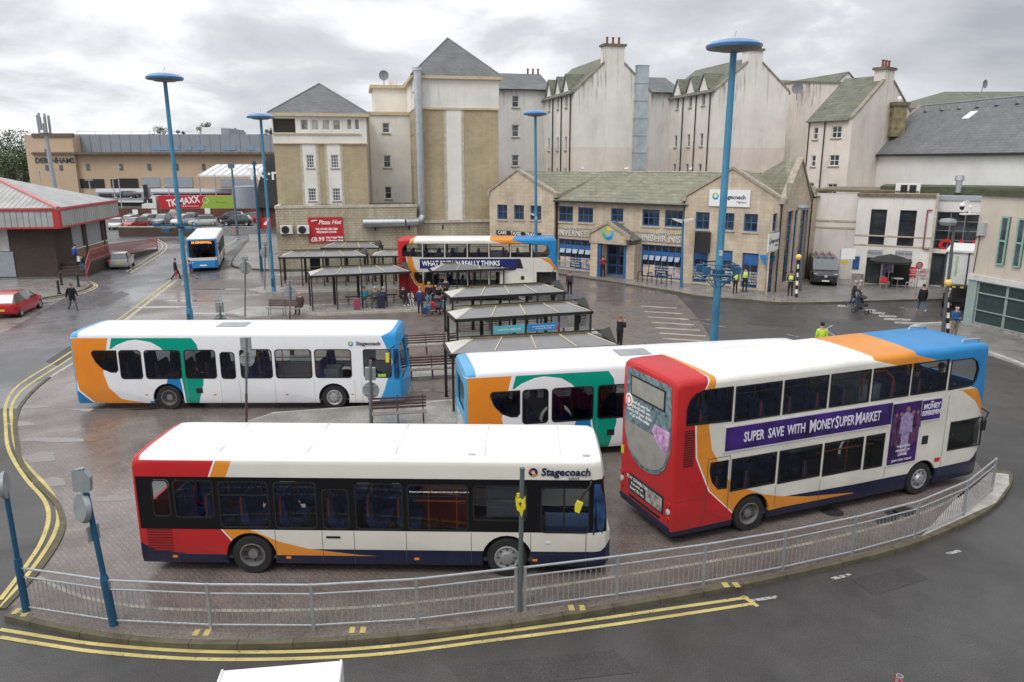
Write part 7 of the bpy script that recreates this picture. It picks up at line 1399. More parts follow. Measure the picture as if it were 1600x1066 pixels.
# ================================================================ STREET FURNITURE
lampb = M('lamp_blue', (.05, .21, .34), .5, var=.38, scale=1.4, stretch=(1, 1, .3)); discb = M('disc_blue', (.06, .20, .42), .3, var=.08, coat=.5); postb = M('post_blue', (.015, .085, .17), .45, var=.25, scale=2)
def mast(px, py, tx, ty, r, dr, lab, Y=None, floods=0, fz=4.2):
    g = G(px, py, .1); t = at(tx, ty, g.y); h = t.z; th = thing('lamp_post', lab, 'street lamp', (g.x, g.y, 0), 0, 'tall blue disc-topped lamp posts')
    lx = t.x-g.x; MB().tube((0, 0, 0), (lx, 0, h), r, lampb, r*.72, 14).build('pole', th, 40)
    mb = MB(); mb.lathe([(r*1.25, 0), (r*1.25, 1.3), (r, 1.38)], (0, 0, 0), lampb, n=14); mb.box(-.08, .08, -r*1.25-.02, -r*1.2, .5, 1.1, postb); mb.build('base_sleeve', th, 40)
    MB().box(lx*.42-.06, lx*.42+.06, -r-.005, -r*.6, h*.42, h*.42+.22, M('faded_sticker', (.45, .47, .48), .6)).build('sticker', th)
    mb = MB(); mb.lathe([(0, h+.22), (dr*.5, h+.19), (dr*.85, h+.11), (dr, h+.0), (dr, h-.07), (dr*.96, h-.12)], (lx, 0, 0), discb, n=36); d = mb.build('lamp_disc', th, 40)
    mb = MB(); mb.lathe([(dr*.96, h-.12), (dr*.8, h-.10), (dr*.55, h-.2), (r, h-.24)], (lx, 0, 0), M('disc_under', (.20, .19, .15), .5, var=.3), n=36); mb.tube((lx, 0, h+.3), (lx+.05, 0, h+.5), .015, galv); mb.build('lamp_glass', d, 40)
    if floods:
        mb = MB(); z = fz; x = lx*z/h
        mb.lathe([(r+.03, -.12), (r+.08, -.12), (r+.08, .12), (r+.03, .12)], (x, 0, z), postb, n=12)
        if floods == 1: mb.box(x-1.3, x+1.2, -.25, -.17, z-.02, z+.08, postb); mb.box(x-.9, x-.45, -.35, -.1, z-.32, z-.12, postb); mb.box(x+.35, x+.8, -.35, -.1, z-.1, z-.28, postb); mb.box(x-1.4, x-1.0, -.3, -.1, z+.03, z+.16, postb)
        else:
            for zz, k in ((z, .8), (z-.25, .65), (z+.35, .62)): mb.lathe([(k, -.02), (k+.03, 0), (k, .03)], (x, 0, zz), postb, n=14)
            for i in range(6): a = i*1.047; mb.path([(x+.8*math.cos(a), .8*math.sin(a), z), (x+.15*math.cos(a), .15*math.sin(a), z-.6)], .02, postb, 5)
            [mb.box(x+.75*math.cos(a)-.14, x+.75*math.cos(a)+.14, .75*math.sin(a)-.1, .75*math.sin(a)+.1, z, z+.28, postb) for a in (2.7, 3.8, 5.6, .3)]
        mb.build('bracket', th)
mast(299, 517, 257, 121, .135, .92, 'blue lamp post with disc head rising left behind the swirl bus', floods=1, fz=5.9)
mast(428, 456, 407, 182, .125, .93, 'blue lamp post with disc head in front of the buff block left edge')
mast(838, 455, 836.5, 177, .12, .82, 'blue lamp post with disc head before the sandstone building', floods=0)
mast(1110, 610, 1147, 71, .17, 1.03, 'tallest blue lamp post with disc head between the swirl bus and the sandstone gable', floods=2, fz=5.0)
g = G(409, 425); t = at(397, 258, g.y); th = thing('thin_post', 'thin dark blue post just left of the second disc lamp', 'post', (g.x, g.y, 0)); MB().tube((0, 0, 0), (t.x-g.x, 0, t.z), .13, postb, .09, 10).build('pole', th, 40); MB().box(t.x-g.x-.15, t.x-g.x+.15, -.1, .1, t.z, t.z+.3, postb).build('head', th)
g = G(371, 366); t = at(362, 262, g.y); th = thing('camera_post', 'slate-blue camera post among the cars at the far car park', 'post', (g.x, g.y, 0)); MB().tube((0, 0, 0), (t.x-g.x, 0, t.z), .16, M('slate_post', (.10, .16, .22), .5), .12, 10).build('pole', th, 40); mb = MB(); mb.box(t.x-g.x-.4, t.x-g.x+.3, -.2, .2, t.z-.1, t.z+.5, M('slate_post')); mb.build('camera', th)
# twin square lamp before the sandstone building
def arm_lamp(px, py, ty, lab, mat, kind, tx=None, bel=False):
    g = G(px, py, .12); t = at(tx or px, ty, g.y); h = t.z; th = thing('street_lamp', lab, 'street lamp', (g.x, g.y, .12)); MB().tube((0, 0, 0), (t.x-g.x, 0, h-.12), .10, mat, .07, 10).build('pole', th, 40); x = t.x-g.x; hh = M('lamp_head_pale', (.62, .62, .58), .4)
    if kind == 'twin':
        for s in (-1, 1): MB().prism([(x+s*.08, h-.30), (x+s*.75, h-.05), (x+s*.80, h+.06), (x+s*.08, h-.05)], -.22, .22, hh, 'y').build('lamp_head', th)
    else:
        mb = MB(); mb.lathe([(0, .25), (.35, .2), (.42, .05), (.35, -.12), (0, -.15)], (x-.35, 0, h), M('lamp_head_grey', (.25, .27, .28), .4), n=14); mb.box(x-.4, x+.1, -.05, .05, h-.05, h+.05, mat); mb.build('lamp_head', th, 40)
    return th
arm_lamp(1065, 449, 345, 'blue street lamp with two pale square heads before the sandstone wall', M('post_mid_blue', (.03, .16, .34), .45), 'twin', 1067)
arm_lamp(843, 418, 336, 'lamp with flat pale head mostly hidden behind the third disc lamp post', M('post_mid_blue'), 'twin', 841)
arm_lamp(1473, 521, 352, 'dark grey street lamp with oval head beside the striped crossing beacon', M('post_grey', (.10, .105, .11), .5), 'oval', 1491)
arm_lamp(1250, 455, 328, 'short-armed oval lamp on thin post by the sandstone side wall', M('post_grey'), 'oval', 1262)
# belisha beacons
def beacon(px, py, ty, lab, off=0.):
    g = G(px, py, .12); g.x += off; t = at(px, ty, g.y); h = at(px, ty, g.y).z-.12; th = thing('crossing_beacon', lab, 'beacon', (g.x, g.y, .12), 0, 'black and white striped crossing beacons'); mb = MB(); n = 9; dx = (at(px+ (4 if px < 1300 else 11), ty, g.y).x-g.x)
    for i in range(n): a, b = i/n, (i+1)/n; r = .09 if i < 4 else .06; mb.tube((dx*a, 0, (h-.2)*a), (dx*b, 0, (h-.2)*b), r, M('beacon_black', (.02, .02, .02), .5) if i % 2 == 0 or i == 0 else wht, n=12)
    mb.build('striped_pole', th, 40); MB().ball((dx, 0, h), .21, .21, .21, M('beacon_amber', (.80, .55, .16), .35, var=.05), 14, 10).build('globe', th, 60)
beacon(1244, 465, 402, 'striped crossing beacon beside the person in yellow vest near the dark van'); beacon(1471, 521, 442, 'striped crossing beacon beside the old man at the right', .35)
# sign posts with the backs of round signs
signg = M('sign_back_grey', (.30, .33, .34), .5, .3, var=.15); postg = M('sign_post_grey', (.17, .19, .19), .5, .3, var=.2); rustp = M('rusty_post', (.10, .06, .05), .7, var=.3)
def signpost(px, py, ty, r, zc, lab, mat=postg, front=0, tx=None, boxh=.5, wide=None, z0=.12, base_mat=None):
    g = G(px, py, z0); t = at(tx or px, ty, g.y); h = t.z-z0; lx = t.x-g.x; th = thing('sign_post', lab, 'sign', (g.x, g.y, z0), 0, 'round bus bay signs seen from the back')
    mb = MB()
    if base_mat: mb.tube((0, 0, 0), (lx*.35, 0, h*.35), .045, base_mat, n=10); mb.tube((lx*.35, 0, h*.35), (lx, 0, h), .038, mat, n=10)
    else: mb.tube((0, 0, 0), (lx, 0, h), .045, mat, n=10)
    mb.build('pole', th, 40); z = t.z-z0-zc if zc else h-.5; x = lx*z/h; d = MB(); d.lathe([(0, .05), (r, .05), (r, .075), (0, .075)], (x, 0, z), signg, 'y', 28); [d.box(x-r*.8, x+r*.8, .03, .05, z+k-.02, z+k+.02, galv) for k in (-.12, .14)]; d.build('sign_disc', th, 30)
    if boxh: MB().box(x-.17, x+.17, .0, .16, z+r+.08, z+r+.08+boxh, signg).build('sign_box', th)
    return th
signpost(383, 494, 405, .37, .55, 'grey round sign back on thin post beside the lone bench', boxh=.25)
signpost(385, 661, 528, .27, .80, 'grey round sign back on rusty post in front of the swirl bus middle', boxh=.45, base_mat=rustp)
signpost(579, 690, 563, .28, 1.05, 'grey round sign back on post beside the nearest bench', boxh=.42)
signpost(453, 512, 438, .36, .75, 'grey round sign back between the bench and the left shelter', boxh=.3, base_mat=rustp)
signpost(344, 550, 478, .33, .75, 'round sign back with white plate just above the swirl bus roof', boxh=.5)
signpost(414, 452, 382, .4, .6, 'distant round sign back in front of the left shelter row', boxh=.3)
# big blue pole with two sign backs at the kerb, and the one at the left border
g = G(178, 976, .12); th = thing('sign_post', 'blue pole in the railing carrying a square and a round grey sign back', 'sign', (g.x, g.y, .12)); tp = at(127, 733, g.y); v = Vector((tp.x-g.x, 0, tp.z-.12)); q = lambda f: v*f
mb = MB(); mb.tube((0, 0, 0), q(.30), .085, postb, n=14); mb.tube(q(.30), q(.33), .085, postb, .06, 14); mb.tube(q(.33), q(1), .055, postb, n=14); mb.build('pole', th, 40)
MB().raw([tuple(Vector(p)+q(.94)) for p in ((-.18, -.08, -.22), (.14, -.10, -.24), (.16, -.08, .05), (-.0, -.05, .22), (-.17, -.05, .18), (-.18, .06, -.22), (.14, .04, -.24), (.16, .06, .05), (.0, .09, .22), (-.17, .09, .18))], [(0, 1, 2, 3, 4), (5, 6, 7, 8, 9), (0, 1, 6, 5), (1, 2, 7, 6), (2, 3, 8, 7), (3, 4, 9, 8), (4, 0, 5, 9)], signg).build('lamp_box', th, bevel=.012)
mb = MB(); mb.lathe([(0, -.06), (.24, -.05), (.27, -.0), (.27, .03), (.22, .05), (.08, .09), (0, .09)], (0, 0, 0), signg, 'x', 28); d = mb.build('round_sign', th, 35); d.location = tuple(q(.77)+Vector((-.13, 0, -.03))); d.rotation_euler = (0, R(8), R(52)); d.scale = (1.15, 1.15, 1.15)
mb = MB(); mb.box(-.12, .12, -.02, .02, -.16, .16, signg); [mb.tube((-.1, 0, z), (.14, 0, z), .012, galv) for z in (.1, -.1, .0)]; d = mb.build('small_plate', th); d.location = tuple(q(.60)+Vector((-.04, .02, 0))); d.rotation_euler = (0, 0, R(60))
g = G(43, 955, .12); th = thing('sign_post', 'blue pole with round blue sign at the left picture edge', 'sign', (g.x-.02, g.y, .12)); tp = at(6, 742, g.y); v = Vector((tp.x-g.x, 0, tp.z-.12))
mb = MB(); mb.tube((0, 0, 0), v*.40, .075, postb, n=14); mb.tube(v*.40, v, .05, postb, n=14); mb.build('pole', th, 40)
mb = MB(); mb.lathe([(0, -.04), (.25, -.04), (.28, .0), (.28, .05), (0, .07)], (0, 0, 0), signg, 'x', 28); d = mb.build('round_sign', th, 35); d.location = tuple(v*.93+Vector((.0, -.03, 0))); d.rotation_euler = (0, 0, R(22))
mb = MB(); mb.lathe([(0, -.046), (.22, -.046), (.22, -.04)], (0, 0, 0), M('sign_blue'), 'x', 24); mb.build('sign_face', d)
# grey pole with folded yellow marker
g = G(812, 955, .12); tp = at(816, 735, g.y); th = thing('marker_pole', 'plain grey pole in the railing gap with a tattered yellow marker', 'post', (g.x, g.y, .12)); hh = tp.z-.12
pg = M('pole_green_grey', (.12, .14, .14), .5, .2, var=.2, scale=2, stretch=(1, 1, .3)); mb = MB(); mb.tube((0, 0, 0), (tp.x-g.x, 0, hh), .048, pg, n=16); mb.lathe([(.048, 0), (.053, 0), (.053, .05), (0, .055)], (tp.x-g.x, 0, hh), pg, n=16); mb.build('pole', th, 40)
mb = MB(); yl = M('marker_yellow', (.72, .62, .03), .5, var=.25, scale=14); zc = hh*.78
mb.prism([(-.13, zc+.20), (-.07, zc+.10), (0, zc+.14), (.06, zc+.10), (.12, zc+.20), (.13, zc-.10), (.07, zc-.16), (.03, zc-.34), (-.02, zc-.20), (-.09, zc-.14), (-.12, zc-.0)], -.09, -.062, yl, 'y'); mb.prism([(-.10, zc+.2), (-.02, zc+.2), (.0, zc-.2), (-.08, zc-.12)], .05, .08, yl, 'y'); m_ = mb.build('marker', th); m_.scale = (.8, 1, .85); m_.location = (.01, 0, zc*.15)
mb = MB(); mb.prism([(-.03, zc-.02), (-.05, zc+.06), (-.02, zc+.03), (.0, zc+.07), (.03, zc+.03), (.0, zc-.02), (.03, zc-.09), (.0, zc-.05)], -.095, -.091, black, 'y'); mb.build('symbol', m_)
# galvanised pipe and edge-on red and white sign peeping in at the bottom
zt = 2.7; g = G(1406, 1056, zt); th = thing('sign_post', 'open galvanised pipe top with edge-on red and white sign at the bottom edge', 'sign', (g.x, g.y, 0))
mb = MB(); mb.lathe([(.045, 0), (.045, zt), (.036, zt), (.036, zt-.1), (0, zt-.1)], (0, 0, 0), galv, n=18); mb.build('pole', th, 40); g2 = G(1396, 1052, zt-.05); x = g2.x-g.x
MB().box(x-.008, x+.004, -.3, .06, zt-.6, zt-.01, redl).build('sign_plate', th); MB().box(x+.0045, x+.012, -.3, .05, zt-.6, zt-.02, wht).build('sign_face', th)
# ---- benches
slat = M('bench_slat', (.095, .055, .05), .6, var=.3, scale=5); bleg = M('bench_leg', (.05, .04, .04), .5)
def bench(loc, rz, lab, L=1.75):
    th = thing('bench', lab, 'bench', loc, rz, 'slatted metal benches on the platforms')
    for z in (.52, .63, .74, .85): MB().box(0, L, .26+(z-.5)*.25, .29+(z-.5)*.25, z, z+.075, slat).build('back_slat', th)
    for y in (-.14, -.02, .10): MB().box(0, L, y, y+.085, .42, .45, M('bench_seat', (.24, .21, .19), .6, var=.2)).build('seat_slat', th)
    for x in (.12, L*.5, L-.12):
        mb = MB(); mb.tube((x, -.12, 0), (x, -.12, .42), .02, bleg, n=6); mb.tube((x, .22, 0), (x, .40, .98), .022, bleg, n=6); mb.tube((x, -.14, .41), (x, .3, .41), .018, bleg, n=6); mb.build('leg', th)
for (px, py), lab, rz in (((577, 666), 'nearest slatted bench beside the front of the left swirl bus', 10), ((639, 594), 'slatted bench second from the front, right of the left swirl bus', 12), ((634, 556), 'slatted bench third from the front, nearer the waiting people', 13), ((418, 493), 'lone slatted bench beside the sitting old person', -3)):
    g = G(px, py, .125); bench((g.x, g.y, .125), rz, lab, 2.05 if py < 600 or py > 600 else 1.8)
# ---- shelters
shf = M('shelter_frame', (.018, .018, .016), .5, var=.2); shfo = M('shelter_ochre', (.20, .17, .09), .6, var=.3)
shr = M('shelter_roof', (.20, .195, .195), .2, var=.12, scale=1.2); bar = M('glazing_bar_cream', (.55, .50, .33), .5, var=.1); shg = Mglass('shelter_glass', (.80, .84, .82), .02)
def shelter(a, b, lab, z=2.35, bays=4, Ls=None):
    A = G(a[0], a[1], z); B = G(b[0], b[1], z); L = (B-A).length; rz = math.degrees(math.atan2(B.y-A.y, B.x-A.x)); L = Ls or L
    th = thing('bus_shelter', lab, 'bus shelter', (A.x, A.y, .12), rz, 'glazed bus shelters on the platforms'); h = z-.12; D = 1.75; zr = h+.32; i0 = .95
    # roof: hipped, glazed, with cream bars
    mb = MB(); F0, F1, K0, K1, r0, r1 = (0, 0, h), (L, 0, h), (0, D, h), (L, D, h), (i0, D*.5, zr), (L-i0, D*.5, zr)
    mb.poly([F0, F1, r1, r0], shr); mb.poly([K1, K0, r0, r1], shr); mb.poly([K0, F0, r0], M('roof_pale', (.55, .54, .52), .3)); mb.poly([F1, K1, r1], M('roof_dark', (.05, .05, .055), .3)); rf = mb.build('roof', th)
    for k in range(1, bays):
        t = k/bays; x0 = L*t; x1 = i0+(L-2*i0)*t; mb = MB(); mb.tube((x0, -.01, h+.02), (x1, D*.5, zr+.02), .03, bar, n=5); mb.tube((x0, D, h+.02), (x1, D*.5, zr+.02), .03, bar, n=5); mb.build('glazing_bar', rf)
    mb = MB(); [mb.tube(p, q, .028, bar, n=5) for p, q in ((F0, r0), (F1, r1), (K0, r0), (K1, r1))]; mb.build('hip_bar', rf)
    mb = MB(); mb.box(-.05, L+.05, -.09, -.01, h-.13, h+.0, shf); mb.box(-.05, L+.05, D+.01, D+.09, h-.13, h+.0, shf); mb.box(-.09, -.01, -.09, D+.09, h-.13, h+.003, shf); mb.box(L+.01, L+.09, -.09, D+.09, h-.13, h+.003, shf); mb.build('gutter', th)
    mb = MB(); mb.tube((0, D*.5, zr+.10), (L, D*.5, zr+.10), .03, shf, n=6); mb.build('ridge_rail', rf)
    mb = MB(); mb.poly([(L, -.05, h), (L, D+.05, h), (L, D*.5, zr+.22)], shf); mb.poly([(L, -.05, h+.01), (L, D*.5, zr+.22), (L-.55, D*.5, zr+.06)], shf); mb.build('end_gable', rf)
    mb = MB(); mb.box(i0*.9, L-i0*.9, D*.5-.035, D*.5+.035, zr, zr+.07, shfo); mb.build('ridge', rf)
    for k in range(bays+1):
        x = min(max(L*k/bays, .03), L-.03)
        MB().box(x-.04, x+.04, -.08, -.01, 0, h-.13, shf).build('post', th); MB().box(x-.085, x+.085, D+.01, D+.09, 0, h-.13, shf).build('post', th)
    for k in range(bays):
        x0, x1 = L*k/bays+.06, L*(k+1)/bays-.06; mb = MB(); mb.poly([(x0, D+.04, .25), (x1, D+.04, .25), (x1, D+.04, h-.15), (x0, D+.04, h-.15)], shg); g_ = mb.build('rear_glass', th)
        mb = MB(); [mb.box(x0, x1, D+.03, D+.055, zz, zz+.03, shfo) for zz in (.25, h-.22)]; mb.build('glass_clip', g_)
    for x in (.0, L): MB().poly([(x, .15, .25), (x, D-.1, .25), (x, D-.1, h-.15), (x, .15, h-.15)], shg).build('end_glass', th)
    mb = MB(); mb.box(L*.35, L*.9, D-.5, D-.2, .5, .55, shf); [mb.box(x, x+.05, D-.4, D-.3, 0, .5, shf) for x in (L*.38, L*.62, L*.86)]; mb.build('perch_seat', th)
    return th, L, h, D
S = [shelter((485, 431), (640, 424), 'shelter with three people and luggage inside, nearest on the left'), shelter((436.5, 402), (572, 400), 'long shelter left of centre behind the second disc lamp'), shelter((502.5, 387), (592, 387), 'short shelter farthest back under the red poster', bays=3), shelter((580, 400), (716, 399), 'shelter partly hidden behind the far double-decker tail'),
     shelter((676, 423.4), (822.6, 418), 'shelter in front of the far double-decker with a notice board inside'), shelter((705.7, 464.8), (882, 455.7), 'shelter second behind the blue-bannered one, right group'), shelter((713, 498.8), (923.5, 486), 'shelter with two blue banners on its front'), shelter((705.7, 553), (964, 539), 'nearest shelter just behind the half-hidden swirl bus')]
th, L, h, D = S[6]
b1, b2 = M('banner_cyan', (.10, .45, .55), .5, var=.1), M('banner_blue', (.03, .26, .60), .5, var=.15)
for x0, x1, mt, tx_ in ((L*.26, L*.49, b1, 'inverness days out'), (L*.51, L*.75, b2, 'new rewards for customers\nall across the north')): bn = MB().box(x0, x1, -.1, -.082, 1.45, 1.80, mt).build('banner', th); text(tx_, .15 if 'days' in tx_ else .10, bn, ((x0+x1)/2, -.104, 1.62), (90, 0, 0), wht)
MB().prism([(L*.72, 1.46), (L*.748, 1.46), (L*.748, 1.78)], -.105, -.1, redl, 'y').build('banner_flash', th)
MB().box(L*.80, L*.92, D-.05, D-.0, 1.1, 1.75, wht).build('notice', th)
th, L, h, D = S[4]; MB().box(L*.76, L*.95, D-.05, D-.0, 1.0, 2.0, M('notice_pale', (.55, .55, .55), .4)).build('notice', th)
th, L, h, D = S[5]; MB().box(L*.80, L*.97, D-.05, D-.0, 1.0, 1.9, M('notice_pale')).build('notice', th)
th, L, h, D = S[1]; MB().box(L*.31, L*.43, D-.1, D-.02, .9, 2.0, dark).build('timetable_case', th)
# low railing between platform and road beyond the left shelters
a, b = G(432, 442, .12), G(655, 440, .12)
# bollards
for i, (px, py, lab) in enumerate(((124, 432.5, 'black bollard farthest back, middle of the three'), (121, 447, 'black bollard'), (93, 459, 'black bollard nearest the walking man, front left of the three'))):
    px, py = ((96.5, 445.5), (123, 448), (92.5, 459.5))[i]; g = G(px, py, .08); th = thing('bollard', ('black bollard at the back of the three near the pavilion', 'black bollard on the right of the three near the kerb tip', 'black bollard at the front of the three beside the walking man')[i], 'bollard', (g.x, g.y, .08), 0, 'black bollards by the pavilion')
    MB().lathe([(.12, 0), (.12, .1), (.085, .14), (.08, .85), (.1, .87), (.1, .92), (.07, .98), (0, 1.02)], (0, 0, 0), black, n=14).build('body', th, 40)
# low crowd barriers before the travel centre
for k, (a, b, lab, mt) in enumerate((((862, 424), (897, 428), 'low grey railing left of the sandstone porch', galv), ((1000, 440.5), (1045, 447), 'black cycle stands below the right shop window', black))):
    A, B = G(*a, .12), G(*b, .12); th = thing('barrier', lab, 'barrier', A, math.degrees(math.atan2(B.y-A.y, B.x-A.x))); L = (B-A).length
    if k == 0: mb = MB(); mb.tube((0, 0, .95), (L, 0, .95), .03, mt); mb.tube((0, 0, .5), (L, 0, .5), .02, mt); mb.build('rail', th); [MB().tube((L*i/3, 0, 0), (L*i/3, 0, .95), .03, mt).build('post', th) for i in range(4)]
    else: [MB().path([(L*i/3, -.3, 0), (L*i/3, -.3, .8), (L*i/3, .3, .8), (L*i/3, .3, 0)], .03, mt).build('hoop', th) for i in range(4)]
# board sign on pole near the van
g = G(1308, 452, .12); t = at(1314, 390, g.y); th = thing('sign_post', 'white board sign on a thin pole in front of the dark van', 'sign', (g.x, g.y, .12)); h = t.z-.12; x = t.x-g.x
MB().tube((0, 0, 0), (x*.9, 0, h), .04, galv).build('pole', th); a, b = at(1313, 405, g.y), at(1337, 388, g.y); MB().box(a.x-g.x, b.x-g.x, -.06, -.03, a.z-.12, b.z-.12, wht).build('board', th); MB().box(.1+x, .55+x, -.06, -.03, a.z-.5, a.z-.2, M('plate_yellow')).build('plate', th)
g = G(1430, 465, .12); t = at(1436, 415, g.y); th = thing('sign_post', 'small round sign on a thin pole before the cafe notices', 'sign', (g.x, g.y, .12)); MB().tube((0, 0, 0), (t.x-g.x, 0, t.z-.12), .035, galv).build('pole', th); mb = MB(); mb.lathe([(0, -.05), (.25, -.05), (.25, -.03), (0, -.03)], (t.x-g.x, 0, t.z-.1), signg, 'y', 20); d = mb.build('disc', th); mb = MB(); mb.lathe([(.17, -.056), (.25, -.056), (.25, -.05)], (t.x-g.x, 0, t.z-.1), redl, 'y', 20); mb.build('ring', d)
# cafe furniture
p = Cf.o+Vector((Cf.c, Cf.s, 0))*2.7+Vector((Cf.s, -Cf.c, 0))*1.3; th = thing('parasol', 'black cafe parasol over the outside table', 'parasol', (p.x, p.y, .12), Cf.deg)
MB().tube((0, 0, 0), (0, 0, 2.45), .03, galv).build('pole', th); mb = MB(); mb.lathe([(0, 2.5), (.9, 2.28), (1.45, 2.02), (1.45, 1.86), (1.42, 1.86), (1.42, 2.0), (0, 2.4)], (0, 0, 0), black, n=8); mb.build('canopy', th)
th = thing('cafe_table', 'small round pale cafe table under the black parasol', 'table', (p.x+.55, p.y-.35, .12)); mb = MB(); mb.lathe([(0, .74), (.38, .74), (.38, .71), (0, .71)], (0, 0, 0), wht, n=16); mb.build('table_top', th); mb = MB(); mb.tube((0, 0, 0), (0, 0, .71), .03, galv); mb.build('leg', th)
def chair(loc, rz, c, lab):
    th = thing('cafe_chair', lab, 'chair', loc, rz, 'cafe chairs'); MB().box(-.22, .22, -.22, .22, .43, .47, c).build('seat', th); MB().box(-.22, .22, .18, .23, .5, .88, c).build('backrest', th)
    for x in (-.2, .2):
        for y in (-.2, .2): MB().tube((x, y, 0), (x, y, .45), .015, galv, n=5).build('leg', th)
chair((p.x-.6, p.y-.6, .12), 150, M('chair_red', (.6, .03, .03), .5), 'red cafe chair left of the table under the parasol'); chair((p.x+1.25, p.y-.65, .12), -120, M('chair_tan', (.42, .33, .24), .6), 'tan cafe chair right of the table under the parasol')
p = Cf.o+Vector((Cf.c, Cf.s, 0))*6.3+Vector((Cf.s, -Cf.c, 0))*.5; th = thing('crowd_barrier', 'low grey barrier right of the cafe chairs', 'barrier', (p.x-1.6, p.y+.9, .12), Cf.deg); mb = MB(); mb.path([(0, 0, 0), (0, 0, 1.0), (.9, 0, 1.0), (.9, 0, 0)], .025, galv); mb.tube((0, 0, .5), (.9, 0, .5), .02, galv); mb.build('frame', th)
# cone, distant lamps in the rail yard
g = G(366, 362); th = MB().lathe([(.25, 0), (.25, .04), (.16, .05), (.03, .75), (0, .76)], g, M('cone_orange', (.7, .12, .03), .5), n=12).build('traffic_cone'); tag(th, 'red-orange traffic cone at the foot of the camera post', 'cone')
for i, (px, yt, Yd, lab) in enumerate(((139, 282, 145, 'slim white yard lamp left of the first dark loading bay'), (183, 262, 145, 'tall slim yard lamp between the dark loading bays'), (61, 268, 120, 'small lamp above the pavilion roof at far left'), (263, 290, 145, 'slim yard lamp above the lorry trailer near the first disc lamp'), (176, 280, 140, 'short twin yard lamp in front of the dark loading bays'))):
    p = at(px, yt, Yd); th = thing('yard_lamp', lab, 'street lamp', (p.x, Yd, 0), 0, 'slim lamps in the rail yard'); MB().tube((0, 0, 0), (0, 0, p.z), .09, M('pale_post', (.45, .46, .46), .5), n=6).build('pole', th); MB().box(-.7, .7, -.15, .15, p.z, p.z+.15, M('pale_post')).build('lamp_head', th)
p = at(228, 300, 140); th = thing('rail_signal', 'dark railway signal post between the two trains', 'signal', (p.x, 140, 0)); MB().tube((0, 0, 0), (0, 0, p.z), .12, black, n=6).build('pole', th); MB().box(-.35, .35, -.2, .1, p.z-1, p.z+1.3, black).build('signal_head', th)
p = at(424, 348, 67); th = thing('hanging_sign', 'small red square sign at the left corner of the buff podium', 'sign', (p.x+.1, 65.2, 0)); MB().tube((0, 0, 0), (0, 0, at(424, 340, 65.2).z), .04, galv).build('post', th); MB().box(-.5, .45, -.1, -.05, at(424, 357, 65.2).z, at(424, 341, 65.2).z, red).build('panel', th); MB().prism([(-.2, at(424, 351, 65.2).z), (.0, at(424, 346, 65.2).z), (.2, at(424, 345, 65.2).z), (.05, at(424, 352, 65.2).z)], -.11, -.1, wht, 'y').build('emblem', th)
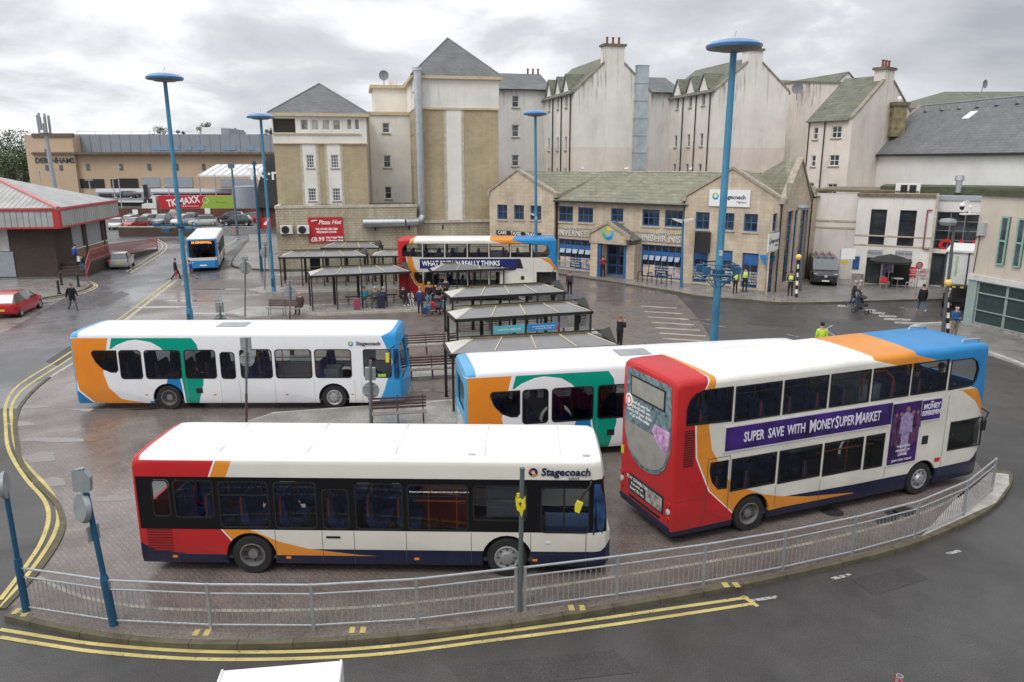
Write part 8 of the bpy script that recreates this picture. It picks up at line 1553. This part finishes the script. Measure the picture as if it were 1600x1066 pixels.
# ================================================================ PEOPLE
skinm = M('skin', (.46, .27, .20), .6, var=.06); PC = {}
def cloth(c): return M('cloth_'+'_'.join(str(int(v*1000)) for v in c), c, .85, var=.25, scale=6)
JEAN, BLK_, NVY, GRY, KHA = (.05, .09, .16), (.014, .014, .017), (.015, .03, .085), (.12, .12, .13), (.20, .17, .11); SHOE = (.02, .018, .018)
def person(label, loc, rz, pose='stand', top=BLK_, legs=JEAN, hair=(.05, .03, .02), vest=None, bag=None, arms='down', h=1.72, hat=None, shoes=SHOE, lean=0., z0=None, coat=False, shorts=False, bald=False, group='people on foot in the bus station', mask=False):
    th = thing('person', label, 'person', loc, rz, group); s = h/1.72; J = {}
    hp = .93; J['pel'] = (0, 0, hp)
    if pose == 'sit': hp = .52; J['pel'] = (0, 0, hp)
    ln = lean
    def up(y, z): return (0, y-ln*(z-hp), z)
    J['sp'] = up(0, hp+.22); J['ch'] = up(0, hp+.42); J['nk'] = up(-.01, hp+.55); J['h0'] = up(-.03, hp+.64); J['h1'] = up(-.035, hp+.73)
    for n, sg in (('L', -1), ('R', 1)):
        c = J['ch']; J['sh'+n] = (sg*.175, c[1], c[2]+.045)
        a = arms if isinstance(arms, str) else arms[0 if sg < 0 else 1]
        sy = J['sh'+n][1]; sz = J['sh'+n][2]
        if a == 'down': J['el'+n] = (sg*.23, sy+.02, sz-.29); J['wr'+n] = (sg*.235, sy-.05, sz-.53); J['ha'+n] = (sg*.235, sy-.07, sz-.61)
        elif a == 'fold': J['el'+n] = (sg*.24, sy-.02, sz-.28); J['wr'+n] = (sg*.06, sy-.24, sz-.27); J['ha'+n] = (sg*.0, sy-.26, sz-.25)
        elif a == 'fwd': J['el'+n] = (sg*.22, sy-.10, sz-.26); J['wr'+n] = (sg*.17, sy-.36, sz-.30); J['ha'+n] = (sg*.16, sy-.44, sz-.30)
        elif a == 'swingf': J['el'+n] = (sg*.22, sy-.10, sz-.27); J['wr'+n] = (sg*.2, sy-.30, sz-.44); J['ha'+n] = (sg*.2, sy-.36, sz-.49)
        elif a == 'swingb': J['el'+n] = (sg*.23, sy+.15, sz-.25); J['wr'+n] = (sg*.24, sy+.20, sz-.50); J['ha'+n] = (sg*.24, sy+.19, sz-.58)
        elif a == 'up': J['el'+n] = (sg*.22, sy-.16, sz-.22); J['wr'+n] = (sg*.10, sy-.22, sz-.0); J['ha'+n] = (sg*.07, sy-.23, sz+.08)
        J['hi'+n] = (sg*.09, 0, hp-.06)
        if pose == 'sit': J['kn'+n] = (sg*.12, -.44, .50); J['an'+n] = (sg*.12, -.46, .09); J['to'+n] = (sg*.13, -.64, .045)
        elif pose == 'walk':
            f = 1 if sg > 0 else -1; J['kn'+n] = (sg*.10, -.20 if f > 0 else .04, .50); J['an'+n] = (sg*.1, -.27 if f > 0 else .38, .09 if f > 0 else .17); J['to'+n] = (sg*.10, -.42 if f > 0 else .30, .07 if f > 0 else .05)
        else: J['kn'+n] = (sg*.105, -.02, .49); J['an'+n] = (sg*.115, .02, .08); J['to'+n] = (sg*.135, -.15, .045)
    ed = [('pel', 'sp'), ('sp', 'ch'), ('ch', 'nk'), ('nk', 'h0'), ('h0', 'h1')]
    for n in 'LR': ed += [('ch', 'sh'+n), ('sh'+n, 'el'+n), ('el'+n, 'wr'+n), ('wr'+n, 'ha'+n), ('pel', 'hi'+n), ('hi'+n, 'kn'+n), ('kn'+n, 'an'+n), ('an'+n, 'to'+n)]
    rad = {'pel': .145, 'sp': .135, 'ch': .15, 'nk': .062, 'h0': .088, 'h1': .085, 'sh': .08, 'el': .055, 'wr': .036, 'ha': .036, 'hi': .105, 'kn': .07, 'an': .05, 'to': .042}
    if coat: rad.update({'pel': .17, 'sp': .165, 'ch': .17, 'hi': .12, 'sh': .09, 'el': .07, 'wr': .05})
    names = list(J); me = bpy.data.meshes.new('body'); me.from_pydata([tuple(c*s for c in J[n]) for n in names], [(names.index(a), names.index(b)) for a, b in ed], []); o = bpy.data.objects.new('body', me); C.objects.link(o)
    m = o.modifiers.new('s', 'SKIN'); 
    for i, n in enumerate(names):
        r = rad.get(n) or rad[n[:2]]; r *= s; sv = me.skin_vertices[0].data[i]; sv.radius = (r*(1.12 if n in ('pel', 'sp', 'ch') else 1), r*(.82 if n in ('pel', 'sp', 'ch') else 1)); sv.use_root = (n == 'pel')
    m.use_smooth_shade = True; sb = o.modifiers.new('u', 'SUBSURF'); sb.levels = 1; sb.render_levels = 1
    dg = bpy.context.evaluated_depsgraph_get(); dg.update(); nm = bpy.data.meshes.new_from_object(o.evaluated_get(dg)); bpy.data.objects.remove(o)
    mb = MB(); tm, lm, sm_ = cloth(top), cloth(legs), cloth(shoes); P_ = {n: Vector(J[n])*s for n in names}
    def col(p):
        best = None
        for a, b in ed:
            A, B = P_[a], P_[b]; d = B-A; t = max(0, min(1, (p-A).dot(d)/d.length_squared)); q = (p-A-d*t).length-(rad.get(a) or rad[a[:2]])*.6
            if best is None or q < best[0]: best = (q, a, b, t)
        _, a, b, t = best
        if b in ('nk',) and t > .55 or a in ('nk', 'h0'): return skinm
        if a[:2] == 'wr': return skinm
        if a[:2] == 'an' or (a[:2] == 'kn' and t > .93): return sm_
        if a[:2] == 'kn' and shorts or (a[:2] == 'hi' and shorts and t > .8): return skinm
        if a[:2] in ('hi', 'kn') or b[:2] == 'hi': return tm if coat and p.z > hp*s-.28 else lm
        if a == 'pel': return tm if (t > .02 or p.z > P_['pel'].z-.03*s) else lm
        return tm
    for f in nm.polygons: mb.poly([nm.vertices[i].co for i in f.vertices], col(f.center))
    hc = Vector(J['h1'])*s; hz = hc.z-.03*s
    # face and hands belong to the body mesh
    mb.ball((0, hc.y-.085*s, hz-.005), .014*s, .025*s, .022*s, skinm, 6, 4)
    for sg in (-1, 1): mb.ball((sg*.032*s, hc.y-.078*s, hz+.025*s), .011*s, .008*s, .008*s, dark, 6, 4); mb.ball((sg*.083*s, hc.y, hz), .014*s, .02*s, .032*s, skinm, 6, 4)
    mb.box(-.025*s, .025*s, hc.y-.084*s, hc.y-.07*s, hz-.052*s, hz-.042*s, M('lips', (.30, .12, .10), .5))
    if mask: mb.box(-.05*s, .05*s, hc.y-.095*s, hc.y-.06*s, hz-.07*s, hz-.0, M('mask_pale', (.5, .6, .65), .7))
    for n in 'LR':
        H0, W0 = P_['ha'+n], P_['wr'+n]; d = (H0-W0).normalized(); sd = d.cross(Vector((0, 1, 0.2))).normalized(); mb.ball(H0-d*.0, .030*s, .036*s, .038*s, skinm, 8, 5)
        for i, l in enumerate((.055, .068, .064, .05)): b0 = H0+d*.02*s+sd*(i-1.5)*.017*s; b1 = b0+d*l*.55*s; b2 = b1+(d*.7+Vector((0, -.6, -.2))).normalized()*l*.45*s; mb.tube(b0, b1, .009*s, skinm, n=5); mb.tube(b1, b2, .0085*s, skinm, .006*s, 5)
        mb.tube(H0-d*.01*s+sd*.03*s*(1 if n == 'L' else -1), H0+(d+Vector((0, -1, 0))).normalized()*.05*s+sd*.03*s*(1 if n == 'L' else -1), .010*s, skinm, .007*s, 5)
    b = mb.build('body', th, 60)
    hm = cloth(hair)
    if not bald:
        mb = MB(); mb.ball((0, hc.y+.015*s, hc.z+.015*s), .098*s, .105*s, .095*s, hm, 12, 8); hb = mb.build('hair', th, 70)
    else: mb = MB(); [mb.ball((sg*.07*s, hc.y+.03*s, hc.z-.02*s), .03*s, .06*s, .04*s, hm, 8, 5) for sg in (-1, 1)]; mb.ball((0, hc.y+.075*s, hc.z-.03*s), .08*s, .03*s, .04*s, hm, 8, 5); mb.build('hair', th, 70)
    if hat: mb = MB(); mb.ball((0, hc.y, hc.z+.05*s), .105*s, .11*s, .075*s, cloth(hat), 12, 6); mb.box(-.07*s, .07*s, hc.y-.17*s, hc.y-.08*s, hc.z+.035*s, hc.z+.05*s, cloth(hat)); mb.build('cap', th, 60)
    if vest:
        vm = M('hi_vis', (.62, .85, .08), .6, var=.1); c = P_['ch']; mb = MB(); prof = [(.0, .06), (.135, .055), (.168, .0), (.165, -.16), (.163, -.32), (.15, -.33)]
        n = 16; vs = []
        for i in range(n):
            a = 2*math.pi*i/n
            for r, z in prof: vs.append((r*1.12*math.cos(a)*s, c.y+ln*(-z)*1.0+r*.86*math.sin(a)*s, c.z+z*s))
        k = len(prof); mb.raw(vs, [(i*k+j, ((i+1) % n)*k+j, ((i+1) % n)*k+j+1, i*k+j+1) for i in range(n) for j in range(k-1)], vm); v = mb.build('hi_vis_vest', th, 60)
        vs = []; 
        for i in range(n):
            a = 2*math.pi*i/n
            for z in (-.17, -.12): vs.append((.172*1.12*math.cos(a)*s, c.y+ln*(-z)+.172*.86*math.sin(a)*s, c.z+z*s))
        MB().raw(vs, [(i*2, ((i+1) % n)*2, ((i+1) % n)*2+1, i*2+1) for i in range(n)], M('reflective_band', (.6, .62, .62), .3)).build('reflective_band', v, 60)
    if bag == 'back': MB().box(-.15, .15, P_['ch'].y+.13, P_['ch'].y+.30, P_['ch'].z-.32, P_['ch'].z+.08, cloth((.12, .06, .10))).build('x', th, bevel=.03).name = 'backpack'
    if bag in ('red', 'white', 'teal'):
        hp_ = P_['haL']; mb = MB(); mb.prism([(-.14, -.42), (.14, -.42), (.12, -.08), (.02, 0), (-.02, 0), (-.12, -.08)], hp_.y-.06, hp_.y+.06, cloth({'red': (.5, .02, .03), 'white': (.7, .7, .68), 'teal': (.05, .3, .32)}[bag]), 'y', T=lambda x, y, z: (x+hp_.x, y, z+hp_.z)); tagb = mb.build('carrier_bag')
        tagb.matrix_world = Matrix.Translation(Vector(loc)) @ Matrix.Rotation(R(rz), 4, 'Z'); tag(tagb, bag+' carrier bag held by the '+' '.join(label.split()[:8]), 'bag')
    return th
def PG(px, py, z=.12): g = G(px, py, z); return (g.x, g.y, z)
YV = (.02, .02, .025)
person('man in long black jacket striding across the wet road at left', PG(115, 486, 0), 55, 'walk', BLK_, GRY, (.10, .08, .07), arms=('swingb', 'swingf'), coat=True, h=1.76, lean=.08)
person('person in dark coat crossing with a red bag near the arriving bus', PG(276, 438, 0), 100, 'walk', (.02, .03, .045), BLK_, (.06, .05, .05), bag='red', coat=True, h=1.75)
person('child-sized walker in bright blue top behind the left lamp post', PG(301, 438, 0), -80, 'walk', (.03, .07, .36), (.20, .17, .16), (.1, .06, .04), shorts=True, h=1.6, lean=.18)
g = PV.o; p = G(134, 412, 1.0); person('person in blue jacket going up the pavilion steps with a white bag', (p.x, p.y-1.5, 1.0), 160, 'walk', (.02, .06, .30), BLK_, (.05, .04, .04), bag='white', lean=.15)
person('person in dark jacket and jeans at the foot of the pavilion steps', PG(130, 430, .0), 180, 'stand', (.02, .03, .035), (.10, .18, .28), (.12, .1, .09), bag='white')
person('bald old person in brown coat sitting beside the lone bench', (PG(468, 491)[0], PG(468, 491)[1]+.30, .12), -8, 'sit', (.055, .045, .035), (.06, .055, .04), (.3, .3, .28), arms='fold', coat=True, bald=True)
# under the left shelter
person('person in turquoise jacket seated in the left shelter', (PG(567, 482)[0], PG(567, 482)[1]+.7, .12), 10, 'sit', (.03, .24, .34), GRY, (.2, .15, .1), arms='fold')
person('grey-haired person in olive coat seated in the left shelter', (PG(584, 483)[0], PG(584, 483)[1]+.7, .12), 0, 'sit', (.08, .085, .075), GRY, (.45, .45, .43), arms='fold', coat=True)
person('grey-haired person in navy coat seated right of the olive coat', (PG(597, 483)[0], PG(597, 483)[1]+.7, .12), 0, 'sit', (.03, .035, .07), BLK_, (.4, .4, .4), arms='fold', coat=True)
# the group by the far double-decker
person('person in black tracksuit with white stripes sitting low beside the left shelter', (PG(628, 480)[0], PG(628, 480)[1]+.7, .12), 30, 'sit', (.02, .02, .025), (.025, .025, .03), (.02, .015, .015), arms='fwd', shoes=(.6, .6, .6))
person('person in dark blue coat and black trousers seen from behind', PG(657, 491), 170, 'stand', (.025, .04, .11), BLK_, (.30, .25, .18), h=1.68, coat=True)
person('tall person in black top and light jeans at the centre of the group', PG(671, 484), 10, 'stand', BLK_, (.16, .25, .33), (.42, .30, .15), h=1.74, arms=('down', 'fwd'))
person('person in black coat bending over a pushchair full of bags', PG(684, 487), 20, 'stand', BLK_, (.35, .33, .33), (.03, .02, .02), arms='fwd', lean=.25, h=1.72, coat=True)
person('man in dark sweatshirt behind the group, right side', PG(697, 476), -5, 'stand', (.02, .03, .055), BLK_, (.1, .08, .07), arms='fold', h=1.78)
person('child in white and pink top crouched by the luggage', (PG(641, 478)[0], PG(641, 478)[1]+.3, .12), 20, 'sit', (.5, .48, .48), (.45, .45, .47), (.05, .04, .03), h=1.3, arms='fwd', shoes=(.6, .6, .6))
def case(px, py, c, lab, w=.38, h=.6, d=.22, rz=10, tilt=0):
    x, y, z = PG(px, py); th = thing('suitcase', lab, 'suitcase', (x, y, z), rz, 'bags and suitcases of the waiting people'); cm_ = M('case_'+lab.split()[0], c, .5, var=.3, scale=5); MB().box(-w/2, w/2, -d/2, d/2, .06, .06+h, cm_).build('shell', th, bevel=.03)
    mb = MB(); mb.path([(-w*.25, d*.4, .06+h), (-w*.25, d*.4, h+.3), (w*.25, d*.4, h+.3), (w*.25, d*.4, .06+h)], .012, hubd, 5); mb.build('handle', th)
    for s in (-1, 1): MB().lathe([(0, -.02), (.04, -.02), (.04, .02), (0, .02)], (s*w*.4, 0, .04), tyre, 'x', 8).build('wheel', th)
case(558, 484, (.30, .06, .10), 'maroon patterned suitcase beside the turquoise jacket in the left shelter', .42, .68); case(596, 482, (.015, .02, .05), 'navy upright suitcase standing before the two grey-haired people', .48, .85)
case(669, 490, (.06, .22, .30), 'teal small suitcase at the feet of the group', .34, .5); case(677, 485, (.55, .02, .03), 'red bag standing between the people of the group', .38, .45); case(693, 484, (.10, .42, .48), 'turquoise and yellow striped bag at the right of the group', .4, .55, .3, 30); case(664, 492, (.03, .05, .12), 'blue rucksack-like case beside the person seen from behind', .3, .4)
def pram(loc, rz, lab, c=(.03, .035, .05)):
    th = thing('pushchair', lab, 'pushchair', loc, rz, 'pushchairs'); cm_ = cloth(c); mb = MB(); mb.prism([(-.35, .45), (.1, .42), (.25, .95), (.05, 1.05), (-.1, .6), (-.35, .6)], -.2, .2, cm_, 'x', T=lambda x, y, z: (x, y, z)); mb.build('seat', th)
    mb = MB(); [mb.path([(s*.22, -.5, .12), (s*.22, .3, .85), (s*.22, .55, 1.05)], .016, hubd, 6) for s in (-1, 1)]; [mb.tube((s*.22, .35, .12), (s*.22, -.1, .5), .016, hubd, n=6) for s in (-1, 1)]; mb.tube((-.22, .55, 1.05), (.22, .55, 1.05), .018, hubd, n=6); mb.build('frame', th)
    mb = MB(); mb.lathe([(.05, -.21), (.34, -.21), (.34, .21), (.05, .21)], (0, .05, .78), cm_, 'x', 16) if False else mb.prism([(.30, .95), (.0, 1.12), (-.25, 1.0), (-.2, .92), (0, 1.0), (.25, .9)], -.22, .22, cm_, 'x'); mb.build('hood', th); MB().box(-.18, .18, -.05, .3, .22, .36, cm_).build('basket', th)
    for s in (-1, 1):
        for y in (-.5, .35): MB().lathe([(.09, -.02), (.13, -.02), (.13, .02), (.09, .02)], (s*.24, y, .13), tyre, 'x', 14).build('wheel', th)
pram(PG(685, 490), -10, 'pushchair loaded with bags in the waiting group', (.10, .06, .08)); g = G(1344, 489); pram((g.x, g.y, 0), 40, 'dark pushchair pushed across the worn zebra crossing')
# right hand side
person('person in brown jacket with backpack at the end of a shelter', (PG(884, 463)[0]+.3, PG(884, 463)[1]+.5, .12), 165, 'stand', (.10, .09, .11), BLK_, (.25, .17, .1), bag='back', h=1.7)
person('person in black coat at the right end of the nearest shelter', (PG(967, 552)[0]+.1, PG(967, 552)[1]+.6, .12), 120, 'stand', BLK_, BLK_, (.30, .12, .05), arms='up', h=1.74, coat=True)
person('woman in red jacket standing at the travel centre door', PG(942, 433), 10, 'stand', (.30, .02, .03), BLK_, (.02, .015, .015), arms='fold', h=1.72)
person('steward in yellow vest with short hair, left one of the pair', PG(1148, 459), 5, 'stand', YV, YV, (.12, .07, .05), vest=True, h=1.66)
person('steward in yellow vest over blue sleeves, right one of the pair', PG(1163, 457), 175, 'stand', (.02, .06, .16), YV, (.03, .02, .02), vest=True, h=1.8, arms='fwd')
person('steward in yellow vest beside the striped beacon near the dark van', PG(1234, 463), -30, 'stand', YV, YV, (.03, .02, .02), vest=True, h=1.76, arms='fold')
person('person in navy jacket leaning at the sandstone side wall', PG(1221, 448), 60, 'stand', (.025, .045, .08), (.09, .14, .24), (.03, .02, .02), h=1.74, arms=('fwd', 'down'))
person('person pushing the pushchair over the crossing in dark padded coat', (G(1331, 480).x, G(1331, 480).y, 0), 60, 'walk', (.03, .035, .035), JEAN, (.40, .38, .36), h=1.72, arms='fwd', coat=True, lean=.1)
person('person in patterned pale jacket walking behind the pushchair', (G(1341, 477).x, G(1341, 477).y, 0), 40, 'walk', (.32, .27, .24), JEAN, (.45, .45, .45), h=1.66)
person('man in black jacket and jeans crossing towards the cafe', (G(1439, 488).x, G(1439, 488).y, 0), 175, 'walk', BLK_, (.06, .12, .26), (.02, .02, .02), h=1.76, shoes=(.6, .6, .62), coat=True)
person('person in dark jacket walking behind the right beacon', (G(1478, 495).x, G(1478, 495).y, 0), 90, 'walk', (.03, .035, .05), (.04, .05, .09), (.5, .5, .5), h=1.74)
person('old bald man in blue jacket and khaki trousers by the right beacon', PG(1489, 530), 10, 'stand', (.02, .09, .24), KHA, (.5, .48, .45), bald=True, h=1.78, arms=('fold', 'down'), shoes=(.12, .09, .06))
g = at(1284, 522, 35.2); person('worker in yellow jacket and dark cap showing above the double-decker roof', (g.x, 35.2, 0), 170, 'stand', (.55, .75, .06), YV, (.02, .02, .02), hat=(.02, .02, .025), h=1.80)
person('person in dark clothes sitting at the cafe table', (p0 := Cf.o+Vector((Cf.c, Cf.s, 0))*2.7+Vector((Cf.s, -Cf.c, 0))*.7) and (p0.x, p0.y, .12), -20, 'sit', (.02, .02, .02), BLK_, (.03, .02, .02), arms='fwd')
person('person standing in the dark cafe doorway', (Cf.o+Vector((Cf.c, Cf.s, 0))*6.9+Vector((Cf.s, -Cf.c, 0))*.25).to_tuple()[:2]+(.12,), -20, 'stand', (.05, .07, .09), (.03, .04, .06), (.05, .04, .03))
# drivers
def driver(b, x, y, z, lab):
    m_ = Matrix.Translation(b.location) @ Matrix.Rotation(b.rotation_euler.z, 4, 'Z') @ Vector((x, y, z)); person(lab, tuple(m_), math.degrees(b.rotation_euler.z)+90, 'sit', (.02, .03, .07), BLK_, (.04, .03, .02), arms='fwd', h=1.68, group='bus drivers at the wheel')
driver(bB, 11.2, -.75, .62, 'driver at the wheel of the left swirl bus')
driver(bD, 8.35, -.66, 2.35, 'dark-haired passenger seated upstairs near the front of the purple-advert double-decker')
driver(bD, 9.3, -.66, 2.35, 'passenger in navy upstairs at the very front window of the near double-decker')
driver(bD, 9.6, -.6, .75, 'driver low at the wheel of the purple-advert double-decker')
# one gull on the lamp disc is too small to matter; gulls on the green roof ridge
for i, px in enumerate((910, 978, 1078)):
    u_, z_ = T.uz(px, 270, rd); p = T.o+Vector((T.c, T.s, 0))*u_+Vector((-T.s, T.c, 0))*rd; mb = MB(); gm2 = M('gull_white', (.75, .75, .74), .7, var=0)
    mb.ball((0, 0, .22), .13, .26, .12, gm2, 10, 6); mb.ball((0, -.24, .38), .07, .08, .07, gm2, 8, 5); mb.tube((0, -.2, .28), (0, -.24, .38), .06, gm2, .05, 6); mb.tube((0, -.30, .38), (0, -.38, .36), .02, M('beak', (.7, .5, .05), .5, var=0), .005, 5); mb.tube((0, .2, .24), (0, .42, .2), .07, M('gull_grey', (.3, .31, .33), .7, var=0), .02, 6); [mb.tube((sx, 0, .12), (sx, 0, 0), .012, M('beak'), n=5) for sx in (-.04, .04)]
    o = mb.build('gull', smooth=60); o.location = (p.x, p.y, zr+.2); o.rotation_euler = (0, 0, R(30+i*50)); o.scale = (.8, .8, .8); tag(o, ('gull on the green roof ridge above the left shop window', 'gull on the green roof ridge near its middle', 'gull on the green roof ridge close to the right gable')[i], 'bird', 'gulls on the roof ridge')
